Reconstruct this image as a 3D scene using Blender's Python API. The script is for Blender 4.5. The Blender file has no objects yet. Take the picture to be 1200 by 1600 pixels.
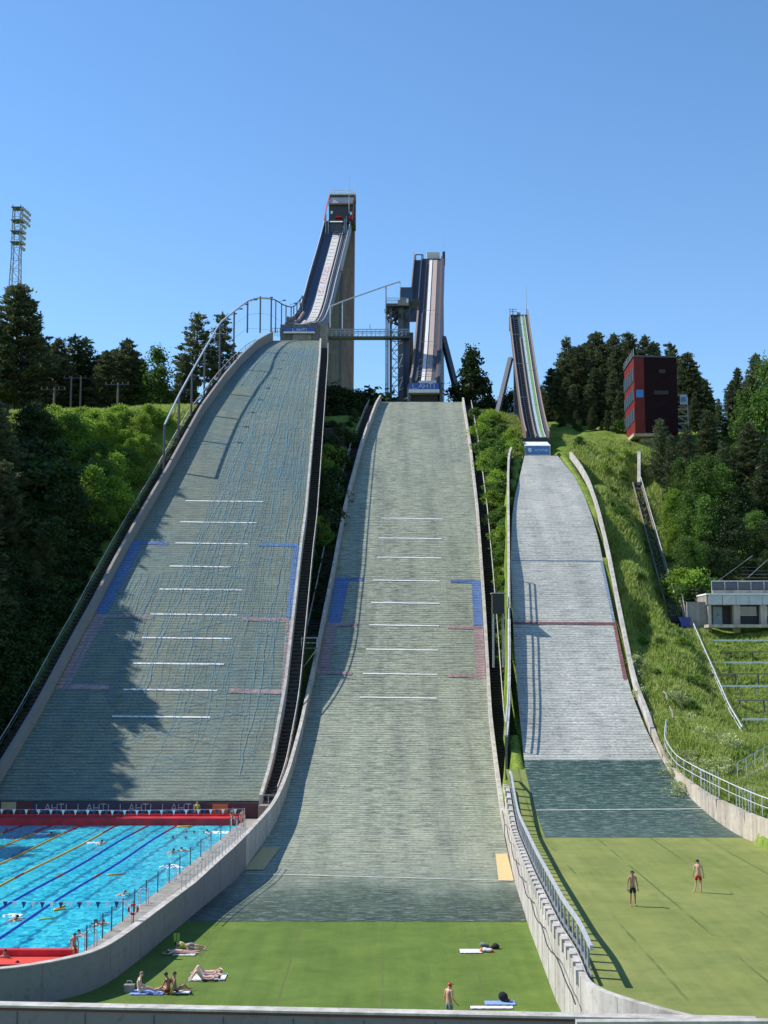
import bpy, math, random
import numpy as np
from mathutils import Vector
rnd = random.Random(7)
nr = np.random.RandomState(5)
R = math.radians
SC = bpy.context.scene
COL = SC.collection
PI = math.pi
# ------------------------------------------------------------------ camera model
F = 2000.0            # focal length in photo pixels (1200 x 1600)
H = 15.3              # camera height over the middle turf
PITCH = math.atan(230 / F)
cP, sP = math.cos(PITCH), math.sin(PITCH)

def P(u, v, Y):
    """world point at distance Y in front of the camera, seen at photo pixel u, v"""
    a = (u - 600) / F; b = (800 - v) / F
    dy = cP - b * sP; dz = sP + b * cP
    return Vector((a * Y / dy, Y, H + dz * Y / dy))
def zrow(Y, v):
    return P(600, v, Y).z
def row(Y, z):
    return 800 - F * math.tan(math.atan2(z - H, Y) - PITCH)
def xu(u, Y, z):
    return (u - 600) / F * (Y * cP + (z - H) * sP)
def Pz(u, v, z):
    """point at height z seen at pixel"""
    b = (800 - v) / F
    Y = (z - H) * (cP - b * sP) / (sP + b * cP)
    return P(u, v, Y)

# ------------------------------------------------------------------ objects
OFF = {}
def thing(name, label, cat, loc=(0, 0, 0), group=None):
    o = bpy.data.objects.new(name, None); COL.objects.link(o)
    o.location = loc; o.empty_display_size = 0.3
    o['label'] = label; o['category'] = cat
    if group: o['group'] = group
    OFF[o.name] = Vector(loc)
    return o
def tag(o, label, cat, group=None):
    o['label'] = label; o['category'] = cat
    if group: o['group'] = group
    return o

class MB:
    def __init__(s): s.v = []; s.f = []; s.m = []; s.uv = {}
    def add(s, vs, fs, mi=0):
        n = len(s.v); s.v.extend([tuple(p) for p in vs])
        for f in fs: s.f.append(tuple(i + n for i in f)); s.m.append(mi)
        return s
    def box(s, c, d, mi=0, rz=0.0, rx=0.0):
        hx, hy, hz = d[0] / 2, d[1] / 2, d[2] / 2
        vs = []
        for z in (-hz, hz):
            for x, y in ((-hx, -hy), (hx, -hy), (hx, hy), (-hx, hy)):
                p = Vector((x, y, z))
                if rx: p = Vector((p.x, p.y * math.cos(rx) - p.z * math.sin(rx), p.y * math.sin(rx) + p.z * math.cos(rx)))
                if rz: p = Vector((p.x * math.cos(rz) - p.y * math.sin(rz), p.x * math.sin(rz) + p.y * math.cos(rz), p.z))
                vs.append((p.x + c[0], p.y + c[1], p.z + c[2]))
        return s.add(vs, [(0, 3, 2, 1), (4, 5, 6, 7), (0, 1, 5, 4), (1, 2, 6, 5), (2, 3, 7, 6), (3, 0, 4, 7)], mi)
    def bb(s, x0, x1, y0, y1, z0, z1, mi=0):
        return s.box(((x0 + x1) / 2, (y0 + y1) / 2, (z0 + z1) / 2), (abs(x1 - x0), abs(y1 - y0), abs(z1 - z0)), mi)
    def beam(s, a, b, w, h=None, mi=0):
        a = Vector(a); b = Vector(b); h = h or w
        d = (b - a).normalized()
        up = Vector((0, 0, 1)) if abs(d.z) < 0.95 else Vector((0, 1, 0))
        x = d.cross(up).normalized() * (w / 2); y = x.cross(d).normalized() * (h / 2)
        vs = [a - x - y, a + x - y, a + x + y, a - x + y, b - x - y, b + x - y, b + x + y, b - x + y]
        return s.add(vs, [(0, 3, 2, 1), (4, 5, 6, 7), (0, 1, 5, 4), (1, 2, 6, 5), (2, 3, 7, 6), (3, 0, 4, 7)], mi)
    def tube(s, pts, r, n=6, mi=0, cap=True):
        pts = [Vector(p) for p in pts]; N = len(pts); vs = []
        rr = r if isinstance(r, (list, tuple)) else [r] * N
        for i, p in enumerate(pts):
            d = (pts[min(i + 1, N - 1)] - pts[max(i - 1, 0)]).normalized()
            up = Vector((0, 0, 1)) if abs(d.z) < 0.9 else Vector((1, 0, 0))
            x = d.cross(up).normalized(); y = x.cross(d).normalized()
            for k in range(n):
                a = 2 * PI * k / n
                vs.append(p + (x * math.cos(a) + y * math.sin(a)) * rr[i])
        fs = []
        for i in range(N - 1):
            for k in range(n):
                fs.append((i * n + k, i * n + (k + 1) % n, (i + 1) * n + (k + 1) % n, (i + 1) * n + k))
        if cap:
            fs.append(tuple(range(n))[::-1]); fs.append(tuple((N - 1) * n + k for k in range(n)))
        return s.add(vs, fs, mi)
    def sweep(s, path, sec, mi=0, closed=True, secf=None):
        """sec: (lateral to the right of travel, up); path of points"""
        path = [Vector(p) for p in path]; N = len(path); vs = []; n = len(sec if sec else secf(0))
        for i, p in enumerate(path):
            d = path[min(i + 1, N - 1)] - path[max(i - 1, 0)]; d.z = 0; d.normalize()
            r = Vector((d.y, -d.x, 0))
            for (a, b) in (sec if sec else secf(i)):
                vs.append(p + r * a + Vector((0, 0, b)))
        fs = []
        kk = n if closed else n - 1
        for i in range(N - 1):
            for k in range(kk):
                fs.append((i * n + k, (i + 1) * n + k, (i + 1) * n + (k + 1) % n, i * n + (k + 1) % n))
        if closed:
            fs.append(tuple(range(n))); fs.append(tuple((N - 1) * n + k for k in range(n))[::-1])
        return s.add(vs, fs, mi)
    def ell(s, c, r, mi=0, nu=10, nv=7):
        vs = []; fs = []
        for j in range(nv + 1):
            t = PI * j / nv
            for i in range(nu):
                a = 2 * PI * i / nu
                vs.append((c[0] + r[0] * math.sin(t) * math.cos(a), c[1] + r[1] * math.sin(t) * math.sin(a), c[2] + r[2] * math.cos(t)))
        for j in range(nv):
            for i in range(nu):
                fs.append((j * nu + i, (j + 1) * nu + i, (j + 1) * nu + (i + 1) % nu, j * nu + (i + 1) % nu))
        return s.add(vs, fs, mi)
    def build(s, name, mats, parent=None, smooth=False, uv=None):
        me = bpy.data.meshes.new(name)
        off = OFF.get(parent.name, Vector()) if parent else Vector()
        v = [(p[0] - off.x, p[1] - off.y, p[2] - off.z) for p in s.v]
        me.from_pydata(v, [], s.f)
        if not isinstance(mats, (list, tuple)): mats = [mats]
        for m in mats: me.materials.append(m)
        if len(mats) > 1: me.polygons.foreach_set('material_index', s.m)
        if smooth: me.polygons.foreach_set('use_smooth', [True] * len(s.f))
        if uv is not None:
            l = me.uv_layers.new(name='UVMap')
            idx = np.empty(len(me.loops), dtype=np.int32); me.loops.foreach_get('vertex_index', idx)
            l.data.foreach_set('uv', np.asarray(uv, dtype=np.float32)[idx].ravel())
        me.validate(); me.update()
        o = bpy.data.objects.new(name, me); COL.objects.link(o)
        if parent:
            o.parent = parent
        OFF[o.name] = off
        return o
def struct(o): o['kind'] = 'structure'; return o
def stuff(o, label, cat): o['kind'] = 'stuff'; o['label'] = label; o['category'] = cat; return o
def dup(root, loc, rz=0.0, sc=1.0, label=None, group=None):
    r = root.copy(); COL.objects.link(r); r.location = loc; r.rotation_euler = (0, 0, rz)
    r.scale = sc if isinstance(sc, tuple) else (sc,) * 3
    if label: r['label'] = label
    if group: r['group'] = group
    for c in list(root.children):
        k = c.copy(); COL.objects.link(k); k.parent = r
        for g in list(c.children):
            q = g.copy(); COL.objects.link(q); q.parent = k
    return r

# ------------------------------------------------------------------ materials
def nm(name):
    m = bpy.data.materials.new(name); m.use_nodes = True
    nt = m.node_tree; b = nt.nodes['Principled BSDF']
    return m, nt, b
def lk(nt, a, b): nt.links.new(a, b)
def noise(nt, scale, detail=4, rough=.55, vec=None, dim='3D', dist=0):
    n = nt.nodes.new('ShaderNodeTexNoise'); n.inputs['Scale'].default_value = scale
    n.inputs['Detail'].default_value = detail; n.inputs['Roughness'].default_value = rough
    n.inputs['Distortion'].default_value = dist
    if vec: lk(nt, vec, n.inputs['Vector'])
    return n
def mapn(nt, src, scale):
    m = nt.nodes.new('ShaderNodeMapping'); m.inputs['Scale'].default_value = scale; lk(nt, src, m.inputs['Vector']); return m.outputs[0]
def ramp(nt, src, stops):
    r = nt.nodes.new('ShaderNodeValToRGB'); e = r.color_ramp.elements
    while len(e) < len(stops): e.new(.5)
    for i, (p, c) in enumerate(stops):
        e[i].position = p; e[i].color = (*c, 1) if len(c) == 3 else c
    lk(nt, src, r.inputs[0]); return r.outputs[0]
def mixc(nt, a, b, f, mode='MIX'):
    m = nt.nodes.new('ShaderNodeMix'); m.data_type = 'RGBA'; m.blend_type = mode
    for s, i in ((a, 6), (b, 7)):
        if isinstance(s, tuple): m.inputs[i].default_value = (*s, 1)
        else: lk(nt, s, m.inputs[i])
    if isinstance(f, (int, float)): m.inputs[0].default_value = f
    else: lk(nt, f, m.inputs[0])
    return m.outputs[2]
def bump(nt, b, src, st=.3, dist=.05):
    n = nt.nodes.new('ShaderNodeBump'); n.inputs['Strength'].default_value = st; n.inputs['Distance'].default_value = dist
    lk(nt, src, n.inputs['Height']); lk(nt, n.outputs[0], b.inputs['Normal'])
def objc(nt, which='Object'):
    t = nt.nodes.new('ShaderNodeTexCoord'); return t.outputs[which]
def plain(name, col, rough=.6, metal=0, var=.18, scale=1.5, bs=.15):
    m, nt, b = nm(name); c = objc(nt)
    n = noise(nt, scale, 6, .6, c)
    col2 = tuple(x * (1 - var) for x in col); col3 = tuple(min(1, x * (1 + var * .6)) for x in col)
    lk(nt, ramp(nt, n.outputs[0], [(.3, col2), (.7, col3)]), b.inputs['Base Color'])
    b.inputs['Roughness'].default_value = rough; b.inputs['Metallic'].default_value = metal
    if bs: bump(nt, b, noise(nt, scale * 8, 4, .6, c).outputs[0], bs, .02)
    return m
def concrete(name, col, var=.25, streak=True):
    m, nt, b = nm(name); c = objc(nt)
    n = noise(nt, .6, 8, .65, c); base = ramp(nt, n.outputs[0], [(.3, tuple(x * (1 - var) for x in col)), (.65, col)])
    if streak:
        s = noise(nt, 1.0, 5, .6, mapn(nt, c, (1.6, 1.6, .12)))
        base = mixc(nt, base, ramp(nt, s.outputs[0], [(.4, (.55, .52, .48)), (.62, (1, 1, 1))]), .6, 'MULTIPLY')
    st = noise(nt, 2.3, 7, .75, c, dist=.5); base = mixc(nt, base, ramp(nt, st.outputs[0], [(.30, (.55, .50, .44)), (.45, (.95, .94, .92)), (.6, (1, 1, 1)), (.75, (1.12, 1.12, 1.12))]), .8, 'MULTIPLY')
    lk(nt, base, b.inputs['Base Color']); b.inputs['Roughness'].default_value = .85
    bump(nt, b, noise(nt, 9, 5, .6, c).outputs[0], .25, .03)
    return m
M = {}
M['white_conc'] = concrete('white_concrete', (.58, .55, .51), .25)
M['conc'] = concrete('grey_concrete', (.36, .34, .31))
M['conc_warm'] = concrete('warm_concrete', (.56, .50, .42))
M['conc_dark'] = concrete('dark_concrete', (.19, .185, .18))
M['pool_wall'] = concrete('pool_wall_concrete', (.27, .25, .235), .14, False)
M['pylon'] = concrete('pylon_concrete', (.23, .175, .18), .2)
M['front_wall'] = concrete('front_wall_concrete', (.20, .18, .205), .14, False)
M['steel'] = plain('grey_steel', (.33, .35, .38), .45, .5)
M['galv'] = plain('galvanised_steel', (.52, .54, .57), .5, .3)
M['dsteel'] = plain('dark_steel', (.075, .085, .11), .55, .2)
M['navy'] = plain('navy_cladding', (.035, .045, .075), .6)
M['blue_clad'] = plain('blue_cladding', (.035, .065, .13), .6)
M['wood'] = plain('weathered_wood', (.24, .19, .16), .8, scale=3)
M['brown'] = plain('brown_cladding', (.12, .075, .06), .75)
M['black'] = plain('black_plastic', (.02, .02, .022), .6)
M['stair'] = plain('dark_stair_metal', (.03, .03, .034), .75)
M['white'] = plain('white_paint', (.78, .78, .77), .5)
M['cream'] = plain('cream_track', (.62, .60, .56), .6, scale=4)  # cream is the track's own pale colour
M['pinktan'] = plain('pink_track_bed', (.45, .35, .30), .7, scale=4)
M['blue_sign'] = plain('blue_sign_paint', (.03, .10, .42), .4)
M['sky_sign'] = plain('bright_blue_panel', (.04, .20, .55), .4)
M['letters'] = plain('pale_lettering', (.70, .74, .80), .5, bs=0)
M['dim_letters'] = plain('dim_lettering', (.42, .36, .42), .5, bs=0)
M['board'] = plain('dark_board', (.045, .03, .06), .5)
M['redboard'] = plain('maroon_board', (.10, .022, .03), .5)
M['orange'] = plain('orange_panel', (.62, .16, .04), .5)
M['tan'] = plain('tan_panel', (.45, .36, .20), .5)
M['yellow'] = plain('yellow_mat', (.60, .44, .21), .8, scale=5)
M['red'] = plain('red_float', (.55, .02, .03), .5, var=.4, scale=.9)
M['red_lit'] = plain('lit_red_deck', (.75, .055, .03), .6, var=.35, scale=1.2)  # brighter copy of the red, sunlight on the deck put into its colour
M['red_trim'] = plain('orange_red_trim', (.62, .11, .05), .5)
M['maroon'] = None
M['rope_y'] = plain('yellow_float', (.85, .42, .03), .5)
M['rope_b'] = plain('blue_float', (.03, .07, .55), .5)
M['skin'] = plain('skin', (.58, .33, .23), .55, var=.1, bs=0)
M['skin_tan'] = plain('tanned_skin', (.40, .20, .12), .55, var=.1, bs=0)
M['skin_pale'] = plain('pale_skin', (.70, .45, .35), .55, var=.1, bs=0)
M['hair_dark'] = plain('dark_hair', (.025, .018, .014), .7, bs=0)
M['hair_fair'] = plain('fair_hair', (.30, .18, .09), .7, bs=0)
M['cap_red'] = plain('red_cap', (.60, .05, .03), .7, bs=0)
M['cloth_black'] = plain('black_cloth', (.015, .015, .02), .9, bs=0)
M['cloth_red'] = plain('red_cloth', (.50, .01, .02), .85, bs=0)
M['cloth_grey'] = plain('grey_green_cloth', (.17, .21, .22), .9, bs=0)
M['cloth_lime'] = plain('lime_cloth', (.48, .68, .10), .85, bs=0)
M['cloth_blue'] = plain('blue_cloth', (.22, .33, .65), .9, bs=0)
M['cloth_white'] = plain('white_cloth', (.68, .67, .70), .9, bs=0)
M['roof_gravel'] = plain('roof_surface', (.16, .15, .14), .9)
M['bark_pine'] = plain('pine_bark', (.17, .095, .06), .9, scale=4)
M['bark'] = plain('grey_bark', (.16, .14, .12), .9, scale=4)
M['bin'] = plain('blue_bin_plastic', (.03, .05, .30), .45)

m, nt, b = nm('window_glass'); b.inputs['Base Color'].default_value = (.03, .05, .08, 1); b.inputs['Roughness'].default_value = .08; b.inputs['Specular IOR Level'].default_value = .8
M['glass'] = m
m, nt, b = nm('tinted_glass'); c = objc(nt)
br = nt.nodes.new('ShaderNodeTexBrick'); br.offset = 0
br.inputs['Color1'].default_value = (.34, .34, .38, 1); br.inputs['Color2'].default_value = (.40, .40, .44, 1); br.inputs['Mortar'].default_value = (.55, .52, .52, 1)
br.inputs['Scale'].default_value = 1; br.inputs['Brick Width'].default_value = .8; br.inputs['Row Height'].default_value = 1.1; br.inputs['Mortar Size'].default_value = .05
sx = nt.nodes.new('ShaderNodeSeparateXYZ'); cx = nt.nodes.new('ShaderNodeCombineXYZ'); lk(nt, c, sx.inputs[0]); lk(nt, sx.outputs[0], cx.inputs[0]); lk(nt, sx.outputs[2], cx.inputs[1]); lk(nt, cx.outputs[0], br.inputs['Vector'])
lk(nt, br.outputs[0], b.inputs['Base Color']); b.inputs['Roughness'].default_value = .25
M['tglass'] = m
# ribbed maroon cladding
m, nt, b = nm('maroon_cladding'); c = objc(nt)
w = nt.nodes.new('ShaderNodeTexWave'); w.wave_type = 'BANDS'; w.bands_direction = 'X'; w.inputs['Scale'].default_value = 1.6; w.inputs['Distortion'].default_value = 0
lk(nt, mapn(nt, c, (1, 1, .0001)), w.inputs['Vector'])
n = noise(nt, .5, 5, .6, c)
base = ramp(nt, n.outputs[0], [(.3, (.13, .014, .015)), (.7, (.19, .022, .02))])
lk(nt, mixc(nt, base, ramp(nt, w.outputs[0], [(0, (.7, .7, .7)), (.3, (1, 1, 1))]), .6, 'MULTIPLY'), b.inputs['Base Color'])
b.inputs['Roughness'].default_value = .55
M['maroon'] = m

def mat_plastic(name, c1, c2, dark, rowlen=.5, stripe=.85, tint=None, blot=.35, white=0, fade=None, gapf=.45):
    """plastic ski mats: overlapping rows of bristles across the slope (UV in metres)"""
    m, nt, b = nm(name); uv = objc(nt, 'UV')
    big = noise(nt, .12, 5, .6, uv)
    base = ramp(nt, big.outputs[0], [(.3, c1), (.7, c2)])
    if tint:
        t = noise(nt, .05, 4, .6, uv); base = mixc(nt, base, tint, ramp(nt, t.outputs[0], [(.45, (0, 0, 0)), (.65, (.7, .7, .7))]))
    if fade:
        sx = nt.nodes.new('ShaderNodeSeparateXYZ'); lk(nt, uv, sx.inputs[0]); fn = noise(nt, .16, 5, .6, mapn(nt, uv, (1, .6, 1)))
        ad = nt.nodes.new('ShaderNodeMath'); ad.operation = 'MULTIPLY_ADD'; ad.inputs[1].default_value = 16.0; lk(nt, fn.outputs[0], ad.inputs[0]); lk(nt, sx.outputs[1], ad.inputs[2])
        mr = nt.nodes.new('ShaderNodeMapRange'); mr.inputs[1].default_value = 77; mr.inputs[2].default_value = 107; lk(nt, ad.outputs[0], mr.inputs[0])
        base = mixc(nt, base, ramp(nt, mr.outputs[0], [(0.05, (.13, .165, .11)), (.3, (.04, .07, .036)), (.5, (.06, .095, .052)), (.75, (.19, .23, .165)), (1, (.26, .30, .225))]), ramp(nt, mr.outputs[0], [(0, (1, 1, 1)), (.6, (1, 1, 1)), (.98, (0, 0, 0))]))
    # rows
    w = nt.nodes.new('ShaderNodeTexWave'); w.wave_type = 'BANDS'; w.bands_direction = 'Y'; w.wave_profile = 'SAW'
    w.inputs['Scale'].default_value = .314 / rowlen * 1.0; w.inputs['Distortion'].default_value = .6
    w.inputs['Detail'].default_value = 3; w.inputs['Detail Scale'].default_value = 1.4
    lk(nt, mapn(nt, uv, (.55, 1, 1)), w.inputs['Vector'])
    rowc = ramp(nt, w.outputs[0], [(0, tuple(x * .45 for x in dark)), (.22, (.66, .68, .68)), (.5, (1, 1, 1)), (1, (1.15, 1.15, 1.13))])
    # long dark gaps and bright worn strokes
    s1 = noise(nt, 1, 6, .7, mapn(nt, uv, (.5, 3.0, 1)))
    gap = ramp(nt, s1.outputs[0], [(.40, tuple(x * .55 for x in dark)), (.485, (.85, .86, .86)), (.55, (1, 1, 1)), (.63, (1.3, 1.3, 1.27))])
    # vertical wear
    s2 = noise(nt, 1, 4, .6, mapn(nt, uv, (.5, .03, 1)))
    ver = ramp(nt, s2.outputs[0], [(.36, (.58, .60, .60)), (.5, (.95, .95, .95)), (.6, (1.1, 1.1, 1.08))])
    base = mixc(nt, base, rowc, stripe, 'MULTIPLY')
    base = mixc(nt, base, gap, gapf, 'MULTIPLY')
    base = mixc(nt, base, ver, blot, 'MULTIPLY')
    f = noise(nt, 5.5, 3, .7, mapn(nt, uv, (.6, 1.6, 1)))
    base = mixc(nt, base, ramp(nt, f.outputs[0], [(.38, (.55, .56, .56)), (.62, (1.25, 1.25, 1.22))]), .8, 'MULTIPLY')
    if white:
        s3 = noise(nt, 1, 5, .75, mapn(nt, uv, (.9, 6, 1)))
        base = mixc(nt, base, (.62, .68, .66), ramp(nt, s3.outputs[0], [(.53, (0, 0, 0)), (.6, (white, white, white))]))
    lk(nt, base, b.inputs['Base Color']); b.inputs['Roughness'].default_value = .55
    bump(nt, b, w.outputs[0], .5, .08)
    return m
M['mat_big'] = mat_plastic('green_grey_mats', (.17, .205, .155), (.235, .258, .19), (.34, .38, .38), tint=(.14, .21, .20), blot=.3)
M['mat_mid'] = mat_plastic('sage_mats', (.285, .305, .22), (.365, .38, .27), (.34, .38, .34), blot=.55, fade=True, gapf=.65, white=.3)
M['mat_midlow'] = mat_plastic('worn_green_mats', (.12, .20, .15), (.20, .27, .21), (.25, .3, .3), .5, .7, blot=.2, white=.5)
M['mat_right'] = mat_plastic('pale_grey_mats', (.42, .42, .375), (.57, .55, .485), (.30, .38, .42), .45, .6, blot=.35)
M['mat_rightlow'] = mat_plastic('teal_mats', (.028, .075, .055), (.06, .115, .085), (.22, .28, .3), .5, .8, blot=.15, white=.28, gapf=.5)
def painted(name, col): return mat_plastic(name, tuple(x * .8 + .05 for x in col), col, (.45, .47, .45), .5, .6, blot=.25, gapf=.4)
M['p_blue'] = painted('blue_painted_mats', (.09, .18, .42))
M['p_pink'] = painted('pink_painted_mats', (.38, .25, .245))
M['p_red'] = painted('red_painted_mats', (.27, .09, .09))
M['p_lblue'] = painted('faded_blue_mats', (.25, .32, .42))
M['line'] = plain('white_line_strip', (.72, .72, .70), .6, bs=0)
M['net'] = plain('blue_net_cord', (.10, .24, .31), .7, bs=0)

def turf(name, c1, c2, sc=.15, line=None):
    m, nt, b = nm(name); c = objc(nt)
    n = noise(nt, sc, 6, .65, c); f = noise(nt, 22, 3, .7, c)
    s = noise(nt, 1, 4, .6, mapn(nt, c, (1.4, .06, 1)))
    base = ramp(nt, n.outputs[0], [(.3, c1), (.7, c2)])
    base = mixc(nt, base, ramp(nt, s.outputs[0], [(.35, (.86, .88, .82)), (.62, (1.06, 1.05, 1.02))]), .8, 'MULTIPLY')
    base = mixc(nt, base, ramp(nt, f.outputs[0], [(.3, (.6, .62, .6)), (.7, (1.2, 1.2, 1.15))]), .6, 'MULTIPLY')
    w2 = noise(nt, .45, 6, .72, c, dist=.8)
    base = mixc(nt, base, ramp(nt, w2.outputs[0], [(.30, (.72, .78, .66)), (.5, (1, 1, 1)), (.66, (1.22, 1.14, 1.08)), (.76, (1.6, 1.3, 1.2))]), .75, 'MULTIPLY')
    if line:
        sx = nt.nodes.new('ShaderNodeSeparateXYZ'); lk(nt, c, sx.inputs[0])
        pg = nt.nodes.new('ShaderNodeMath'); pg.operation = 'PINGPONG'; pg.inputs[1].default_value = line / 2
        wb = noise(nt, 1.2, 3, .6, c); ad = nt.nodes.new('ShaderNodeMath'); ad.operation = 'MULTIPLY_ADD'; ad.inputs[1].default_value = .12
        lk(nt, wb.outputs[0], ad.inputs[0]); lk(nt, sx.outputs[0], ad.inputs[2]); lk(nt, ad.outputs[0], pg.inputs[0])
        ln = ramp(nt, pg.outputs[0], [(.0, (1, 1, 1)), (.05, (1, 1, 1)), (.085, (0, 0, 0))])
        br = noise(nt, 1, 3, .6, mapn(nt, c, (.3, .16, 1)))
        base = mixc(nt, base, (.11, .14, .04), mixc(nt, (0, 0, 0), ln, ramp(nt, br.outputs[0], [(.44, (0, 0, 0)), (.54, (1, 1, 1))])))
    lk(nt, base, b.inputs['Base Color']); b.inputs['Roughness'].default_value = .9
    b.inputs['Specular IOR Level'].default_value = .2
    bump(nt, b, f.outputs[0], .6, .05)
    return m
M['turf_mid'] = turf('middle_turf', (.095, .155, .026), (.135, .205, .042), .15, 4.7)
M['turf_right'] = turf('right_turf', (.19, .225, .062), (.245, .27, .09), .1, 3.7)
# hillside ground
m, nt, b = nm('hillside_grass'); c = objc(nt)
n1 = noise(nt, .09, 8, .7, c, dist=.6); n2 = noise(nt, .7, 6, .7, c); n3 = noise(nt, 6, 4, .7, mapn(nt, c, (1, 1, .5)))
base = ramp(nt, n1.outputs[0], [(.28, (.10, .17, .03)), (.45, (.18, .27, .05)), (.6, (.25, .33, .08)), (.78, (.30, .27, .12))])
base = mixc(nt, base, ramp(nt, n2.outputs[0], [(.3, (.5, .52, .45)), (.7, (1.2, 1.15, 1.0))]), .8, 'MULTIPLY')
base = mixc(nt, base, ramp(nt, n3.outputs[0], [(.3, (.55, .55, .5)), (.7, (1.25, 1.25, 1.15))]), .8, 'MULTIPLY')
lk(nt, base, b.inputs['Base Color']); b.inputs['Roughness'].default_value = .95; b.inputs['Specular IOR Level'].default_value = .1
bump(nt, b, n2.outputs[0], 1, .5)
M['ground'] = m
def leafm(name, c1, c2, tr=.3):
    m, nt, b = nm(name); c = objc(nt)
    inf = nt.nodes.new('ShaderNodeObjectInfo')
    n = noise(nt, .8, 3, .6, c); n2 = noise(nt, 7, 2, .6, c)
    base = ramp(nt, n.outputs[0], [(.3, c1), (.7, c2)])
    base = mixc(nt, base, ramp(nt, n2.outputs[0], [(.3, (.6, .6, .6)), (.7, (1.25, 1.25, 1.1))]), .8, 'MULTIPLY')
    hs = nt.nodes.new('ShaderNodeHueSaturation')
    mr = nt.nodes.new('ShaderNodeMapRange'); mr.inputs[3].default_value = .75; mr.inputs[4].default_value = 1.25
    lk(nt, inf.outputs['Random'], mr.inputs[0]); lk(nt, mr.outputs[0], hs.inputs['Value']); lk(nt, base, hs.inputs['Color'])
    lk(nt, hs.outputs[0], b.inputs['Base Color']); b.inputs['Roughness'].default_value = .6; b.inputs['Specular IOR Level'].default_value = .25
    t = nt.nodes.new('ShaderNodeBsdfTranslucent'); lk(nt, hs.outputs[0], t.inputs[0])
    mx = nt.nodes.new('ShaderNodeMixShader'); mx.inputs[0].default_value = tr
    lk(nt, b.outputs[0], mx.inputs[1]); lk(nt, t.outputs[0], mx.inputs[2])
    lk(nt, mx.outputs[0], nt.nodes['Material Output'].inputs[0])
    return m
M['pine'] = leafm('pine_needles', (.070, .095, .048), (.125, .15, .072), .3)
M['spruce'] = leafm('spruce_needles', (.035, .060, .026), (.065, .098, .038), .2)
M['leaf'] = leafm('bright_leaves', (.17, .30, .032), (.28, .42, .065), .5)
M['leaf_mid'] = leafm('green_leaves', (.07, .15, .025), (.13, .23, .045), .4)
M['leaf_dark'] = leafm('dark_leaves', (.025, .055, .014), (.05, .09, .026), .25)  # darker leaf copy, also stands in for shade on the left bank
M['grass_tuft'] = leafm('grass_blades', (.24, .34, .06), (.44, .50, .17), .5)
M['weed'] = leafm('meadow_flowers', (.34, .42, .15), (.52, .56, .30), .3)
# pool water
m, nt, b = nm('pool_water'); c = objc(nt)
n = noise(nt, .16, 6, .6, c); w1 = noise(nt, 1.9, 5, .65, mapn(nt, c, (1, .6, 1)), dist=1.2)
# underwater lane lines seen through ripples
sx = nt.nodes.new('ShaderNodeSeparateXYZ'); lk(nt, c, sx.inputs[0])
dn = noise(nt, .9, 4, .6, c)
def mth(op, a, b2):
    q = nt.nodes.new('ShaderNodeMath'); q.operation = op
    for i, s in enumerate((a, b2)):
        if s is None: continue
        if isinstance(s, (int, float)): q.inputs[i].default_value = s
        else: lk(nt, s, q.inputs[i])
    return q.outputs[0]
lx = mth('SUBTRACT', sx.outputs[0], mth('MULTIPLY', sx.outputs[1], .0404))
lx = mth('ADD', lx, mth('MULTIPLY', dn.outputs[0], 1.0))
fr = mth('PINGPONG', mth('ADD', lx, 200.75), 1.25)
lane = ramp(nt, fr, [(.0, (1, 1, 1)), (.10, (.95, .95, .95)), (.22, (0, 0, 0))])
base = ramp(nt, n.outputs[0], [(.3, (.02, .42, .58)), (.7, (.05, .56, .68))])
base = mixc(nt, base, (.008, .13, .27), mixc(nt, (0, 0, 0), lane, .75))
base = mixc(nt, base, ramp(nt, w1.outputs[0], [(.38, (.35, .55, .68)), (.48, (.9, .95, 1)), (.56, (1.3, 1.15, 1.1)), (.68, (4, 1.6, 1.4))]), .9, 'MULTIPLY')  # ripple shading and white sun sparkles painted into the water colour
lk(nt, base, b.inputs['Base Color']); b.inputs['Roughness'].default_value = .12; b.inputs['IOR'].default_value = 1.33
b.inputs['Specular IOR Level'].default_value = .35
bump(nt, b, noise(nt, 3.2, 5, .6, mapn(nt, c, (1, .7, 1)), dist=.8).outputs[0], .55, .12)
M['water'] = m
# red painted marks on the in-run
m, nt, b = nm('red_marked_track'); c = objc(nt, 'UV')
v = nt.nodes.new('ShaderNodeTexVoronoi'); v.inputs['Scale'].default_value = 1.5; lk(nt, mapn(nt, c, (1.6, 1, 1)), v.inputs['Vector'])
lk(nt, ramp(nt, v.outputs['Distance'], [(.32, (.55, .10, .09)), (.42, (.62, .6, .58))]), b.inputs['Base Color'])
M['redmarks'] = m
# ------------------------------------------------------------------ the three landing hills: profiles
def hermite(pts):
    Y = [p[0] for p in pts]
    def f(y):
        if y <= Y[0]: return pts[0][1] + (y - Y[0]) * pts[0][2]
        if y >= Y[-1]: return pts[-1][1] + (y - Y[-1]) * pts[-1][2]
        for i in range(len(Y) - 1):
            if y <= Y[i + 1]: break
        h = Y[i + 1] - Y[i]; t = (y - Y[i]) / h
        a, b = pts[i], pts[i + 1]
        return ((2 * t**3 - 3 * t * t + 1) * a[1] + (t**3 - 2 * t * t + t) * h * a[2] + (-2 * t**3 + 3 * t * t) * b[1] + (t**3 - t * t) * h * b[2])
    return f
kz = zrow(143, 965); big = hermite([(117.5, zrow(117.5, 1251), .46), (143, kz, .70), (155, kz + 8.4, .70), (240, zrow(240, 532), .38)])
kz = zrow(149, 978); mid = hermite([(45, 0, 0), (89, 0, 0), (149, kz, .66), (158, kz + 5.94, .66), (225, zrow(225, 628), .40)])
kz = zrow(130, 975); rgt = hermite([(40, 3, 0), (91, 3, 0), (130, kz, .64), (140, kz + 6.3, .62), (180, zrow(180, 712), .34)])
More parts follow.
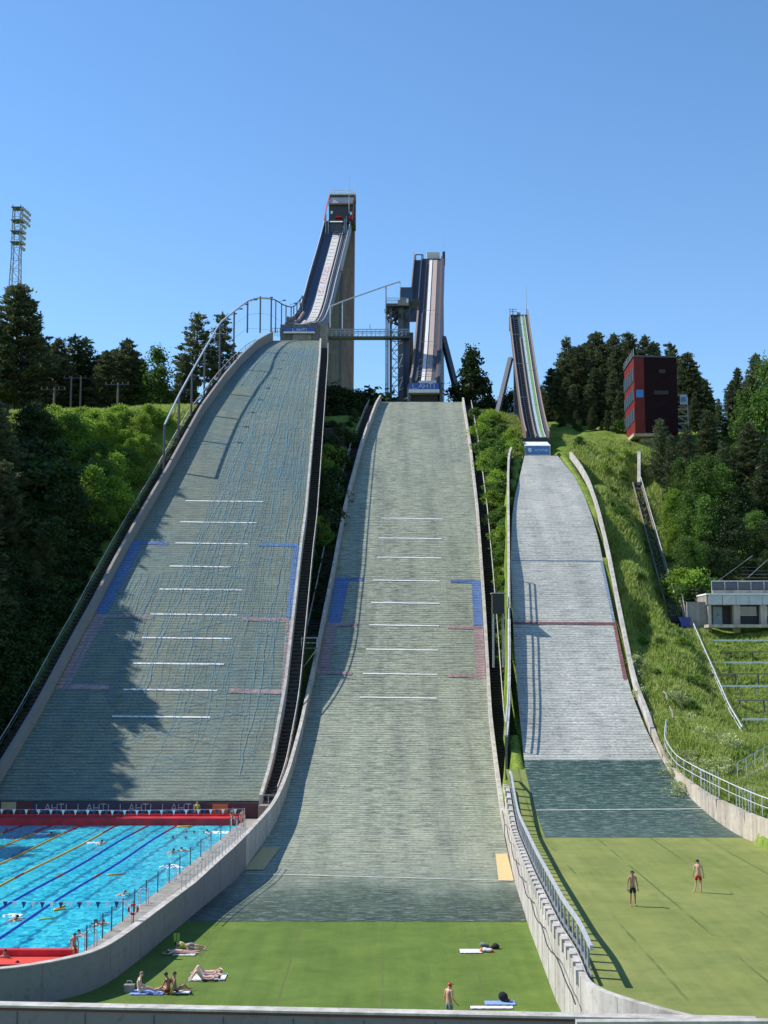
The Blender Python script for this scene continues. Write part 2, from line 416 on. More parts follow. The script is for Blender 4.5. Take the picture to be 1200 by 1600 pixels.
EDG = {
 'bigL': [(525, 445), (530, 432), (535, 420), (545, 403), (570, 377), (600, 352), (650, 316), (700, 289), (750, 262), (800, 233), (850, 205), (900, 178), (965, 145), (1000, 125), (1078, 84), (1120, 62), (1200, 15), (1232, -5), (1262, -25)],
 'bigR': [(525, 500), (560, 498), (600, 494), (700, 485), (800, 476), (850, 469), (965, 456), (1078, 443), (1120, 435), (1200, 420), (1252, 404), (1265, 400)],
 'midL': [(622, 600), (628, 596), (640, 589), (700, 567), (800, 541), (900, 523), (976, 508), (1055, 493), (1100, 483), (1150, 473), (1207, 458), (1245, 447), (1285, 432), (1306, 419), (1324, 406), (1366, 378), (1398, 340), (1431, 300), (1464, 260), (1498, 220), (1520, 192), (1557, 139), (1600, 85)],
 'midR': [(622, 720), (628, 722), (700, 733), (800, 744), (900, 751), (978, 756), (1055, 760), (1130, 764), (1207, 773), (1283, 783), (1330, 793), (1380, 805), (1440, 823), (1580, 875), (1640, 895)],
 'rgtL': [(705, 820), (714, 819), (745, 812), (777, 804), (810, 800), (875, 798), (1005, 803), (1100, 810), (1167, 817), (1200, 820), (1255, 833), (1310, 852)],
 'rgtR': [(705, 868), (714, 873), (745, 898), (777, 914), (810, 926), (842, 935), (875, 942), (972, 962), (1005, 968), (1062, 981), (1086, 988), (1135, 1007), (1177, 1028), (1215, 1050), (1256, 1087), (1287, 1125), (1310, 1164)],
}
def edge(tab, prof, y0, y1, n=240):
    Ys = np.linspace(y0, y1, n); xs = []
    t = EDG[tab]; vs = [a for a, _ in t]; us = [b for _, b in t]
    for Y in Ys:
        z = prof(Y); v = row(Y, z); xs.append(xu(float(np.interp(v, vs, us)), Y, z))
    xs = np.array(xs); k = np.hanning(13); k /= k.sum()
    pad = np.concatenate([2 * xs[0] - xs[6:0:-1], xs, 2 * xs[-1] - xs[-2:-8:-1]])
    xs = np.convolve(pad, k, 'valid')
    return lambda y: float(np.interp(y, Ys, xs))
bL, bR = edge('bigL', big, 117.5, 240), edge('bigR', big, 117.5, 240)
mL, mR = edge('midL', mid, 46, 225), edge('midR', mid, 46, 225)
rL, rR = edge('rgtL', rgt, 88, 180), edge('rgtR', rgt, 88, 180)
def inv(prof, v, y0, y1):
    a, b = y0, y1
    for _ in range(50):
        c = (a + b) / 2
        if row(c, prof(c)) > v: a = c
        else: b = c
    return (a + b) / 2
IB = lambda v: inv(big, v, 117.5, 240)
IM = lambda v: inv(mid, v, 46, 225)
IR = lambda v: inv(rgt, v, 60, 180)

def surface(prof, fL, fR, y0, y1, ny, nx, dz=0.0):
    vs = []; uv = []; s = 0; py = None
    for i in range(ny + 1):
        y = y0 + (y1 - y0) * i / ny; z = prof(y) + dz
        if py: s += math.hypot(y - py[0], z - py[1])
        py = (y, z)
        a, b = fL(y), fR(y)
        for j in range(nx + 1):
            x = a + (b - a) * j / nx
            vs.append((x, y, z)); uv.append((x, s + y0))
    fs = [(i * (nx + 1) + j, i * (nx + 1) + j + 1, (i + 1) * (nx + 1) + j + 1, (i + 1) * (nx + 1) + j) for i in range(ny) for j in range(nx)]
    mb = MB(); mb.add(vs, fs); return mb, uv
def patch(parent, name, prof, I, q, mat, label=None, dz=.05):
    """q: (vTop, uL, uR, vBottom, uL, uR)"""
    v0, a0, b0, v1, a1, b1 = q
    y1, y0 = I(v0), I(v1)
    n = max(1, int((y1 - y0) / 1.5)); vs = []; uv = []
    for i in range(n + 1):
        y = y0 + (y1 - y0) * i / n; z = prof(y); v = row(y, z); t = (v - v0) / (v1 - v0)
        ua = a0 + (a1 - a0) * t; ub = b0 + (b1 - b0) * t
        for j in range(5):
            x = xu(ua + (ub - ua) * j / 4, y, z); vs.append((x, y, z + dz)); uv.append((x, y))
    mb = MB(); mb.add(vs, [(i * 5 + j, i * 5 + j + 1, i * 5 + j + 6, i * 5 + j + 5) for i in range(n) for j in range(4)])
    o = mb.build(name, mat, parent, uv=uv)
    if label: o['label'] = label
    return o
def line(parent, prof, I, v, ua, ub, mat='line', w=.10, dv=1.5, name='distance_line'):
    """white strip with a slight sag, following the surface"""
    vs = []; uv = []
    n = 12
    for j in range(n + 1):
        y = I(v + dv * j / n + rnd.uniform(-.15, .15)); z = prof(y) + .06
        u = ua + (ub - ua) * j / n; x = xu(u, y, z)
        vs += [(x, y - w, prof(y - w) + .06), (x, y + w, prof(y + w) + .06)]; uv += [(x, y), (x, y + .2)]
    mb = MB(); mb.add(vs, [(2 * j, 2 * j + 2, 2 * j + 3, 2 * j + 1) for j in range(n)])
    return mb.build(name, M[mat], parent, uv=uv)
def wall_path(prof, fx, y0, y1, n, dx=0): return [(fx(y0 + (y1 - y0) * i / n) + dx, y0 + (y1 - y0) * i / n, prof(y0 + (y1 - y0) * i / n)) for i in range(n + 1)]

# ---- big hill
hb = thing('ski_jump_landing_hill', 'largest ski jump landing slope at left, blue-green mats under a blue net, half in tree shadow above the pool', 'ski jump slope', (-17, 117.5, big(117.5)))
mb, uv = surface(big, bL, bR, 117.5, 240, 160, 12); mb.build('mat_surface', M['mat_big'], hb, True, uv)
# underside body so the hill is solid
def body(prof, fL, fR, y0, y1, depth, mat, parent, n=60):
    m_ = MB(); vs = []
    for i in range(n + 1):
        y = y0 + (y1 - y0) * i / n; z = prof(y) - .12; d = depth(y)
        vs += [(fL(y), y, z), (fR(y), y, z), (fR(y), y, z - d), (fL(y), y, z - d)]
    fs = []
    for i in range(n):
        for k in range(4): fs.append((i * 4 + k, i * 4 + (k + 1) % 4, (i + 1) * 4 + (k + 1) % 4, (i + 1) * 4 + k))
    fs += [(0, 3, 2, 1), (n * 4, n * 4 + 1, n * 4 + 2, n * 4 + 3)]
    m_.add(vs, fs); return m_.build('embankment', mat, parent)
bdepth = lambda y: 2 + max(0, (y - 195)) * .38
body(big, bL, bR, 117.55, 239.9, bdepth, M['conc_dark'], hb)
def side_wall(prof, fx, y0, y1, side, h, th, mat, parent, depth=lambda y: 1.2, n=110, name='side_wall', smoothtop=True):
    path = wall_path(prof, fx, y0, y1, n)
    def sec(i):
        y = path[i][1]; a, b = (0, side * th); hh = h(y)
        return [(a, -depth(y)), (b, -depth(y)), (b, hh), (a, hh)]
    m_ = MB(); m_.sweep(path, None, secf=sec); return m_.build(name, mat, parent)
side_wall(big, bL, 117.6, 239.8, -1, lambda y: 1.7, .35, M['pool_wall'], hb, lambda y: bdepth(y))
side_wall(big, bR, 117.6, 239.8, 1, lambda y: .45, .3, M['white_conc'], hb, lambda y: bdepth(y))
for v, a, b in [(783, 290, 411), (816, 282, 401), (849, 274, 387), (885, 265, 361), (921, 249, 379), (960, 235, 370), (997, 222, 362), (1037, 208, 350), (1078, 193, 340), (1120, 175, 328)]:
    line(hb, big, IB, v, a, b)
patch(hb, 'zone_marking', big, IB, (849, 206, 222, 963, 147, 166), M['p_blue'], 'blue painted band by the left wall')
patch(hb, 'zone_marking', big, IB, (853, 459, 468, 965, 447, 455.5), M['p_blue'], 'blue painted band by the right edge')
patch(hb, 'zone_marking', big, IB, (965, 146, 166, 1073, 88, 108), M['p_pink'], 'pink painted band by the left wall')
patch(hb, 'zone_marking', big, IB, (967, 447, 455, 1080, 439, 442.5), M['p_pink'], 'pink painted band by the right edge')
for v, a, b, mt in [(848, 205, 262, 'p_blue'), (851, 404, 466, 'p_blue'), (963, 148, 240, 'p_pink'), (968, 378, 455, 'p_pink'), (1073, 88, 170, 'p_pink'), (1080, 358, 441, 'p_pink')]:
    line(hb, big, IB, v, a, b, mt, .3, 2, 'marking_line')
# blue net spread over the mats
nb = MB()
def netline(pts, w):
    vs = []
    for i, (x, y) in enumerate(pts):
        q = pts[min(i + 1, len(pts) - 1)]; p = pts[max(i - 1, 0)]
        dx, dy = q[0] - p[0], q[1] - p[1]; L = math.hypot(dx, dy) or 1
        nx, ny = -dy / L * w, dx / L * w
        vs += [(x - nx, y - ny, big(y - ny) + .10), (x + nx, y + ny, big(y + ny) + .10)]
    nb.add(vs, [(2 * i, 2 * i + 1, 2 * i + 3, 2 * i + 2) for i in range(len(pts) - 1)])
for k in range(90):
    t = (k + rnd.random()) / 90; y = 236 - rnd.random() * 10; yend = 121 + rnd.random() * 22
    heavy = (k % 22 in (15,)); drift = rnd.uniform(-.00006, .00006) ; pts = []; ph = rnd.random() * 9; fr = rnd.uniform(.03, .09)
    while y > yend:
        tt = min(.985, max(.04, t + .022 * math.sin(y * fr + ph) + .008 * math.sin(y * .35 + ph * 3)))
        if tt > .36 or y < 150 or y > 205: pts.append((bL(y) + (bR(y) - bL(y)) * tt + rnd.uniform(-.12, .12), y))
        y -= .9
    if len(pts) > 3: netline(pts, .032 if heavy else .016)
for k in range(150):
    y = 121 + 115 * (k + rnd.random()) / 150; t0 = rnd.uniform(.3, .6) if y < 175 else rnd.uniform(.08, .4); t1 = rnd.uniform(.7, .98); pts = []; ph = rnd.random() * 9
    for i in range(40):
        t = t0 + (t1 - t0) * i / 39; yy = y + 1.0 * math.sin(t * 9 + ph) + rnd.uniform(-.15, .15)
        pts.append((bL(yy) + (bR(yy) - bL(yy)) * t, yy))
    netline(pts, .017)
nb.build('safety_net', M['net'], hb)

# ---- middle hill
hm = thing('ski_jump_landing_hill', 'middle ski jump landing slope with sage green mats running down to the turf with the sunbathers', 'ski jump slope', (0, 88, 0))
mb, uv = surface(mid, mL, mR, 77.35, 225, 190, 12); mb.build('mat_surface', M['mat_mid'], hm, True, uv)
body(mid, mL, mR, 90, 224.9, lambda y: 2 + max(0, (y - 200)) * .3, M['conc_dark'], hm)
for v, a, b in [(810, 596, 692), (841, 592, 690), (871, 589, 689), (907, 583, 687), (942, 580, 687), (977, 577, 686), (1015, 572, 685), (1053, 567, 684), (1090, 562, 683)]:
    line(hm, mid, IM, v, a, b)
line(hm, mid, IM, 1366, 385, 800, 'line', .05, 11)
patch(hm, 'zone_marking', mid, IM, (905, 524, 546, 977, 511, 531), M['p_blue'], 'blue painted band by the left wall')
patch(hm, 'zone_marking', mid, IM, (909, 737, 750.5, 978, 740, 754.5), M['p_blue'], 'blue painted band by the right wall')
patch(hm, 'zone_marking', mid, IM, (977, 509, 528, 1052, 494, 512), M['p_pink'], 'pink painted band by the left wall')
patch(hm, 'zone_marking', mid, IM, (980, 740, 755, 1057, 744, 759), M['p_pink'], 'pink painted band by the right wall')
for v, a, b, mt in [(904, 524, 568, 'p_blue'), (908, 704, 750, 'p_blue'), (976, 512, 562, 'p_pink'), (980, 699, 754, 'p_pink'), (1051, 495, 550, 'p_pink'), (1056, 700, 759, 'p_pink')]:
    line(hm, mid, IM, v, a, b, mt, .3, 2, 'marking_line')
patch(hm, 'yellow_mat', mid, IM, (1335, 774, 792.5, 1377, 779, 803), M['yellow'], 'yellow mat square by the right wall')
patch(hm, 'yellow_mat', mid, IM, (1325, 410, 438, 1360, 382, 412), M['yellow'], 'yellow mat square by the left wall, in shadow')
side_wall(mid, mL, 95.5, 224.8, -1, lambda y: 1.3 if y > 118 else 1.3 + (118 - y) / 22.5 * max(0, 2.55 - mid(95.5) - 1.3), .32, M['white_conc'], hm, lambda y: 2 + max(0, (y - 200)) * .3)
side_wall(mid, mR, 105, 224.8, 1, lambda y: .85, .32, M['white_conc'], hm, lambda y: 2.5 + max(0, (y - 200)) * .3)

# ---- right hill
hr = thing('ski_jump_landing_hill', 'smallest ski jump landing slope at right with pale grey mats and a teal foot', 'ski jump slope', (14, 88, 3))
yb = IR(1188)
mb, uv = surface(rgt, rL, rR, yb, 180, 120, 12); mb.build('mat_surface', M['mat_right'], hr, True, uv)
mb, uv = surface(rgt, rL, rR, 90.9, yb, 50, 20, .02); mb.build('lower_mat_surface', M['mat_rightlow'], hr, True, uv)['label'] = 'dark teal mats at the foot of the slope'
line(hr, rgt, IR, 974, 803, 962, 'p_red', .2, 1)
line(hr, rgt, IR, 876, 800, 941, 'p_lblue', .08, 1)
line(hr, rgt, IR, 1267, 838, 1098, 'line', .05, -2)
patch(hr, 'zone_marking', rgt, IR, (976, 958, 963, 1062, 974, 980), M['p_red'], 'red painted band by the right wall')
patch(hr, 'zone_marking', rgt, IR, (878, 938, 942, 972, 957, 961.5), M['p_lblue'], 'faded blue painted band by the right wall')
# right kerb wall of that hill (white)
KW = [(704, 891), (730, 905), (755, 919), (800, 934), (868, 950), (940, 964), (1005, 977), (1080, 993), (1119, 1011), (1146, 1018)]
kp = []
for v, u in KW:
    y = IR(v); kp.append((xu(u, y, rgt(y)), y, rgt(y)))
def resamp(pts, n):
    pts = np.array(pts, float); s = np.concatenate([[0], np.cumsum(np.linalg.norm(np.diff(pts, axis=0), axis=1))])
    q = np.linspace(0, s[-1], n); out = np.stack([np.interp(q, s, pts[:, i]) for i in range(3)], 1)
    k = np.array([1, 2, 3, 2, 1.]); k /= k.sum()
    o2 = out.copy()
    for i in range(3):
        e = out[:, i]; pad = np.concatenate([[2 * e[0] - e[2], 2 * e[0] - e[1]], e, [2 * e[-1] - e[-2], 2 * e[-1] - e[-3]]]); o2[:, i] = np.convolve(pad, k, 'valid')
    return [tuple(p) for p in o2]
mb = MB(); mb.sweep(resamp(kp, 50), [(-.22, -1.4), (-.22, .55), (.12, .55), (.12, -1.4)]); mb.build('side_wall', M['white_conc'], hr)
# left wall of that hill: timber edge with a railing
LW = [(703, 799), (725, 795), (760, 794), (900, 795), (1050, 796), (1130, 795), (1172, 791)]
lp = []
for v, u in LW:
    y = IR(v); lp.append((xu(u, y, rgt(y)) , y, rgt(y)))
lpath = resamp(lp, 60)
mb = MB(); mb.sweep(lpath, [(-.1, -2.5), (-.1, 1.1), (.1, 1.1), (.1, -2.5)]); mb.build('side_wall', M['conc_dark'], hr)['label'] = 'dark left side wall'
mb = MB(); mb.sweep([(x, y, z + 1.1) for x, y, z in lpath], [(-.14, .0), (-.14, .14), (.14, .14), (.14, .0)]); mb.build('coping', M['white_conc'], hr)

lrt = [(x, y, z + 2.3) for x, y, z in lpath if y < IR(905)]
for kk in (0, .45): 
    q = MB(); q.tube([(x, y, z - kk) for x, y, z in lrt], .07, 5); q.build('handrail', M['galv'], hr)
for kk in range(0, len(lrt), 2): q = MB(); q.tube([lrt[kk], (lrt[kk][0], lrt[kk][1], lrt[kk][2] - 1.2)], .05, 4); q.build('rail_post', M['steel'], hr)
# ------------------------------------------------------------------ terrain
ctrl = []
def cw(x, y, z): ctrl.append((x, y, z))
def cp(u, v, Y): p = P(u, v, Y); ctrl.append((p.x, p.y, p.z))
for y in (121, 132, 148, 165, 182, 198):
    cw(bL(y) - 4, y, big(y) - 1.6); cw(-62, y, big(y) - 2.5); cw(-95, y, big(y) - 1)
    cw((bR(y) + mL(y)) / 2, y, (big(y) + mid(y)) / 2 - 3.4)
for y in (212, 230, 250): cw(-70, y, 55.5); cw(-100, y, 55); cw(-40, y, 56); cw(-20, y, 56); cw(-4, y, 56)
for y in (120, 140, 160, 180, 200, 218): cw(mR(y) + 3.0, y, mid(y) - .6)
cw(12, 240, 57); cw(25, 235, 56); cw(40, 230, 55); cw(70, 230, 55); cw(100, 230, 57)
for u, v, Y in [(880, 695, 184), (905, 690, 187), (940, 697, 187), (1000, 703, 188), (1060, 715, 188), (1120, 740, 185), (960, 800, 166), (1000, 850, 157), (1045, 940, 143),
                (1090, 975, 138), (1110, 977, 137), (1200, 977, 137), (1260, 977, 137), (960, 905, 146), (1000, 1000, 133), (1060, 985, 135), (1100, 1050, 124), (1200, 1050, 125), (1180, 1130, 113),
                (1060, 1100, 117), (1035, 1145, 107), (1100, 1190, 101), (1200, 1225, 97), (1140, 1245, 92), (1200, 1270, 88), (1240, 1285, 84),
                (1150, 880, 156), (1200, 800, 172), (1150, 700, 192), (1280, 750, 180)]:
    cp(u, v, Y)
    if u > 1080 and 990 < v < 1150: ctrl[-1] = (ctrl[-1][0], ctrl[-1][1], ctrl[-1][2] - 1.15)
    else: ctrl[-1] = (ctrl[-1][0], ctrl[-1][1], ctrl[-1][2] - .35)
for v_, u_ in [(755, 919), (800, 934), (868, 950), (940, 964), (1005, 977), (1080, 993)]:
    y_ = IR(v_); cw(xu(u_, y_, rgt(y_)) + 2.2, y_, rgt(y_) + .1)
for y, z in ((60, 4.2), (75, 4.4)): cw(27, y, z); cw(45, y, z + 2)
cw(50, 100, 9); cw(75, 120, 18); cw(80, 150, 27); cw(90, 185, 46); cw(60, 88, 8)
for x in (-100, -60, -20, 20, 60, 100): cw(x, 300, 60); cw(x, 380, 61)
for x in (-90, -50, 30, 70): cw(x, 20, 0 if x < 20 else 3)
cw(-60, 60, 0); cw(-90, 70, 2); cw(-60, 95, 3); cw(-90, 100, 6)
C = np.array(ctrl); n = len(C)
def tps(r): return np.where(r > 1e-9, r * r * np.log(np.maximum(r, 1e-9)), 0)
A = np.zeros((n + 3, n + 3)); D_ = np.linalg.norm(C[:, None, :2] / 50 - C[None, :, :2] / 50, axis=2)
A[:n, :n] = tps(D_) + np.eye(n) * .004; A[:n, n] = 1; A[:n, n + 1:] = C[:, :2] / 50; A[n:, :n] = A[:n, n:].T
W = np.linalg.solve(A, np.concatenate([C[:, 2], [0, 0, 0]]))
def terr_raw(X, Y):
    X = np.asarray(X, float); Y = np.asarray(Y, float); z = W[n] + W[n + 1] * X / 50 + W[n + 2] * Y / 50
    for i in range(n): z = z + W[i] * tps(np.hypot(X / 50 - C[i, 0] / 50, Y / 50 - C[i, 1] / 50))
    return z
def hillnoise(X, Y): return .25 * np.sin(X * .5 + 2 * np.sin(Y * .21)) * np.sin(Y * .43 + 1.3 * np.sin(X * .3)) + .12 * np.sin(X * 1.7 + Y * .9) * np.sin(Y * 1.3 - X * .4)
BY = np.linspace(40, 240, 401)
TB = {k: np.array([f(y) for y in BY]) for k, f in dict(big=big, mid=mid, rgt=rgt, bL=bL, bR=bR, mL=mL, mR=mR, rL=rL, rR=rR).items()}
# right wall boundary (concrete wall around the right flat)
CWL = [(1119, 1011), (1146, 1017), (1177, 1029), (1215, 1051), (1256, 1088), (1287, 1126), (1309, 1163)]
cwp = []
for v, u in CWL:
    y = IR(v); cwp.append((xu(u, y, rgt(y)), y, rgt(y)))
cwp += [(25.0, 84, 3), (24.9, 78, 3), (25.2, 65, 3), (26, 45, 3), (27, 25, 3)]
cwp = resamp(cwp, 70)
def wallx(Y): a = np.array(cwp)[::-1]; return np.interp(Y, a[:, 1], a[:, 0])
RWP = [(mR(105) + .1, 105), (mR(98) + .05, 98), (mR(88), 88), (mR(74.6), 74.6), (mR(60), 60), (7.75, 55), (7.55, 51.5), (7.4, 49.6), (7.7, 48.4), (8.5, 47.2), (9.6, 45.7), (11, 44.2), (12.6, 42.9)]
def rwxa(Y): return np.interp(Y, [p[1] for p in RWP][::-1], [p[0] for p in RWP][::-1])
def terr(X, Y):
    X, Y = np.broadcast_arrays(np.asarray(X, float), np.asarray(Y, float))
    z = terr_raw(X, Y) + hillnoise(X, Y)
    far = np.clip((np.hypot(X, Y - 130) - 190) / 150, 0, 1)
    tgt = np.where(Y > 130, 60, 0) * np.clip((Y - 40) / 150, 0, 1)
    z = z * (1 - far) + tgt * far
    z = np.clip(z, -3, 62)
    I = lambda k: np.interp(Y, BY, TB[k])
    for s, a, b, y0, y1, mg, dep in (('big', 'bL', 'bR', 117, 241, .6, 1.1), ('mid', 'mL', 'mR', 40, 227, .6, 1.2), ('rgt', 'rL', 'rR', 89, 182, .0, .6)):
        d = np.maximum(I(a) - mg - X, X - I(b) - mg); d = np.maximum(d, np.maximum(y0 - Y, Y - y1))
        t = np.clip(d / 3.0, 0, 1) if s != 'rgt' else np.clip(d / 2.0, 0, 1)
        zz = np.minimum(z, I(s) - dep)
        z = zz * (1 - t) + z * t
    # strip beside the right hill up to its kerb, flush with the mats
    kx = np.interp(Y, [p[1] for p in kp][::-1], [p[0] for p in kp][::-1])
    inr = (X > I('rL') - .1) & (X < kx + .2) & (Y > 91.5) & (Y < 184)
    strip = inr & (X > I('rR'))
    z = np.where(strip, I('rgt') - .05, z)
    left = (X > np.interp(Y, [p[1] for p in lp][::-1], [p[0] for p in lp][::-1])) & (X < I('rL')) & (Y > 105) & (Y < 184)
    z = np.where(left, I('rgt') - .12, z)
    # strip between the fence and the right mats
    s2 = (X > I('mR') + .95) & (X < I('rL') + .3) & (Y > 90) & (Y <= 106)
    z = np.where(s2, I('rgt') - .25, z)
    # beds cut for the stairs and the handrail on the right hillside
    for a_, b_, wd, dp in CARVE:
        ax, ay, az = a_; bx, by, bz = b_
        t = np.clip(((X - ax) * (bx - ax) + (Y - ay) * (by - ay)) / ((bx - ax) ** 2 + (by - ay) ** 2), 0, 1)
        d = np.hypot(X - ax - t * (bx - ax), Y - ay - t * (by - ay)); zz = az + t * (bz - az) - dp
        k = np.clip((d - wd) / 1.6, 0, 1); z = np.minimum(z, zz) * (1 - k) + z * k
    # flats
    z = np.where((Y < 117.3) & (X > -48) & (X < I('mL') - .3), -3.0, z)
    z = np.where((Y < 90) & (X > -48) & (X < 7.6), np.minimum(z, -1.0), z)
    z = np.where((Y < 91) & (X >= 7.0) & (X < wallx(Y) + .15), np.where(X > rwxa(Y) + .95, 1.5, -1.0), z)
    z = np.where((Y >= 87) & (Y < 92) & (X >= 10.2) & (X < wallx(Y) + .15), 2.6, z)
    z = np.where((Y < 43) , np.minimum(z, -.6), z)
    return z
CARVE = [(P(995, 756, 178), P(1046, 940, 144.5), 1.2, .5), (P(1055, 937, 144), P(1061, 973, 138.5), 1.8, .5), (P(1080, 966, 138), P(1117, 1050, 124.5), .5, 1.0), (P(1117, 1050, 124.5), P(1160, 1136, 112.5), .5, 1.0), (P(1000, 988, 134), P(1024, 1058, 121), .4, .3), (P(1037, 1080, 118), P(1052, 1122, 109), .4, .3), (P(1225, 1185, 102), P(1158, 1224, 97.5), 1.2, .3), (P(998, 720, 184), P(998, 760, 178), .9, 1.0), (P(1069, 985, 137.4), P(1069, 985, 136.0), 1.2, .4)]
def tz(x, y): return float(terr(np.array([x]), np.array([y]))[0])
xs = np.concatenate([[-3000, -1800, -1000, -600, -400], np.arange(-300, -70, 6), np.arange(-70, 75, .8), np.arange(75, 300, 6), [400, 600, 1000, 1800, 3000]])
ys = np.concatenate([[-600, -300, -120, -40], np.arange(0, 40, 5), np.arange(40, 80, 1.2), np.arange(80, 250, .8), np.arange(250, 420, 6), [450, 520, 640, 800, 1200, 2000, 3500]])
GX, GY = np.meshgrid(xs, ys)
GZ = terr(GX.ravel(), GY.ravel())
nx, ny = len(xs), len(ys)
vs = np.stack([GX.ravel(), GY.ravel(), GZ], 1)
i0 = (np.arange(ny - 1)[:, None] * nx + np.arange(nx - 1)[None, :]).ravel()
fs = np.stack([i0, i0 + 1, i0 + nx + 1, i0 + nx], 1)
mb = MB(); mb.v = [tuple(p) for p in vs]; mb.f = [tuple(int(q) for q in p) for p in fs]; mb.m = [0] * len(mb.f)
struct(mb.build('ground', M['ground'], None, True))

# ------------------------------------------------------------------ turf flats, pool
def poly_grid(name, mat, y0, y1, fa, fb, z, ny, nx):
    vs = []
    for i in range(ny + 1):
        y = y0 + (y1 - y0) * i / ny
        for j in range(nx + 1): vs.append((fa(y) + (fb(y) - fa(y)) * j / nx, y, z))
    m_ = MB(); m_.add(vs, [(i * (nx + 1) + j, i * (nx + 1) + j + 1, (i + 1) * (nx + 1) + j + 1, (i + 1) * (nx + 1) + j) for i in range(ny) for j in range(nx)])
    return struct(m_.build(name, mat))
poly_grid('middle_turf', M['turf_mid'], 43.9, 77.6, lambda y: mL(y) if y > 63.5 else mL(63.5) - (63.5 - y) * .5 - .2 - max(0, 59 - y) * 3, lambda y: mR(y) + .1, -.012, 30, 8)
RWP = [(mR(105) + .1, 105), (mR(98) + .05, 98), (mR(88), 88), (mR(74.6), 74.6), (mR(60), 60), (7.75, 55), (7.55, 51.5), (7.4, 49.6), (7.7, 48.4), (8.5, 47.2), (9.6, 45.7), (11, 44.2), (12.6, 42.9)]
def rwx(y): return float(np.interp(y, [p[1] for p in RWP][::-1], [p[0] for p in RWP][::-1]))
poly_grid('right_turf', M['turf_right'], 43.0, 91.2, lambda y: rwx(y) + .25, lambda y: float(wallx(y)) - .02, 3.0, 40, 10)
poly_grid('right_turf_front', M['turf_right'], 30, 43.0, lambda y: 12.5, lambda y: float(wallx(y)) - .02, 2.996, 8, 6)

mb, uv = surface(rgt, lambda y: rwx(y) + .27, lambda y: rL(max(y, 88)) + .25, 90.9, 107, 24, 5, -.03)
struct(mb.build('grass_strip', M['turf_right'], None, True))
# wall between the middle turf and the right turf
def zt(y): return max(3.25, rgt(y) + .25) if y < 105 else 0
wall = thing('retaining_wall', 'white concrete wall between the middle turf and the right turf, curving round at its near end', 'wall', (8, 60, 0))
rw3 = resamp([(x, y, 0) for x, y in RWP], 90)
def sec(i):
    y = rw3[i][1]; t = max(3.3, rgt(max(y, 60)) + .3) if y > 60 else 3.3
    t = min(t, 5.2)
    return [(0, -1), (0, t), (-.28, t), (-.28, -1)]
mb = MB(); mb.sweep(rw3, None, secf=sec); mb.build('wall_body', M['white_conc'], wall)
jn = 0
def joints(parent, path, topf, side, every=4.0, z0=.0):
    acc = 0; last = None
    for p in resamp(path, 500):
        if last: acc += math.hypot(p[0] - last[0], p[1] - last[1]); d = Vector((p[0] - last[0], p[1] - last[1], 0)).normalized()
        last = p
        if acc > every:
            acc = 0; n = Vector((d.y, -d.x, 0)) * side; q = MB(); t = topf(p[1]) - .02
            q.beam((p[0] + n.x * .0, p[1] + n.y * .0, z0 - .5), (p[0], p[1], t), .02, .008); q.build('joint', M['conc_dark'], parent)
joints(wall, rw3, lambda y: min(5.2, max(3.3, rgt(max(y, 60)) + .3)), 1, 3.2)
# stepped ribs on the wall under the fence
fence = thing('metal_fence', 'grey metal fence of broad flat posts on the white wall beside the right turf', 'fence', (8.4, 60, 3.2))
ribs = MB(); postm = []
fp = [p for p in rw3 if p[1] > 49.8]
L = 0; acc = 0; last = None; rail = []
for i, p in enumerate(resamp(fp, 400)):
    if last: acc += math.hypot(p[0] - last[0], p[1] - last[1])
    last = p
    t = min(5.2, max(3.3, rgt(max(p[1], 60)) + .3))
    rail.append((p[0] + .42, p[1], t + 1.05))
    if acc >= 1.25 or i == 0:
        acc = 0
        ribs.box((p[0] + .02, p[1], t - .22), (.30, .66, .55)); postm.append((p[0] + .42, p[1], t))
ribs.build('wall_ribs', M['white_conc'], wall)
mb = MB()
for x, y, t in postm:
    q = MB(); q.box((x, y, t + .4), (.07, .24, 1.4)); q.build('post', M['steel'], fence)
mb.sweep(rail, [(-.06, -.06), (-.06, .12), (.06, .12), (.06, -.06)]); mb.build('top_rail', M['galv'], fence)
mb = MB(); mb.sweep([(x, y, z - 1.0) for x, y, z in rail], [(-.03, -.05), (-.03, .05), (.03, .05), (.03, -.05)]); mb.build('bottom_rail', M['steel'], fence)
cab = MB(); pts = []
for i in range(60):
    p = fp[int(i * (len(fp) - 1) / 59)]; sag = abs(math.sin(i * .42)) * .18
    pts.append((p[0] - .2 - .03, p[1], 2.35 + .1 * math.sin(i * .9) - sag + max(0, p[1] - 88) * .05))
cab.tube(pts, .03, 5); tag(cab.build('cable', M['black']), 'dark cable sagging along the face of the white wall', 'cable')

# concrete wall around the right flat
cwall = thing('retaining_wall', 'weathered pale concrete wall curving round the foot of the smallest slope, railing on top', 'wall', (20, 95, 3))
def ctop(y): return float(np.interp(y, [60, 80, 88, 94, 100, 104, 108], [1.9, 1.9, 1.8, 1.7, 1.25, .8, .4]))
def sec(i):
    t = ctop(cwp[i][1]); return [(0, -1), (0, t), (-.35, t), (-.35, -1)]
mb = MB(); mb.sweep(cwp, None, secf=sec); mb.build('wall_body', M['conc_warm'], cwall)
joints(cwall, cwp[:60], lambda y: 3 + max(0, rgt(y) - 3) + ctop(y), -1, 3.4, 3.2)
crail = thing('railing', 'white metal railing with gates curving along the top of the pale concrete wall', 'railing', (20, 95, 5))
RL = [(1124, 1041, 110), (1152, 1037, 106.5), (1181, 1056, 102), (1202, 1094, 97), (1227, 1147, 91), (1249, 1200, 86)]
rp = [tuple(P(u, v, Y)) for v, u, Y in RL] + [(27.5, 78, 6.2), (28, 60, 6.2)]
rp = resamp(rp, 60)
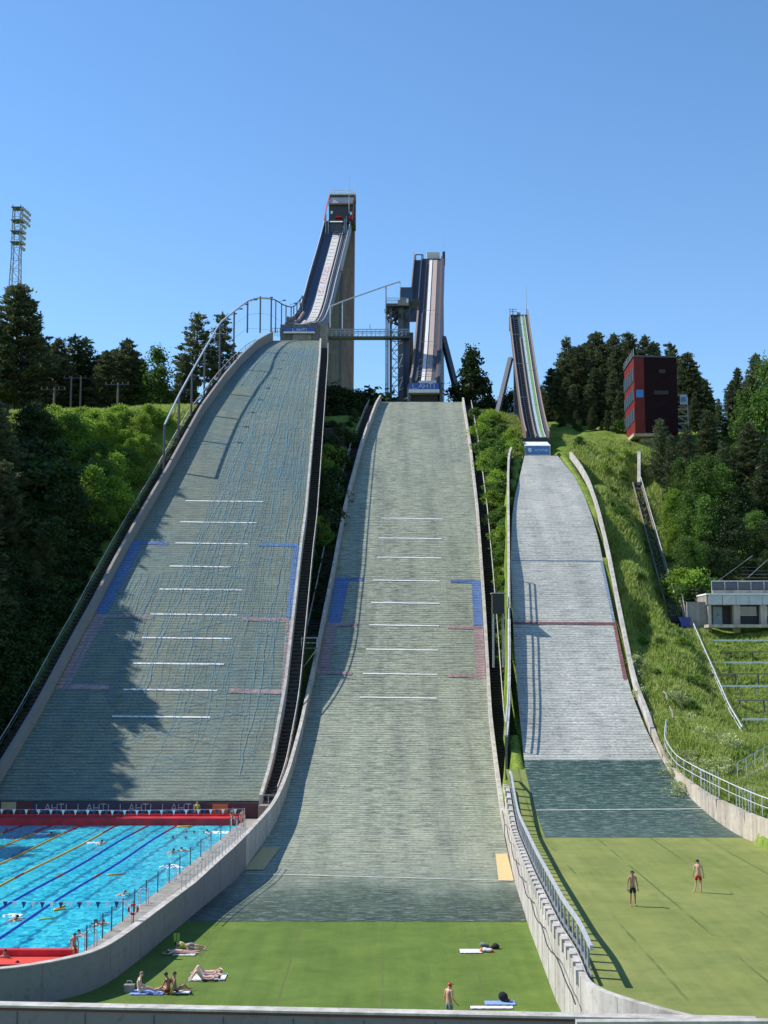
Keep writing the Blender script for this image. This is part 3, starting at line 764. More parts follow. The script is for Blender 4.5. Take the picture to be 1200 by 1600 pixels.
def railing(parent, path, h, mat, step=1.4, r=.03, lows=1, pname='post', rname='rail'):
    """path: points of the top rail"""
    acc = 1e9; last = None
    dense = resamp(path, max(30, len(path) * 6)) if len(path) > 2 else [tuple(np.array(path[0]) + (np.array(path[1]) - np.array(path[0])) * i / 60) for i in range(61)]
    for p in dense:
        if last is not None: acc += math.dist(p, last)
        last = p
        if acc >= step:
            acc = 0; q = MB(); q.tube([(p[0], p[1], p[2] - h), p], r, 5); q.build(pname, mat, parent)
    q = MB(); q.tube(path, r * 1.2, 5); q.build(rname, mat, parent)
    for k in range(lows):
        q = MB(); q.tube([(p[0], p[1], p[2] - h * (k + 1) / (lows + 1)) for p in path], r * .8, 5); q.build(rname, mat, parent)
railing(crail, rp, 1.25, M['galv'], 1.6, .035, 1)
for (u, v, Y) in ((1096, 1204, 96.8), (1150, 1229, 90.6)):
    p = P(u, v, Y); g = MB()
    for k in range(7): g.tube([(p.x + .18 * k, p.y - .1 * k, p.z - 2.1), (p.x + .18 * k, p.y - .1 * k, p.z + .05)], .022, 4)
    g.build('gate', M['galv'], crail)

# ---- pool
WZ = .9
def pex(y): return -12.5 - (113.8 - y) * .0431       # pool edge, right side
poly_grid('pool_water', M['water'], 55.6, 113.95, lambda y: -46, lambda y: (pex(y) + .02 if y > 62 else pex(62) - (62 - y) * .9), WZ, 10, 4)
pool = thing('swimming_pool', 'open air swimming pool with grey kerbs below the largest landing slope', 'pool', (-20, 85, 0))
mb = MB()
path = [(pex(y), y, 0) for y in np.linspace(117.2, 62.5, 40)]
mb.sweep(path, None, secf=lambda i: [(0, -2.9), (0, 1.15), (-(mL(path[i][1]) - .36 - pex(path[i][1])), 1.15), (-(mL(path[i][1]) - .36 - pex(path[i][1])), -2.9)]); mb.build('deck', M['conc'], pool)
# wall path
PW = [(mL(96), 96), (mL(92), 92), (mL(88), 88), (mL(77.5), 77.5), (mL(66.4), 66.4), (mL(63.5), 63.5), (mL(63.5) - .45, 61.4), (-14.7, 59.9), (-16, 58.7), (-18, 57.8), (-26, 56.5), (-46, 55)]
pwall = thing('pool_wall', 'grey concrete wall round the pool, curving round its near corner beside the middle turf', 'wall', (-13, 70, 0))
pw3 = resamp([(x, y, 0) for x, y in PW], 90)
def ptop(y): return float(np.interp(y, [50, 56, 60, 64, 80, 90, 96], [1.7, 1.7, 1.7, 1.72, 1.8, 2.25, 2.55]))
def sec(i):
    t = ptop(pw3[i][1]); return [(0, -.8), (0, t), (.34, t), (.34, -.8)]
mb = MB(); mb.sweep(pw3, None, secf=sec); mb.build('wall_body', M['pool_wall'], pwall)
def sec(i):
    t = ptop(pw3[i][1]); return [(-.03, t), (-.03, t + .05), (.37, t + .05), (.37, t)]
mb = MB(); mb.sweep(pw3, None, secf=sec); mb.build('coping', M['white_conc'], pwall)
joints(pwall, pw3, ptop, -1, 4.6)
# railing on the far half of the pool wall
prail = thing('railing', 'low grey railing on the far half of the pool wall', 'railing', (-11, 90, 2.5))
path = [(p[0] - .17, p[1], ptop(p[1]) + .85) for p in pw3 if p[1] > 76]
railing(prail, path, .85, M['galv'], .9, .025, 1)
# red bulkheads
bk = thing('pool_bulkhead', 'long red floating bulkhead across the far end of the pool', 'pool bulkhead', (-28, 115, .9))
mb = MB(); mb.bb(-46, -12.6, 114.0, 115.6, .5, 1.5); mb.build('deck', M['red'], bk)
mb = MB(); mb.bb(-46, -12.6, 115.6, 115.8, .5, 1.68); mb.build('kerb', M['red'], bk)
bk = thing('pool_bulkhead', 'red bulkhead with red deck coloured as sunlit at the near end of the pool', 'pool bulkhead', (-17, 62, .9))
mb = MB(); mb.bb(-19.6, -14.75, 61.9, 63.5, .6, 1.12); mb.build('deck', M['red_lit'], bk)
mb = MB(); mb.bb(-19.6, -14.75, 63.5, 63.9, .6, 1.42); mb.build('kerb', M['red'], bk)
# lane ropes: strings of floats
FARU = [(88, 'y'), (135, 'y'), (190, 'y'), (236, 'b'), (280, 'b'), (42, 'y')]
nms = {280: 'blue lane rope nearest the pool wall', 236: 'blue lane rope, second from the pool wall', 190: 'yellow lane rope next to the blue ones',
       135: 'middle yellow lane rope', 88: 'yellow lane rope, third from the blue ones', 42: 'yellow lane rope farthest left, partly in shadow'}
for u, c in FARU:
    x0 = (u - 600) / F * 113.2
    t = thing('lane_rope', nms[u] + ', with red ends', 'lane rope', (x0, 113, WZ), 'lane ropes of the pool')
    secs = [MB() for _ in range(5)]; y = 113.8; k = 0
    while y > 64.2:
        sc_ = 0 if y > 109 else 1 if y > 88.9 else 2 if y > 87.1 else 3 if y > 68 else 4
        mbq = secs[sc_]
        x = x0 - (113 - y) * .043 + .10 * math.sin(y * .25 + u)
        mbq.tube([(x, y, WZ + .03), (x - .012, y - .30, WZ + .03)], .07, 6); y -= .36
    [q_.build('red_floats' if i_ % 2 == 0 else 'coloured_floats', M['red'] if i_ % 2 == 0 else M['rope_y' if c == 'y' else 'rope_b'], t) for i_, q_ in enumerate(secs)]
# pennant lines
def pennants(Y, z, u0, u1, step, sag, label, w=.26, h=.34):
    t = thing('pennant_line', label, 'pennant line', ((u0 - 600) / F * Y, Y, z))
    a = xu(u0, Y, z); b = xu(u1, Y, z); q = MB()
    pts = [(a + (b - a) * i / 30, Y, z - sag * math.sin(PI * i / 30)) for i in range(31)]
    q.tube(pts, .012, 4); q.build('cord', M['galv'], t)
    x = a + .2; k = 0
    while x < b - .2:
        zz = z - sag * math.sin(PI * (x - a) / (b - a)); q = MB()
        q.add([(x - w / 2, Y - .01, zz), (x + w / 2, Y - .01, zz), (x, Y - .05, zz - h), (x - w / 2, Y + .01, zz), (x + w / 2, Y + .01, zz), (x, Y + .0, zz - h)],
              [(0, 2, 1), (3, 4, 5), (0, 1, 4, 3), (1, 2, 5, 4), (2, 0, 3, 5)])
        q.build('pennant', M['white' if k % 2 == 0 else 'cloth_navy'], t); x += step; k += 1
    q = MB(); q.tube([(b, Y, WZ - .3), (b, Y, z + .05)], .035, 6); q.build('pole', M['galv'], t)
M['cloth_navy'] = plain('navy_pennant', (.03, .06, .16), .8, bs=0)
pennants(110.5, 2.72, -20, 382, .52, .12, 'line of small white and blue pennants above the far end of the pool', .3, .42)
pennants(69.5, 2.62, -12, 206, .49, .06, 'line of white and navy pennants across the near part of the pool')
# posts along the pool edge
pp = thing('pool_edge_posts', 'row of thin dark posts and cords along the pool edge beside the grey wall', 'post row', (-13, 85, WZ))
ys_ = [64.4, 65.8, 67.4, 69.2, 71.6, 74.3, 77.2, 80.3, 83.6, 87, 90.6, 94.5, 98.6, 103, 107.5, 112]
for y in ys_:
    q = MB(); q.tube([(pex(y) + .12, y, 1.1), (pex(y) + .12, y, 2.4)], .035, 5); q.build('post', M['dsteel'], pp)
q = MB(); q.tube([(pex(y) + .12, y, 2.3 - .12 * (i % 2)) for i, y in enumerate(ys_[4:10])], .014, 4); q.build('cord', M['dsteel'], pp)
for y, lb in ((65.2, 'pool ladder at the near corner by the curved wall'), (76.5, 'pool ladder beside the grey wall, nearer of the two middle ones'), (84.5, 'pool ladder halfway along the grey pool wall'), (97, 'pool ladder towards the far end of the grey pool wall'), (109.5, 'pool ladder beside the far red bulkhead')):
    t = thing('pool_ladder', lb, 'ladder', (pex(y), y, 1.1)); q = MB()
    for d in (-.3, .3):
        q.tube([(pex(y) - .12, y + d, .5), (pex(y) - .12, y + d, 1.95), (pex(y) + .1, y + d, 2.1), (pex(y) + .35, y + d, 1.9), (pex(y) + .35, y + d, 1.15)], .03, 6)
    q.build('handrail', M['galv'], t); q = MB()
    for k in range(3): q.bb(pex(y) - .2, pex(y) - .06, y - .3, y + .3, .55 + .25 * k, .59 + .25 * k)
    q.build('step', M['galv'], t)
# lifebuoy
p = P(208, 1421, 68.6)
t = thing('lifebuoy', 'red lifebuoy hanging on a post at the pool edge', 'lifebuoy', (p.x, p.y, p.z)); q = MB(); ns = 20
vs = []
for i in range(ns):
    a = 2 * PI * i / ns
    for k in range(8):
        b_ = 2 * PI * k / 8; rr = .24 + .06 * math.cos(b_); vs.append((p.x + rr * math.cos(a), p.y + .06 * math.sin(b_), p.z + rr * math.sin(a)))
q.add(vs, [(i * 8 + k, i * 8 + (k + 1) % 8, ((i + 1) % ns) * 8 + (k + 1) % 8, ((i + 1) % ns) * 8 + k) for i in range(ns) for k in range(8)]); q.build('ring', M['cloth_red'], t, True)
q = MB()
for a in (45, 135, 225, 315): q.box((p.x + .24 * math.cos(R(a)), p.y, p.z + .24 * math.sin(R(a))), (.12, .145, .12)); 
q.build('bands', M['white'], t)
q = MB(); q.tube([(p.x, p.y + .12, 1.0), (p.x, p.y + .12, p.z + .4)], .03, 6); tag(q.build('post', M['dsteel']), 'thin post holding the red lifebuoy at the pool edge', 'post')
# board wall below the big hill
bw = thing('advertising_board', 'long dark board wall lettered LAHTI four times behind the far end of the pool', 'sign board', (-25, 116.9, 1.5))
q = MB(); q.bb(xu(52, 116.9, 2), xu(322, 116.9, 2), 116.85, 117.0, .2, 2.6); q.build('panel', M['board'], bw)
q = MB(); q.bb(xu(322, 116.9, 2) + .01, xu(402, 116.9, 2), 116.87, 117.0, .2, 2.5); q.build('side_panel', M['redboard'], bw); q = MB(); q.bb(-46, xu(52, 116.9, 2) - .01, 116.87, 117.0, .2, 2.65); q.build('side_panel', M['redboard'], bw)
q = MB(); q.bb(xu(332, 116.8, 2), xu(356, 116.8, 2), 116.77, 116.84, 1.6, 2.4); tag(q.build('poster', M['orange']), 'orange poster on the board wall right of the LAHTI lettering', 'poster')
q = MB(); q.bb(xu(2, 116.8, 2), xu(25, 116.8, 2), 116.77, 116.84, 1.9, 2.6); tag(q.build('poster', M['tan']), 'tan and yellow poster at the left end of the board wall', 'poster')
def text(s, x0, x1, z0, z1, y, mat, parent, name='lettering', ext=.02, rx=PI / 2):
    cu = bpy.data.curves.new(name, 'FONT'); cu.body = s; cu.extrude = ext; cu.size = 1
    o = bpy.data.objects.new(name, cu); COL.objects.link(o); bpy.context.view_layer.update()
    me = bpy.data.meshes.new_from_object(o.evaluated_get(bpy.context.evaluated_depsgraph_get())); bpy.data.objects.remove(o)
    co = np.empty(len(me.vertices) * 3); me.vertices.foreach_get('co', co); co = co.reshape(-1, 3)
    mn, mx = co.min(0), co.max(0); off = OFF.get(parent.name, Vector())
    out = np.stack([x0 + (co[:, 0] - mn[0]) / (mx[0] - mn[0]) * (x1 - x0) - off.x, y - co[:, 2] - off.y, z0 + (co[:, 1] - mn[1]) / (mx[1] - mn[1]) * (z1 - z0) - off.z], 1)
    me.vertices.foreach_set('co', out.ravel()); me.materials.clear(); me.materials.append(mat)
    o = bpy.data.objects.new(name, me); COL.objects.link(o); o.parent = parent; OFF[o.name] = off
    return o
def strokes(s, x0, x1, z0, z1, y, mat, parent, t=.05):
    """thin outline capitals with the long-footed L of the place's signs"""
    G = {'L': [((0, 1), (0, 0)), ((0, 0), (.85, 0))], 'A': [((.0, 0), (.5, 1)), ((.5, 1), (1, 0)), ((.22, .4), (.78, .4))], 'H': [((0, 0), (0, 1)), ((1, 0), (1, 1)), ((0, .5), (1, .5))],
         'T': [((0, 1), (1, 1)), ((.5, 1), (.5, 0))], 'I': [((.5, 0), (.5, 1))]}
    wd = {'L': 1.0, 'A': .9, 'H': .8, 'T': .8, 'I': .3}; gap = .2
    tot = sum(wd[c] for c in s) + gap * (len(s) - 1); x = 0; q = MB()
    for c in s:
        for k, (a, b) in enumerate(G[c]):
            pa = (x0 + (x + a[0] * wd[c]) / tot * (x1 - x0), y - .001 * k, z0 + a[1] * (z1 - z0)); pb = (x0 + (x + b[0] * wd[c]) / tot * (x1 - x0), y - .001 * k, z0 + b[1] * (z1 - z0))
            q.beam(pa, pb, t, t)
        x += wd[c] + gap
    return q.build('lettering', mat, parent)
for a, b in ((57, 105), (122, 171), (188, 237), (254, 304)):
    strokes('LAHTI', xu(a, 116.8, 2), xu(b, 116.8, 2), 1.75, 2.42, 116.8, M['dim_letters'], bw, .075)

# foreground wall
fw = thing('boundary_wall', 'dark grey wall with pale coping running across the very front of the picture', 'wall', (0, 43, 0))
a = P(-140, 1554.5, 43.9); b_ = P(1185, 1587, 41.4); za_, zb2_ = a.z - .30, b_.z - .17
ax, ay = a.x, a.y; bx, by = b_.x, b_.y
q = MB(); q.beam((ax, ay + .2, za_ - 2.1), (bx, by + .2, zb2_ - 2.1), .34, 4.16); q.build('wall_body', M['front_wall'], fw)
d_ = (Vector((bx, by, 0)) - Vector((ax, ay, 0))).normalized()
q = MB(); q.beam((ax, ay + .22, za_), (bx, by + .22, zb2_), .5, .07); q.build('coping', M['white_conc'], fw)
q = MB(); q.beam((ax, ay + .01, za_ - .08), (bx, by + .01, zb2_ - .08), .04, .09); q.build('drip_edge', M['redboard'], fw)
q = MB()
for i in range(12):
    t = (i + .6) / 12; q.box((ax + (bx - ax) * t, ay + (by - ay) * t + .02, za_ - 1.15), (.03, .03, 2.0))
q.build('panel_joint', M['dsteel'], fw)
p = P(900, 1594.5, 38); p2 = P(1260, 1593, 38)
q = MB(); q.beam((p.x, p.y, p.z - .1), (p2.x, p2.y, p2.z - .1), .3, .2); tag(q.build('kerb', M['white_conc']), 'pale concrete kerb just in front of the dark foreground wall', 'kerb')
# ------------------------------------------------------------------ stairs beside the hills
def stairs(label, prof, fx, y0, y1, w, dzf, mat='stair', rail_side=1, rail_mat='white_conc', railh=.95, both=False, loc=None, step=.55, posts=True):
    t = thing('staircase', label, 'stairs', (fx(y0), y0, prof(y0)))
    q = MB(); y = y0
    while y < y1:
        z = prof(y + step / 2) + dzf(y); q.box((fx(y) + w / 2, y + step / 2, z - .12), (abs(w), step * .86, .14)); y += step
    q.build('steps', M[mat], t)
    q = MB(); pth = [(fx(yy) + w / 2, yy, prof(yy) + dzf(yy) - .35) for yy in np.linspace(y0, y1, 60)]
    q.sweep(pth, [(-abs(w) / 2, -.6), (-abs(w) / 2, 0), (abs(w) / 2, 0), (abs(w) / 2, -.6)]); q.build('stringer', M['conc_dark'], t)
    for sd in ((rail_side,) if not both else (0, 1)):
        xx = lambda yy: fx(yy) + w * sd
        q = MB(); q.tube([(xx(yy), yy, prof(yy) + dzf(yy) + railh) for yy in np.linspace(y0, y1, 80)], .06, 5); q.build('handrail', M[rail_mat], t)
        q = MB(); q.tube([(xx(yy), yy, prof(yy) + dzf(yy) + railh * .5) for yy in np.linspace(y0, y1, 80)], .025, 4); q.build('handrail', M['steel'], t)
        if posts:
            yy = y0
            while yy < y1:
                q = MB(); q.tube([(xx(yy), yy, prof(yy) + dzf(yy)), (xx(yy), yy, prof(yy) + dzf(yy) + railh)], .03, 4); q.build('post', M['steel'], t); yy += 3.0
    return t
stairs('long dark staircase outside the left wall of the largest slope', big, lambda y: bL(y) - .45 - 1.7, 118, 236, 1.7, lambda y: -.2, rail_side=0)
stairs('long dark staircase along the right edge of the largest slope', big, lambda y: bR(y) + .35, 118, 238, 1.25, lambda y: -1.2 * min(1, (y - 118) / 12), rail_side=1)
stairs('dark staircase outside the left wall of the middle slope', mid, lambda y: mL(y) - .4 - 1.5, 148, 223, 1.5, lambda y: -.2, rail_side=0)
stairs('dark staircase outside the right wall of the middle slope', mid, lambda y: mR(y) + .35, 107, 223, 1.2, lambda y: -.25, rail_side=1, rail_mat='white_conc')
# little landing at the foot of the stairs by the pool corner
t = thing('stair_landing', 'small brown timber landing at the foot of the stairs by the pool corner', 'landing', (bR(117.5), 116.5, 2))
q = MB(); q.bb(bR(117.5) + .1, bR(117.5) + 1.9, 115.9, 118.2, 2.2, 2.35); q.build('deck', M['wood'], t)
q = MB(); q.bb(bR(117.5) + .1, bR(117.5) + 1.9, 115.8, 115.9, 1.2, 2.2); q.build('front_panel', M['wood'], t)
q = MB(); [q.tube([(bR(117.5) + a, 115.95, 2.3), (bR(117.5) + a, 115.95, 3.3)], .03, 4) for a in (.2, 1.0, 1.8)]; q.tube([(bR(117.5) + .2, 115.95, 3.3), (bR(117.5) + 1.8, 115.95, 3.3)], .03, 4); q.build('rail', M['steel'], t)
# cross platforms in the gap between the largest and the middle slope
def platform(u, v, Y, w, label, drop=3.0, brace=True, roof=False):
    p = P(u, v, Y); t = thing('platform', label, 'platform', (p.x, p.y, p.z)); q = MB(); q.bb(p.x - w / 2, p.x + w / 2, p.y - .9, p.y + .9, p.z - .15, p.z); q.build('deck', M['dsteel'], t)
    for a in (-w / 2, w / 2):
        q = MB(); q.tube([(p.x + a, p.y - .8, p.z - drop), (p.x + a, p.y - .8, p.z + 1.05)], .05, 5); q.build('post', M['steel'], t)
    q = MB(); q.tube([(p.x - w / 2, p.y - .8, p.z + 1.05), (p.x + w / 2, p.y - .8, p.z + 1.05)], .045, 5); q.tube([(p.x - w / 2, p.y - .8, p.z + .5), (p.x + w / 2, p.y - .8, p.z + .5)], .03, 5); q.build('rail', M['steel'], t)
    if brace:
        q = MB(); q.beam((p.x - w / 2, p.y - .8, p.z - drop * .8), (p.x + w / 2, p.y - .8, p.z - .1), .08); q.build('brace', M['steel'], t)
    return t
platform(508, 822, 171, 3.4, 'grey steel platform with rails between the largest and middle slopes')
platform(484, 1012, 141, 1.7, 'small steel platform where the two staircases meet low between the slopes')
t = thing('viewing_box', 'small weathered box with a plant on it beside the right wall of the middle slope', 'box', P(778, 935, 130))
p = P(778, 942, 130); q = MB(); q.bb(p.x - .6, p.x + .6, p.y - .8, p.y + .8, p.z - 1.1, p.z + .9); q.build('casing', M['black'], t)
q = MB(); q.bb(p.x - .7, p.x + .75, p.y - .9, p.y + .9, p.z + .9, p.z + 1.0); q.build('lid', M['steel'], t)
for a, b_ in ((-.5, -.7), (.5, -.7), (.5, .7), (-.5, .7)):
    q = MB(); q.tube([(p.x + a, p.y + b_, p.z - 6.5), (p.x + a, p.y + b_, p.z - 1.1)], .06, 5); q.build('leg', M['steel'], t)
# dark sign box KEITTIO MAAILMA
p = P(521, 688, 197)
t = thing('billboard', 'dark billboard with small white writing among bushes left of the middle slope', 'billboard', (p.x, p.y, p.z - 2))
q = MB(); q.bb(p.x - 1.75, p.x + 1.75, p.y, p.y + .35, p.z - 1.7, p.z + 1.8); q.build('panel', M['black'], t)
q = MB(); q.bb(p.x - 1.85, p.x + 1.85, p.y - .05, p.y + .4, p.z + 1.8, p.z + 1.92); q.build('frame', M['dsteel'], t)
text('KEITTIÖ', p.x - .7, p.x + .85, p.z + .02, p.z + .5, p.y - .02, M['letters'], t)
text('MAAILMA', p.x - .8, p.x + 1.0, p.z - .65, p.z - .22, p.y - .02, M['letters'], t)
for a in (-1.4, 1.4):
    q = MB(); q.bb(p.x + a - .08, p.x + a + .08, p.y + .05, p.y + .25, p.z - 6, p.z - 1.7); q.build('leg', M['dsteel'], t)
# slim platform, added to cast a shadow across the middle slope
p = P(546, 690, 199)
t = thing('shadow_platform', 'added steel platform for its shadow, standing over the stairs left of the middle slope', 'platform', tuple(p)); q = MB()
q.bb(p.x - 1.2, p.x + .2, p.y - .7, p.y + .7, p.z - .1, p.z + .02); q.build('deck', M['dsteel'], t)
q = MB(); q.tube([(p.x - .5, p.y, p.z - 6), (p.x - .5, p.y, p.z)], .1, 6); q.build('post', M['dsteel'], t)

# ------------------------------------------------------------------ net poles along the left of the largest slope
net = thing('lamp_rail', 'curved pipe rail with small lamps on tall dark poles left of the largest slope', 'lamp rail', tuple(P(366, 547, 232)))
TOP = [(257, 664, 735), (280, 616, 684), (300, 580, 646), (320, 545, 612), (344, 504, 575), (366, 486, 548), (387, 470, 530), (407, 463, 523), (424, 467, 521)]
far = [(424, 467, 247), (431, 469, 249), (440, 475, 251), (447, 478, 253), (455, 480, 255), (459, 479, 257), (464, 474, 259), (469, 468, 261), (473, 462, 263)]
tops = []
for u, v, vb in TOP:
    Y = IB(vb) if vb > 533 else 240 + (533 - vb) * .3
    tops.append(tuple(P(u, v, Y)))
tops2 = [tuple(P(*a)) for a in far[1:]]
allp = tops + tops2
q = MB(); q.tube(resamp(tops, 60), .16, 6); q.build('pipe', M['galv'], net)
q = MB(); q.tube(resamp([tops[-1]] + tops2, 40), .12, 6); q.build('pipe', M['dsteel'], net)
for i, p in enumerate(allp):
    zb = big(p[1]) - 3.5 if p[1] < 240 else P(450, 520, p[1]).z
    if i in (1, 3): pass
    q = MB(); q.tube([(p[0], p[1], zb), (p[0], p[1], p[2])], .17 if i < 9 else .13, 6); q.build('pole', M['dsteel'], net)
dense = resamp(allp, 34)
for i, p in enumerate(dense):
    if i % 2 == 0 and i > 2:
        q = MB(); q.beam(p, (p[0] + .9, p[1] - .1, p[2] + .25), .06); q.box((p[0] + 1.15, p[1] - .12, p[2] + .3), (.6, .35, .16)); q.build('lamp', M['dsteel'], net)
for k in (.35, .68):
    q = MB(); q.tube([(p[0], p[1], p[2] - (p[2] - (big(min(p[1], 240)))) * k) for p in allp[4:12]], .02, 4); q.build('wire', M['dsteel'], net)
# right-hand frame: sloping pipe on posts
t = thing('lamp_rail', 'straight sloping pipe on slender posts between the largest slope and the lift tower', 'lamp rail', tuple(P(535, 520, 243)))
A_ = [(516, 479, 243, 512), (535, 471, 243.5, 514), (603, 447, 246, 622), (625, 440, 247, 480)]
q = MB(); q.tube([tuple(P(u, v, Y)) for u, v, Y, _ in A_], .15, 6); q.build('pipe', M['galv'], t)
for u, v, Y, vb in A_:
    q = MB(); a = P(u, v, Y); b_ = P(u - (1.5 if vb > 600 else 0), vb, Y); q.tube([a, (a.x, a.y, b_.z)], .17 if vb > 600 else .11, 6); q.build('post', M['galv'] if vb < 515 else M['steel'], t)
a = P(606, 500, 246); b_ = P(606, 622, 246); q = MB(); q.tube([a, (a.x, a.y, b_.z)], .17, 6); q.build('post', M['steel'], t)
q = MB()
for v in (540, 570, 600, 618): a = P(602, v, 246); q.beam((a.x, a.y, a.z), (a.x + .6, a.y, a.z), .12)
q.build('tie', M['steel'], t)

# ------------------------------------------------------------------ in-run of the largest hill
def lerp(a, b, t): return a + (b - a) * t
def inrun(pts, n=70):
    pr = hermite([(y, z, s) for (_, y, z, s) in pts]); ya, yb_ = pts[0][1], pts[-1][1]
    out = []
    for i in range(n + 1):
        y = lerp(ya, yb_, i / n); x = np.interp(y, [p[1] for p in pts], [p[0] for p in pts]); out.append((float(x), y, pr(y)))
    return out
def strip(path, a, b, dz, mat, parent, name, th=.12, label=None, i0=0, i1=None, af=None, uvm=False):
    path = path[i0:i1]; q = MB(); n = len(path)
    def sec(i):
        w0, w1 = (a, b) if af is None else af(i / (n - 1))
        return [(w0, dz - th), (w0, dz), (w1, dz), (w1, dz - th)]
    q.sweep(path, None, secf=sec); uv = None
    if uvm: uv = [(p[0] , math.hypot(p[1], p[2])) for p in q.v]
    o = q.build(name, mat, parent, uv=uv)
    if label: o['label'] = label
    return o
x0 = P(472, 507, 242.5); x1 = P(529, 345, 330)
T1 = thing('inrun_tower', 'tallest ski jump in-run, curved dark trough rising to an orange-trimmed cabin on a concrete pylon', 'ski jump tower', (x0.x, x0.y, x0.z))
pts = [(x0.x, 242.5, x0.z, .20), (lerp(x0.x, x1.x, .48) - .3, 285, lerp(x0.z, x1.z, .385), .70), (x1.x, 330, x1.z, .78)]
ip = inrun(pts)
N_ = len(ip)
HW = lambda t: 2.75 + .5 * t
def secfloor(i): w = HW(i / N_); return [(-w, -1.2), (-w, 0), (w, 0), (w, -1.2)]
q = MB(); q.sweep(ip, None, secf=secfloor); q.build('trough_floor', M['dsteel'], T1)
def secl(s):
    def f(i): t = i / N_; w = HW(t); h = (1.5 if s < 0 else .55) + .3 * t; return [(s * w, -2.0 - .8 * t), (s * (w + .25), -2.0 - .8 * t), (s * (w + .25), h), (s * w, h)][::(1 if s > 0 else -1)]
    return f
q = MB(); q.sweep(ip, None, secf=secl(-1)); q.build('side_wall', M['dsteel'], T1)
q = MB(); q.sweep(ip, None, secf=secl(1)); q.build('side_wall', M['dsteel'], T1)
for s in (-1, 1):
    q = MB(); q.tube([(p[0] + s * (HW(i / N_) + .12), p[1], p[2] + ((1.6 if s < 0 else .65) + .3 * i / N_)) for i, p in enumerate(ip)], .10, 5); q.build('edge_rail', M['galv'], T1)
strip(ip, -1.7, -.9, .10, M['blue_clad'], T1, 'stair_strip', i0=3, i1=66)
strip(ip, -.65, 1.15, .16, M['cream'], T1, 'track', .2, i0=6, i1=63)
strip(ip, -.6, .75, .20, M['redmarks'], T1, 'track_marking', .02, 'red lettering pattern on the pale track', i0=31, i1=47, uvm=True)
strip(ip, -1.5, -.6, .22, M['cream'], T1, 'lower_track', .2, i0=0, i1=13)
strip(ip, -1.4, -.7, .26, M['redmarks'], T1, 'track_marking', .02, 'red marks at the lower left of the track', i0=9, i1=14, uvm=True)
strip(ip, 1.2, 1.35, .45, M['wood'], T1, 'handrail', .5, i0=2, i1=66)
strip(ip, 1.7, 1.9, .5, M['galv'], T1, 'handrail', .06, i0=0, i1=66)
q = MB()
for i in range(4, 66, 2):
    p = ip[i]; q.box((p[0] + 1.8, p[1], p[2] + .25), (.05, .05, .6)); q.box((p[0] + .25, p[1], p[2] + .18), (1.3, .12, .08))
q.build('rungs', M['steel'], T1)
# start structure: bar and cabin below the top
p = ip[64]
q = MB(); q.bb(p[0] - 1.55, p[0] + 1.6, p[1], p[1] + 3, p[2] - .5, p[2] + 2.4); q.build('start_hut', M['dsteel'], T1)
q = MB(); q.beam((p[0] + .02, p[1] - .6, p[2] + 2.5), (p[0] + .02, p[1] + 3.4, p[2] + 4.1), 3.3, .12); q.build('hut_roof', M['white'], T1)
q = MB()
for s, hh in ((-2.6, 3.2), (-1.9, 2.6), (2.2, 2.8), (2.7, 3.4)):
    for k in range(3): q.beam((p[0] + s, p[1] + k * 1.2 - 3, p[2] - 1.5 + k * .8), (p[0] + s, p[1] + k * 1.2 - 3, p[2] + hh - 1 + k * .8), .14)
    q.beam((p[0] + s, p[1] - 3, p[2] + hh - 1.1), (p[0] + s, p[1] + 1, p[2] + hh + .6), .1)
    q.beam((p[0] + s, p[1] - 3, p[2] + hh - 2.1), (p[0] + s, p[1] + 1, p[2] + hh - .6), .1)
q.build('start_platform_frame', M['steel'], T1)
# stepped staircase tower on right of the top section
q = MB()
for i in range(44, 66):
    pp_ = ip[i]; q.box((pp_[0] + 3.4, pp_[1], pp_[2] - .1), (.7, 1.25, 1.5))
q.build('stair_tower', M['steel'], T1)
# cabin: roof deck, glazed band, red frames
def quadc(us, Y, v0, v1): a = P(us[0], v0, Y); b_ = P(us[1], v1, Y); return a.x, b_.x, b_.z, a.z
Yc = 327
xl, xr, zb, zt2 = quadc((511, 557), Yc, 303, 345)
q = MB(); q.bb(xl + .5, xr - .3, Yc + .4, Yc + 7, zb - .4, zt2 - .3); q.build('cabin_body', M['navy'], T1)
_, _, z1_, z2_ = quadc((511, 557), Yc, 304, 319)
q = MB()
q.add([(xl + .9, Yc + .8, z2_), (xr - .55, Yc + .8, z2_), (xr - 1.0, Yc - .9, z1_), (xl + .35, Yc - .9, z1_), (xl + .9, Yc + 1.4, z2_), (xr - .55, Yc + 1.4, z2_), (xr - 1.0, Yc + 1.4, z1_), (xl + .35, Yc + 1.4, z1_)],
      [(0, 3, 2, 1), (4, 5, 6, 7), (0, 1, 5, 4), (1, 2, 6, 5), (2, 3, 7, 6), (3, 0, 4, 7)]); q.build('window_band', M['tglass'], T1)
q = MB(); q.bb(xl + .6, xr - .2, Yc - .1, Yc + 7.2, z2_ + .02, z2_ + .5); q.build('roof', M['white'], T1)
q = MB()
for k in range(9): q.tube([(xl + .9 + k * .72, Yc + .1, z2_ + .5), (xl + .9 + k * .72, Yc + .1, z2_ + 1.2)], .04, 4)
q.tube([(xl + .9, Yc + .1, z2_ + 1.2), (xr - .9, Yc + .1, z2_ + 1.2)], .06, 4); q.build('roof_railing', M['galv'], T1)
q = MB(); q.beam((xr - .55, Yc + .6, z2_ + .1), (xr - 1.1, Yc - 1.2, zb - .2), .18); q.build('red_frame', M['red_trim'], T1)
q = MB(); q.beam((xl + .7, Yc + .6, z2_ + .1), (xl + .1, Yc - 1.2, z1_ - .3), .22); q.beam((xl + .1, Yc - 1.2, z1_ - .3), (xl - .5, Yc - 4, zb - 1.2), .25); q.build('red_frame', M['red_trim'], T1)
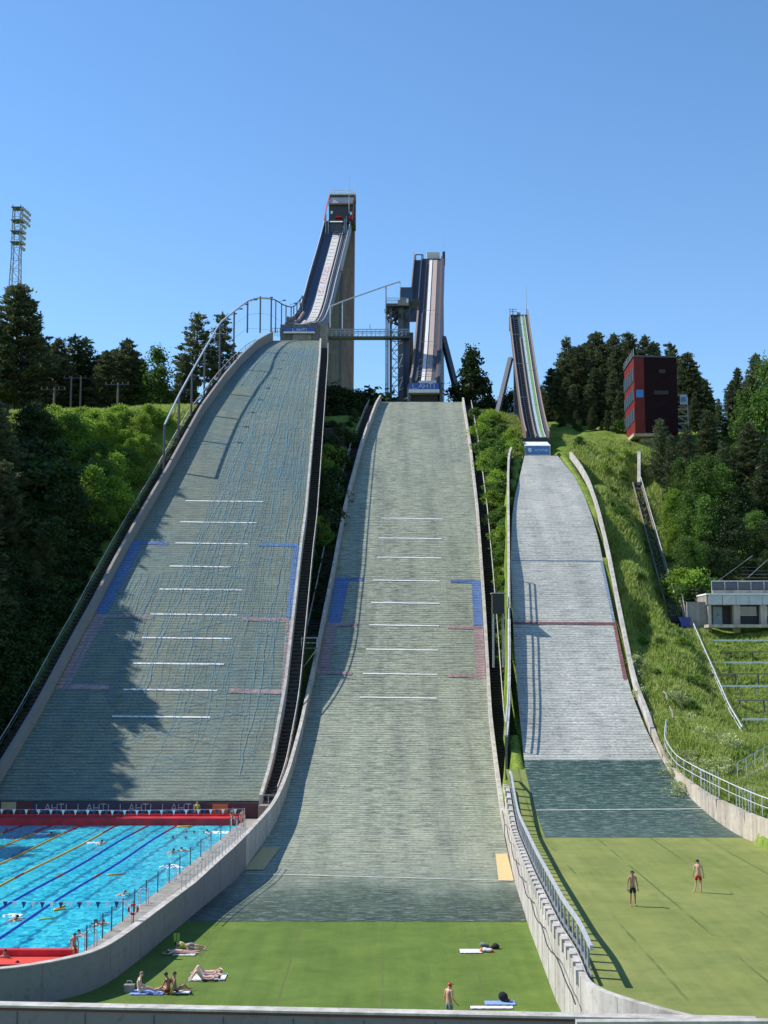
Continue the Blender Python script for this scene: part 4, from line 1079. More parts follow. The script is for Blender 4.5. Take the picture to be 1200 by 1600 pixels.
q = MB(); q.bb(xl + .4, xr - .9, Yc - .95, Yc - .8, z1_ - .25, z1_ - .02); q.build('red_sill', M['red_trim'], T1)
q = MB(); q.bb(xl + 2.4, xl + 4.0, Yc - .9, Yc + .3, zb + .7, zb + 1.0); q.bb(xr - 1.8, xr - 1.1, Yc - 1, Yc + .3, zb + .2, zb + .9); q.build('red_equipment', M['cloth_red'], T1)
q = MB(); q.bb(xl + 1.0, xl + 1.5, Yc - .2, Yc + .3, zb + 1.9, zb + 2.6); q.bb(xr - 1.7, xr - 1.2, Yc - .1, Yc + .3, zb + 1.6, zb + 2.4); q.build('small_window', M['letters'], T1)
def antenna(u, v0, v1, Y, label, parent, r=.05):
    a = P(u, v1, Y); b_ = P(u, v0, Y); q = MB(); q.tube([a, (a.x, a.y, b_.z)], [r, r * .5], 5); return q.build('antenna', M['galv'], parent)
antenna(545.3, 266, 333, 325.5, '', T1, .09); antenna(522.5, 292, 303, 327, '', T1, .07); antenna(553.5, 294, 303, 331, '', T1, .07)
# concrete pylon
pa = P(549.5, 612, 334); pt_ = P(554.5, 318, 334)
tw = 7.2
q = MB(); zt3 = zt2 - 1.2; zb3 = 50; xr_b = P(549, 612, 334).x + .2; xr_t = P(554, 345, 334).x
q.add([(xr_b - 7.8, 334, zb3), (xr_b, 334, zb3), (xr_b, 342, zb3), (xr_b - 7.8, 342, zb3), (xr_t - 6.6, 334, zt3), (xr_t, 334, zt3), (xr_t, 342, zt3), (xr_t - 6.6, 342, zt3)],
      [(0, 3, 2, 1), (4, 5, 6, 7), (0, 1, 5, 4), (1, 2, 6, 5), (2, 3, 7, 6), (3, 0, 4, 7)]); q.build('pylon', M['pylon'], T1)
q = MB(); q.add([(xr_b - 4.6, 333.93, zb3), (xr_b - 3.6, 333.93, zb3), (xr_t - 3.0, 333.93, zt3 - 9), (xr_t - 3.9, 333.93, zt3 - 9), (xr_b - 4.6, 334.1, zb3), (xr_b - 3.6, 334.1, zb3), (xr_t - 3.0, 334.1, zt3 - 9), (xr_t - 3.9, 334.1, zt3 - 9)],
      [(0, 1, 2, 3), (4, 7, 6, 5), (0, 4, 5, 1), (1, 5, 6, 2), (2, 6, 7, 3), (3, 7, 4, 0)]); q.build('pylon_groove', M['dsteel'], T1)
# lower piers carrying the trough
for i in (14, 28, 42, 56):
    pp_ = ip[i]; q = MB(); q.bb(pp_[0] - 1.6, pp_[0] + 1.6, pp_[1] - .6, pp_[1] + .6, 56, pp_[2] - 1.3); q.build('pier', M['conc_dark'], T1)
# take-off table with sign
tb = thing('takeoff_building', 'grey take-off table building on top of the largest slope with a blue LAHTI sign', 'building', tuple(P(468, 532, 241)))
xa, xb, z_a, z_b = quadc((438, 500), 241.5, 507, 534)
q = MB(); q.bb(xa, xb, 241.5, 247, z_a - 3, z_b); q.build('wall', M['conc_dark'], tb)
xa2, xb2, za2, zb2 = quadc((457, 486), 241.3, 522.5, 532); q = MB(); q.bb(xa2, xb2, 241.42, 241.6, za2, zb2); q.build('panel', M['conc'], tb)
xa2, xb2, za2, zb2 = quadc((444, 491), 240.9, 512.5, 518.3); q = MB(); q.bb(xa2, xb2, 240.9, 241.3, za2, zb2); q.build('sign', M['blue_sign'], tb)
strokes('LAHTI', lerp(xa2, xb2, .28), lerp(xa2, xb2, .75), za2 + .1, zb2 - .1, 240.87, M['letters'], tb, .07)
q = MB(); q.bb(xa2 - .1, xb2 + .1, 240.7, 241.4, za2 - .3, za2 - .02); q.build('ledge', M['white'], tb)
xa3, xb3, za3, zb3_ = quadc((497, 512), 241.8, 505, 534); q = MB(); q.bb(xb - .1, xb3, 241.7, 246, za3 - 3, zb3_ - .2); q.build('side_block', M['conc'], tb)
q = MB()
for k in range(6): q.tube([(xa - 1.6 + k * .5, 242, z_b - 2.2), (xa - 1.6 + k * .5, 242, z_b - .6)], .05, 4)
q.tube([(xa - 1.6, 242, z_b - .6), (xa + 1, 242, z_b - .6)], .05, 4); q.tube([(xa - 1.6, 242, z_b - 1.3), (xa + 1, 242, z_b - 1.3)], .05, 4); q.build('railing', M['steel'], tb)
# curved edge of trough mouth at left
q = MB(); a1 = P(447, 506, 243); a2 = P(456, 507, 245); a3 = P(467, 500, 250); a4 = P(474, 489, 256); q.tube([a1, a2, a3, a4], .35, 6); q.build('trough_lip', M['wood'], T1)
# bridge
br_ = thing('footbridge', 'grey lattice footbridge between the largest in-run and the lift tower', 'footbridge', tuple(P(560, 528, 243)))
xa, xb, z0_, z1_ = quadc((502, 640), 243.2, 515, 528)
q = MB(); q.bb(xa, xb, 243, 245, z0_, z0_ + .3); q.build('deck', M['dsteel'], br_)
for yy in (243.0, 245.0):
    q = MB(); q.beam((xa + 1, yy, z1_), (xb, yy, z1_), .13); q.beam((xa + 1, yy, z1_ - .35), (xb, yy, z1_ - .35), .07); xx = xa + 1.2; k = 0
    while xx < xb:
        q.beam((xx, yy, z0_ + .3), (xx, yy, z1_), .08)
        if xx + .85 < xb: q.beam((xx, yy, z0_ + (.3 if k % 2 else 1.2)), (xx + .85, yy, z0_ + (1.2 if k % 2 else .3)), .05)
        xx += .85; k += 1
    q.build('parapet', M['steel'], br_)
a = P(578, 515, 243.1); b2 = P(578, 507, 243.1); q = MB(); q.tube([a, b2], .06, 4); q.build('lamp', M['dsteel'], br_)

# ------------------------------------------------------------------ in-run of the middle hill
x0 = P(663, 598, 230); x1 = P(676, 407, 298)
T2 = thing('inrun_tower', 'middle ski jump in-run, straight dark trough with a pale track and a leaning strut', 'ski jump tower', tuple(x0))
ip2 = inrun([(x0.x, 230, x0.z, .30), (lerp(x0.x, x1.x, .33), 252, lerp(x0.z, x1.z, .27), .65), (x1.x, 298, x1.z, .72)], 60)
def W2(t): return lerp(2.55, 2.65, t)
q = MB(); q.sweep(ip2, None, secf=lambda i: [(-W2(i / 60), -1.0), (-W2(i / 60), 0), (W2(i / 60), 0), (W2(i / 60), -1.0)]); q.build('trough_floor', M['dsteel'], T2)
q = MB(); q.sweep(ip2, None, secf=lambda i: [(2.4, -2.2), (2.4, 1.2), (2.85, 1.2), (2.85, -2.2)]); q.build('side_wall', M['navy'], T2)
q = MB(); q.sweep(ip2, None, secf=lambda i: [(2.0, 0), (2.0, 1.0), (2.38, 1.0), (2.38, 0)]); q.build('inner_wall', M['brown'], T2)
q = MB(); q.sweep(ip2[:40], None, secf=lambda i: [(-2.7, -1.2), (-2.7, 1.0), (-2.35, 1.0), (-2.35, -1.2)]); q.build('side_wall', M['wood'], T2)
strip(ip2, -1.75, -1.35, .5, M['navy'], T2, 'stair_strip', .6)
strip(ip2, -1.3, -.72, .08, M['wood'], T2, 'step_strip', .1)
strip(ip2, -.7, -.05, .14, M['white'], T2, 'track', .2)
strip(ip2, .05, 1.15, .10, M['pinktan'], T2, 'track_bed', .16)
strip(ip2, -.02, .03, .22, M['dsteel'], T2, 'groove', .3)
q = MB()
for i in range(2, 58):
    for k in (0, .5):
        a = np.array(ip2[i]); b2 = np.array(ip2[i + 1]); c_ = a + (b2 - a) * k; q.box((c_[0] - 1.0, c_[1], c_[2] + .12), (.6, .12, .07))
q.build('steps', M['brown'], T2)
for i in (2, 4, 6, 9, 12, 20, 34):
    pp_ = ip2[i]; q = MB()
    q.beam((pp_[0] - 1.4, pp_[1], pp_[2] + .9), (pp_[0] + 1.3, pp_[1], pp_[2] + .9), .06); q.beam((pp_[0] - 1.4, pp_[1], pp_[2]), (pp_[0] - 1.4, pp_[1], pp_[2] + .9), .06); q.beam((pp_[0] + 1.3, pp_[1], pp_[2]), (pp_[0] + 1.3, pp_[1], pp_[2] + .9), .06); q.build('cross_rail', M['steel'], T2)
# hut at top
xa, xb, z0_, z1_ = quadc((667, 687), 299, 394, 404)
q = MB(); q.bb(xa, xb, 299, 301, z0_, z1_); q.build('top_panel', M['cream'], T2)
xa, xb, z0_, z1_ = quadc((660, 693), 298.5, 404, 416); q = MB(); q.bb(xa, xb, 298.6, 303, z0_, z1_); q.build('start_hut', M['dsteel'], T2)
q = MB(); q.bb(xa, xb, 298.6, 300, 60, z0_ - .0); q.build('rear_support', M['navy'], T2)
xa, xb, z0_, z1_ = quadc((691, 695), 298, 397, 416); q = MB(); q.bb(xa, xb, 296, 299, z0_, z1_); q.build('corner_post', M['navy'], T2)
antenna(693.5, 364, 400, 298, '', T2, .05)
# tall closed stair box at upper left
q = MB(); up = [p for p in ip2 if p[1] > 268]
q.sweep(up, None, secf=lambda i: [(-4.5, -1.6), (-4.5, 1.9), (-4.25, 1.9), (-4.25, -1.6)]); q.build('stair_side', M['wood'], T2)
q = MB(); q.sweep(up, None, secf=lambda i: [(-4.24, -1.6), (-4.24, 0.2), (-2.7, .2), (-2.7, -1.6)]); q.build('stair_body', M['navy'], T2)
q = MB(); q.sweep(up, None, secf=lambda i: [(-2.69, -1.6), (-2.69, 1.4), (-2.5, 1.4), (-2.5, -1.6)]); q.build('stair_inner_wall', M['dsteel'], T2)
for (ua, ub, va, vb) in ((649.5, 661, 398, 406),):
    xa, xb, z0_, z1_ = quadc((ua, ub), 298, va, vb); q = MB()
    q.beam((xa, 298, z0_ - 1), (xa, 298, z1_), .22); q.beam((xb, 298, z0_ - 1), (xb, 298, z1_), .22); q.beam((xa, 298, z1_), (xb, 298, z1_), .2); q.build('stair_portal', M['navy'], T2)
# tall side wall / columns to the ground
q = MB(); vs = []
for p in ip2[:44:3]:
    vs += [(p[0] + 2.86, p[1], p[2] - 1.9), (p[0] + 2.86, p[1], max(56.5, p[2] - 30)), (p[0] + 2.5, p[1], max(56.5, p[2] - 30)), (p[0] + 2.5, p[1], p[2] - 1.9)]
n_ = len(vs) // 4; fs = []
for i in range(n_ - 1):
    for k in range(4): fs.append((i * 4 + k, i * 4 + (k + 1) % 4, i * 4 + 4 + (k + 1) % 4, i * 4 + 4 + k))
fs += [(0, 3, 2, 1), (n_ * 4 - 4, n_ * 4 - 3, n_ * 4 - 2, n_ * 4 - 1)]
q.add(vs, fs); q.build('support_wall', M['navy'], T2)
a = P(692, 527, 262); b2 = P(720, 636, 256); q = MB(); q.beam(a, b2, 1.0, 1.0); q.build('strut', M['dsteel'], T2)
# table block, sign
tb = thing('takeoff_building', 'dark recessed take-off table of the middle slope with a blue LAHTI sign', 'building', tuple(P(664, 628, 229)))
xa, xb, z0_, z1_ = quadc((638, 690), 229, 596, 632); q = MB(); q.bb(xa + .3, xb - .3, 230, 236, z0_, z1_ - .3); q.build('wall', M['black'], tb)
xa, xb, z0_, z1_ = quadc((639.5, 686), 228.6, 598.5, 608); q = MB(); q.bb(xa, xb, 228.6, 229.6, z0_, z1_); q.build('sign', M['blue_sign'], tb)
strokes('LAHTI', lerp(xa, xb, .12), lerp(xa, xb, .86), z0_ + .12, z1_ - .12, 228.55, M['letters'], tb, .08)
xa, xb, z0_, z1_ = quadc((639, 686.5), 228.4, 608.3, 613.5); q = MB(); q.bb(xa, xb, 228.35, 230.5, z0_, z1_); q.build('ledge', M['white'], tb)
xa, xb, z0_, z1_ = quadc((655, 682), 229, 593, 597); q = MB(); q.bb(xa, xb, 229.2, 232, z0_ - .2, z1_ - .15); q.build('track_end', M['cream'], tb)
for a in (640, 689):
    p = P(a, 632, 229.4); q = MB(); q.bb(p.x - .25, p.x + .25, 229.0, 235, p.z - 1, p.z + 3.8); q.build('pillar', M['dsteel'], tb)
# lift tower (lattice)
lt = thing('lift_tower', 'dark steel lattice tower with blue cladding and a platform, left of the middle in-run', 'lift tower', tuple(P(622, 622, 246)))
def colm(u, v0, v1, Y, w, mat, name='column'):
    a = P(u, v0, Y); b2 = P(u, v1, Y); q = MB(); q.bb(a.x - w / 2, a.x + w / 2, Y - w / 2, Y + w / 2, b2.z, a.z); return q.build(name, mat, lt)
colm(610.5, 478, 628, 245, .5, M['dsteel']); colm(626, 475, 628, 245.2, 1.1, M['dsteel']); colm(610.5, 478, 628, 250, .35, M['dsteel']); 
xa, xb, z0_, z1_ = quadc((630, 640.5), 245.4, 449, 630); q = MB(); q.bb(xa, xb, 245.4, 249, z0_, z1_); q.build('lift_shaft', M['blue_clad'], lt)
xa, xb, z0_, z1_ = quadc((626, 645), 245.3, 449, 472); q = MB(); q.bb(xa, xb, 245.2, 249.4, z0_, z1_); q.build('shaft_head', M['blue_clad'], lt)
xa, xb, z0_, z1_ = quadc((637, 646), 246.5, 520, 600); q = MB(); q.bb(xa, xb, 246.2, 249, z0_, z1_); q.build('brown_cladding', M['brown'], lt)
xa, xb, z0_, z1_ = quadc((603, 640), 244.5, 476, 480); q = MB(); q.bb(xa, xb, 243.6, 250, z0_, z1_); q.build('platform', M['dsteel'], lt)
q = MB()
for k in range(16):
    xx = lerp(xa, xb - .6, k / 15); q.beam((xx, 243.7, z1_), (xx, 243.7, z1_ + 1.1), .06)
q.beam((xa, 243.7, z1_ + 1.1), (xb - .6, 243.7, z1_ + 1.1), .07); q.beam((xa, 243.7, z1_ + .6), (xb - .6, 243.7, z1_ + .6), .05); q.build('platform_railing', M['steel'], lt)
# mesh drapes below the platform
q = MB()
for k in range(60):
    uu = rnd.uniform(604, 636); vv = rnd.uniform(480, 508 - abs(uu - 618) * .5); a = P(uu, vv, 244.2 + rnd.random() * 4)
    q.box(tuple(a), (rnd.uniform(.3, 1.1), rnd.uniform(.1, .5), rnd.uniform(.3, 1.0)), 0, rnd.random(), rnd.random())
q.build('hoist_machinery', M['dsteel'], lt)
q = MB(); p = P(631, 476, 243.8); q.bb(p.x - 1.2, p.x + .9, 243.5, 245, p.z - .2, p.z + .9); q.build('machine_housing', M['conc'], lt)
q = MB(); p = P(636.5, 471, 243.6); q.bb(p.x - .2, p.x + .2, 243.4, 243.8, p.z - .3, p.z + .5); q.build('white_lamp', M['white'], lt)
q = MB()
v = 505; k = 0; pts_ = []
while v < 625:
    a = P(612, v, 245); b2 = P(624, v, 245); v2 = v + 14; c_ = P(612, v2, 245); d_2 = P(624, v2, 245)
    q.beam(a, b2, .14)
    if k % 2: q.beam(a, d_2, .11); q.beam((a.x, 250, a.z), (d_2.x, 250, d_2.z), .09)
    else: q.beam(b2, c_, .11); q.beam((b2.x, 250, b2.z), (c_.x, 250, c_.z), .09)
    q.beam(a, (a.x, 250, a.z), .1); q.beam((a.x, 250, a.z), (c_.x, 245, c_.z), .08)
    v = v2; k += 1
q.build('bracing', M['dsteel'], lt)
q = MB(); v = 520; k = 0
while v < 620:
    a = P(623.5, v, 244.5); b2 = P(629.5, v - 3, 244.5); c_ = P(629, v - 17 if k % 2 else v + 11, 244.5); q.beam(a, b2, .12); q.beam(a if k % 2 else b2, c_ if k % 2 else P(623.5, v + 14, 244.5), .1); v += 18; k += 1
q.build('lit_bracing', M['galv'], lt)  # paler steel stands in for sunlight on these braces
xa, xb, z0_, z1_ = quadc((640, 655), 250, 470, 476); q = MB(); q.bb(xa, xb, 248, 252, z0_, z1_); q.build('link_bridge', M['dsteel'], lt)
xa, xb, z0_, z1_ = quadc((606, 640), 243, 621, 632); q = MB(); q.bb(xa, xb, 243, 250, z0_ - 2, z1_); q.build('plinth', M['conc_dark'], lt)

# ------------------------------------------------------------------ in-run of the small hill
x0 = P(841, 684, 186); x1 = P(810.5, 494, 236)
T3 = thing('inrun_tower', 'narrow weathered ski jump in-run with green and pale tracks above the smallest slope', 'ski jump tower', tuple(x0))
xm = P(822, 600, 205)
ip3 = inrun([(x0.x, 186, x0.z, .30), (lerp(x0.x, x1.x, .22), 199, zrow(199, 640), .60), (x1.x, 236, x1.z, .74)], 60)
def W3(t): return lerp(1.75, 1.75, t)
q = MB(); q.sweep(ip3, [(-1.6, -.7), (-1.6, 0), (1.7, 0), (1.7, -.7)]); q.build('trough_floor', M['dsteel'], T3)
for s, mt in ((-1, 'brown'), (1, 'brown')):
    q = MB(); sec_ = [(s * 1.62, -1.6), (s * 1.62, .9), (s * 1.78, .9), (s * 1.78, -1.6)]
    q.sweep(ip3, sec_ if s > 0 else sec_[::-1]); q.build('side_wall', M[mt], T3)
    q = MB(); q.tube([(p[0] + s * 1.7, p[1], p[2] + 1.0) for p in ip3], .11, 5); q.build('edge_rail', M['wood'], T3)
strip(ip3, -1.15, -1.0, .4, M['wood'], T3, 'handrail', .4)
strip(ip3, -.95, -.5, .06, M['stair'], T3, 'stair_strip', .1)
strip(ip3, -.35, -.15, .3, M['wood'], T3, 'handrail', .3, i0=0, i1=50)
M['teal_track'] = plain('pale_blue_track', (.42, .48, .52), .5); M['green_track'] = plain('green_track', (.16, .30, .10), .6); M['dark_teal'] = plain('dark_teal_track', (.04, .10, .10), .6)
strip(ip3, -.12, .25, .08, M['dark_teal'], T3, 'track_bed', .1)
strip(ip3, .25, .62, .12, M['teal_track'], T3, 'track', .1)
strip(ip3, .64, 1.05, .10, M['green_track'], T3, 'green_track', .1)
strip(ip3, 1.06, 1.16, .16, M['cream'], T3, 'track_edge', .12)
q = MB()
for i in range(2, 59):
    p = ip3[i]; q.box((p[0] - .72, p[1], p[2] + .14), (.45, .14, .08))
q.build('steps', M['wood'], T3)
for i in (18, 34, 48, 56):
    p = ip3[i]; q = MB(); q.beam((p[0] - 1.6, p[1], p[2] + 1.2), (p[0] + .3, p[1], p[2] + 1.2), .06); q.build('cross_rail', M['steel'], T3)
p = ip3[-1]
q = MB(); q.bb(p[0] - 1.7, p[0] + 1.7, p[1], p[1] + 1.5, p[2] - 2.5, p[2] + .3); q.build('start_platform', M['navy'], T3)
for s in (-1.7, -1.1, 1.5): 
    q = MB(); q.beam((p[0] + s, p[1], p[2]), (p[0] + s, p[1], p[2] + 1.4), .12); q.build('post', M['dsteel'], T3)
q = MB(); [q.beam((p[0] - 1.7, p[1] + .1, p[2] + a), (p[0] - .3, p[1] + .1, p[2] + a), .07) for a in (.9, 1.35)]; q.build('top_rail', M['dsteel'], T3)
q = MB(); q.bb(p[0] - .35, p[0] + .35, p[1] + .2, p[1] + .8, p[2] + .3, p[2] + .8); q.build('seat_box', M['conc_warm'], T3)
antenna(822.5, 446, 492, 236, '', T3, .08)
a = P(798, 560, 222); b2 = P(776, 652, 216); q = MB(); q.beam(a, b2, .75); q.build('strut', M['dsteel'], T3)
a = P(836, 590, 216); b2 = P(852, 690, 214); q = MB(); q.beam((a.x - 1.2, a.y, a.z), b2, .6); q.build('strut', M['dsteel'], T3)
for i in (10, 30, 52):
    p = ip3[i]; q = MB(); q.bb(p[0] - 1.4, p[0] + 1.4, p[1] - .3, p[1] + .3, 48, p[2] - .7); q.build('pier', M['dsteel'], T3)
tb = thing('takeoff_building', 'small white-roofed box with a bright blue front panel at the top of the smallest slope', 'takeoff box', tuple(P(840, 710, 180.5)))
xa, xb, z0_, z1_ = quadc((820, 860), 181, 697, 709); q = MB(); q.bb(xa, xb, 181, 185, z0_ - .6, z1_); q.build('body', M['white'], tb)
q = MB(); q.bb(xa + .12, xb - .12, 180.88, 180.99, z0_ - .1, z1_ - .05); q.build('front_panel', M['sky_sign'], tb)
text('LAHTI ENERGIA', lerp(xa, xb, .36), lerp(xa, xb, .9), z0_ + .35, z0_ + .68, 180.86, M['letters'], tb)
q = MB(); n__ = 16; cx_, cz_ = lerp(xa, xb, .2), z0_ + .52
q.tube([(cx_, 180.85, cz_), (cx_, 180.88, cz_)], .3, 16); q.build('emblem', M['letters'], tb)
q = MB(); q.beam((cx_, 180.83, cz_ - .02), (cx_ + .3, 180.83, cz_ + .08), .07); q.build('emblem_mark', M['sky_sign'], tb)
q = MB(); q.add([(xa - .05, 180.85, z1_), (xb + .05, 180.85, z1_), (xb - .15, 183.2, z1_ + .95), (xa + .0, 183.2, z1_ + .95), (xa - .05, 180.85, z1_ + .06), (xb + .05, 180.85, z1_ + .06), (xb - .15, 183.2, z1_ + 1.0), (xa, 183.2, z1_ + 1.0)],
                [(0, 3, 2, 1), (4, 5, 6, 7), (0, 1, 5, 4), (1, 2, 6, 5), (2, 3, 7, 6), (3, 0, 4, 7)]); q.build('roof', M['white'], tb)
q = MB(); q.bb(xa, xb + .1, 184.2, 186.2, z1_ - 1, x0.z - .35); q.build('table_block', M['black'], tb)

M['dark_clad'] = plain('dark_front_cladding', (.022, .010, .013), .9); M['dark_clad'].node_tree.nodes['Principled BSDF'].inputs['Specular IOR Level'].default_value = .1; M['maroon'].node_tree.nodes['Principled BSDF'].inputs['Specular IOR Level'].default_value = .2
# ------------------------------------------------------------------ red judges' tower
jt = thing('judge_tower', 'dark red judging tower with window bands and overhanging lower floor above the right hillside', 'tower', tuple(P(1015, 690, 190)))
Yj = 190
e = P(990, 560, Yj); xR = P(1058, 560, Yj).x; zt_j = P(990, 557, Yj).z; zb_j = P(990, 676, Yj).z; zlow = P(975, 694, 196).z
xE = e.x; xL = P(975, 570, 199.5).x; yL = 199.5; dpt = 12
foot = [(xE, Yj), (xR, Yj + .6), (xR + .6, Yj + dpt), (xL, yL)]
mid_t = 1.7
q = MB(); vs = [(x, y, z) for z in (zb_j, zt_j) for x, y in foot]
vs[3] = (vs[3][0], vs[3][1], zb_j - 1.4); 
q.add(vs, [(0, 3, 2, 1), (4, 5, 6, 7), (0, 1, 5, 4), (1, 2, 6, 5), (2, 3, 7, 6), (3, 0, 4, 7)]); q.build('wall', M['maroon'], jt)
q = MB(); t0_ = .24; q.add([(lerp(xE, xR, t0_), Yj - .05 + .6 * t0_, zb_j + .02), (xR + .03, Yj + .53, zb_j + .02), (xR + .03, Yj + .53, zt_j - .02), (lerp(xE, xR, t0_), Yj - .05 + .6 * t0_, zt_j - .02), (lerp(xE, xR, t0_), Yj + .05 + .6 * t0_, zb_j + .02), (xR + .03, Yj + .6, zb_j + .02), (xR + .03, Yj + .6, zt_j - .02), (lerp(xE, xR, t0_), Yj + .05 + .6 * t0_, zt_j - .02)], [(0, 1, 2, 3), (7, 6, 5, 4), (0, 4, 5, 1), (1, 5, 6, 2), (2, 6, 7, 3), (3, 7, 4, 0)]); q.build('dark_cladding', M['dark_clad'], jt)
# window bands on the left face
dx, dy = xL - xE, yL - Yj; Ln = math.hypot(dx, dy); nx_, ny_ = dy / Ln * -1, dx / Ln
if nx_ * (-1) < 0: nx_, ny_ = -nx_, -ny_
hz = zt_j - zb_j
for k, (f0, f1) in enumerate(((.14, .32), (.41, .57), (.67, .84))):
    z0_, z1_ = zt_j - hz * f1, zt_j - hz * f0
    q = MB(); o_ = .06
    p0 = (xE + dx * .05 + nx_ * o_, Yj + dy * .05 + ny_ * o_); p1 = (xE + dx * .95 + nx_ * o_, Yj + dy * .95 + ny_ * o_)
    vs = [(p0[0], p0[1], z0_), (p1[0], p1[1], z0_), (p1[0], p1[1], z1_), (p0[0], p0[1], z1_)]; vs += [(x - nx_ * .15, y - ny_ * .15, z) for x, y, z in vs]
    q.add(vs, [(0, 1, 2, 3), (7, 6, 5, 4), (0, 4, 5, 1), (1, 5, 6, 2), (2, 6, 7, 3), (3, 7, 4, 0)]); wb = q.build('window', M['glass'], jt)
    for j in range(6):
        t = .05 + .9 * j / 5; q = MB(); q.beam((xE + dx * t + nx_ * .1, Yj + dy * t + ny_ * .1, z0_), (xE + dx * t + nx_ * .1, Yj + dy * t + ny_ * .1, z1_), .12); q.build('mullion', M['steel'], wb)
a = P(994, 609, Yj - .1); b2 = P(1005.5, 621, Yj - .1); q = MB(); q.bb(a.x, b2.x, Yj - .12, Yj + .3, b2.z, a.z); q.build('window', M['sky_sign'], jt)
a = P(1022, 610, Yj); b2 = P(1045, 616, Yj); q = MB(); q.bb(a.x, b2.x, Yj + .1, Yj + .6, b2.z, a.z); q.build('window', M['black'], jt)
a = P(1030, 577, Yj); b2 = P(1040, 583, Yj); q = MB(); q.bb(a.x, b2.x, Yj + .1, Yj + .6, b2.z, a.z); q.build('window', M['black'], jt)
q = MB(); q.beam((xE, Yj, zt_j + .05), (xR, Yj + .6, zt_j + .05), .3, .25); q.beam((xE, Yj, zt_j + .05), (xL, yL, zt_j + .05), .3, .25); q.build('roof_edge', M['dsteel'], jt)
q = MB(); 
for k in range(8): t = k / 7; q.tube([(xE + dx * t, Yj + dy * t, zt_j), (xE + dx * t, Yj + dy * t, zt_j + 1.2)], .04, 4)
q.tube([(xE, Yj, zt_j + 1.2), (xL, yL, zt_j + 1.2)], .05, 4); q.build('roof_railing', M['steel'], jt)
q = MB(); q.bb(xE + 1.2, xE + 3.2, Yj + 2, Yj + 9, zb_j - 7, zb_j - .05); q.build('stem', M['conc_warm'], jt)
q = MB(); q.bb(xE - .2, xE + 4.8, Yj + .3, Yj + 9, zb_j - .5, zb_j - .02); q.build('underside', M['conc_warm'], jt)
# outside stair & boxes at right of the tower
q = MB()
for k in range(6):
    z_ = P(1066, 618 + k * 11, Yj + 4).z; q.bb(xR + .8, xR + 2.3, Yj + 3.8, Yj + 5.2, z_, z_ + .12)
    q.beam((xR + .8, Yj + 3.8, z_), (xR + 2.3, Yj + 3.8, z_ - 1.0), .08)
q.beam((xR + 2.3, Yj + 3.8, P(1066, 612, Yj).z), (xR + 2.3, Yj + 3.8, P(1066, 690, Yj).z), .12); q.build('outside_stair', M['steel'], jt)
a = P(1062, 617, Yj + 3); b2 = P(1074, 632, Yj + 3); q = MB(); q.bb(a.x, b2.x, Yj + 3, Yj + 5, b2.z, a.z); q.build('stair_cabin', M['steel'], jt)
q = MB(); p = P(1068, 624, Yj + 2.9); q.bb(p.x - .35, p.x + .35, Yj + 2.9, Yj + 3.1, p.z - .3, p.z + .35); q.build('small_window', M['sky_sign'], jt)
# white retaining fin below the tower and long stair
t = thing('retaining_wall', 'narrow white sunlit wall strip standing on the hillside just below the red tower', 'wall', tuple(P(999, 755, 184)))
a = P(998.5, 704, 184); b2 = P(998.5, 757, 178); q = MB(); q.beam((a.x, a.y, a.z - 1.5), (b2.x, b2.y, b2.z - 1.0), .45, 3.2); q.build('wall_body', M['white_conc'], t)
t = thing('staircase', 'long dark straight staircase with pale edges climbing the right hillside', 'stairs', tuple(P(1045, 940, 144)))
A0 = P(995, 756, 178); A1 = P(1046, 940, 144.5)
def seg(A0, A1, w, nst, t, mat='stair', rails=True, sx=1):
    q = MB()
    for k in range(nst):
        f = k / nst; c_ = A0.lerp(A1, f); q.box((c_.x, c_.y, c_.z), (w, abs(A0.y - A1.y) / nst * .8, .16))
    q.build('steps', M[mat], t)
    q = MB(); q.beam((A0.x, A0.y, A0.z - .4), (A1.x, A1.y, A1.z - .4), w, .5); q.build('stringer', M['black'], t)
    if rails:
        for s in (-1, 1):
            q = MB(); q.beam((A0.x + s * w / 2, A0.y, A0.z + .15), (A1.x + s * w / 2, A1.y, A1.z + .15), .16, .22); q.build('kerb', M['wood'], t)
        q = MB(); q.tube([(A0.x + w / 2, A0.y, A0.z + 1), (A1.x + w / 2, A1.y, A1.z + 1)], .05, 5); q.build('handrail', M['galv'], t)
        for k in range(14):
            c_ = A0.lerp(A1, k / 13); q = MB(); q.tube([(c_.x + w / 2, c_.y, c_.z), (c_.x + w / 2, c_.y, c_.z + 1)], .035, 4); q.build('post', M['steel'], t)
seg(A0, A1, 1.15, 90, t)
t = thing('staircase', 'wide dark flight of steps left of the low concrete building', 'stairs', tuple(P(1058, 972, 138)))
seg(P(1055, 937, 144), P(1061, 973, 138.5), 2.0, 16, t, rails=False)
a = P(1064, 917, 144); b2 = P(1073, 972, 138.4); q = MB(); q.beam(a, b2, .08); q.build('handrail', M['galv'], t)
q = MB()
for k in range(16):
    c_ = P(1062, 937, 144).lerp(P(1072, 973, 138.4), k / 15); q.box((c_.x, c_.y, c_.z), (.18, .3, .5))
q.build('cheek_wall', M['conc_warm'], t)
p = P(1069, 971, 137.4); t = thing('litter_bin', 'blue plastic bin at the foot of the wide steps', 'bin', (p.x, p.y, p.z - .35)); q = MB()
q.add([(p.x + a * s1, p.y + b * s1, p.z + c_) for c_, s1 in ((-.6, .42), (.35, .52)) for a, b in ((-1, -1), (1, -1), (1, 1), (-1, 1))], [(0, 3, 2, 1), (4, 5, 6, 7), (0, 1, 5, 4), (1, 2, 6, 5), (2, 3, 7, 6), (3, 0, 4, 7)]); q.build('body', M['bin'], t)
q = MB(); q.box((p.x, p.y, p.z + .4), (1.12, 1.12, .1)); q.build('lid', M['bin'], t)

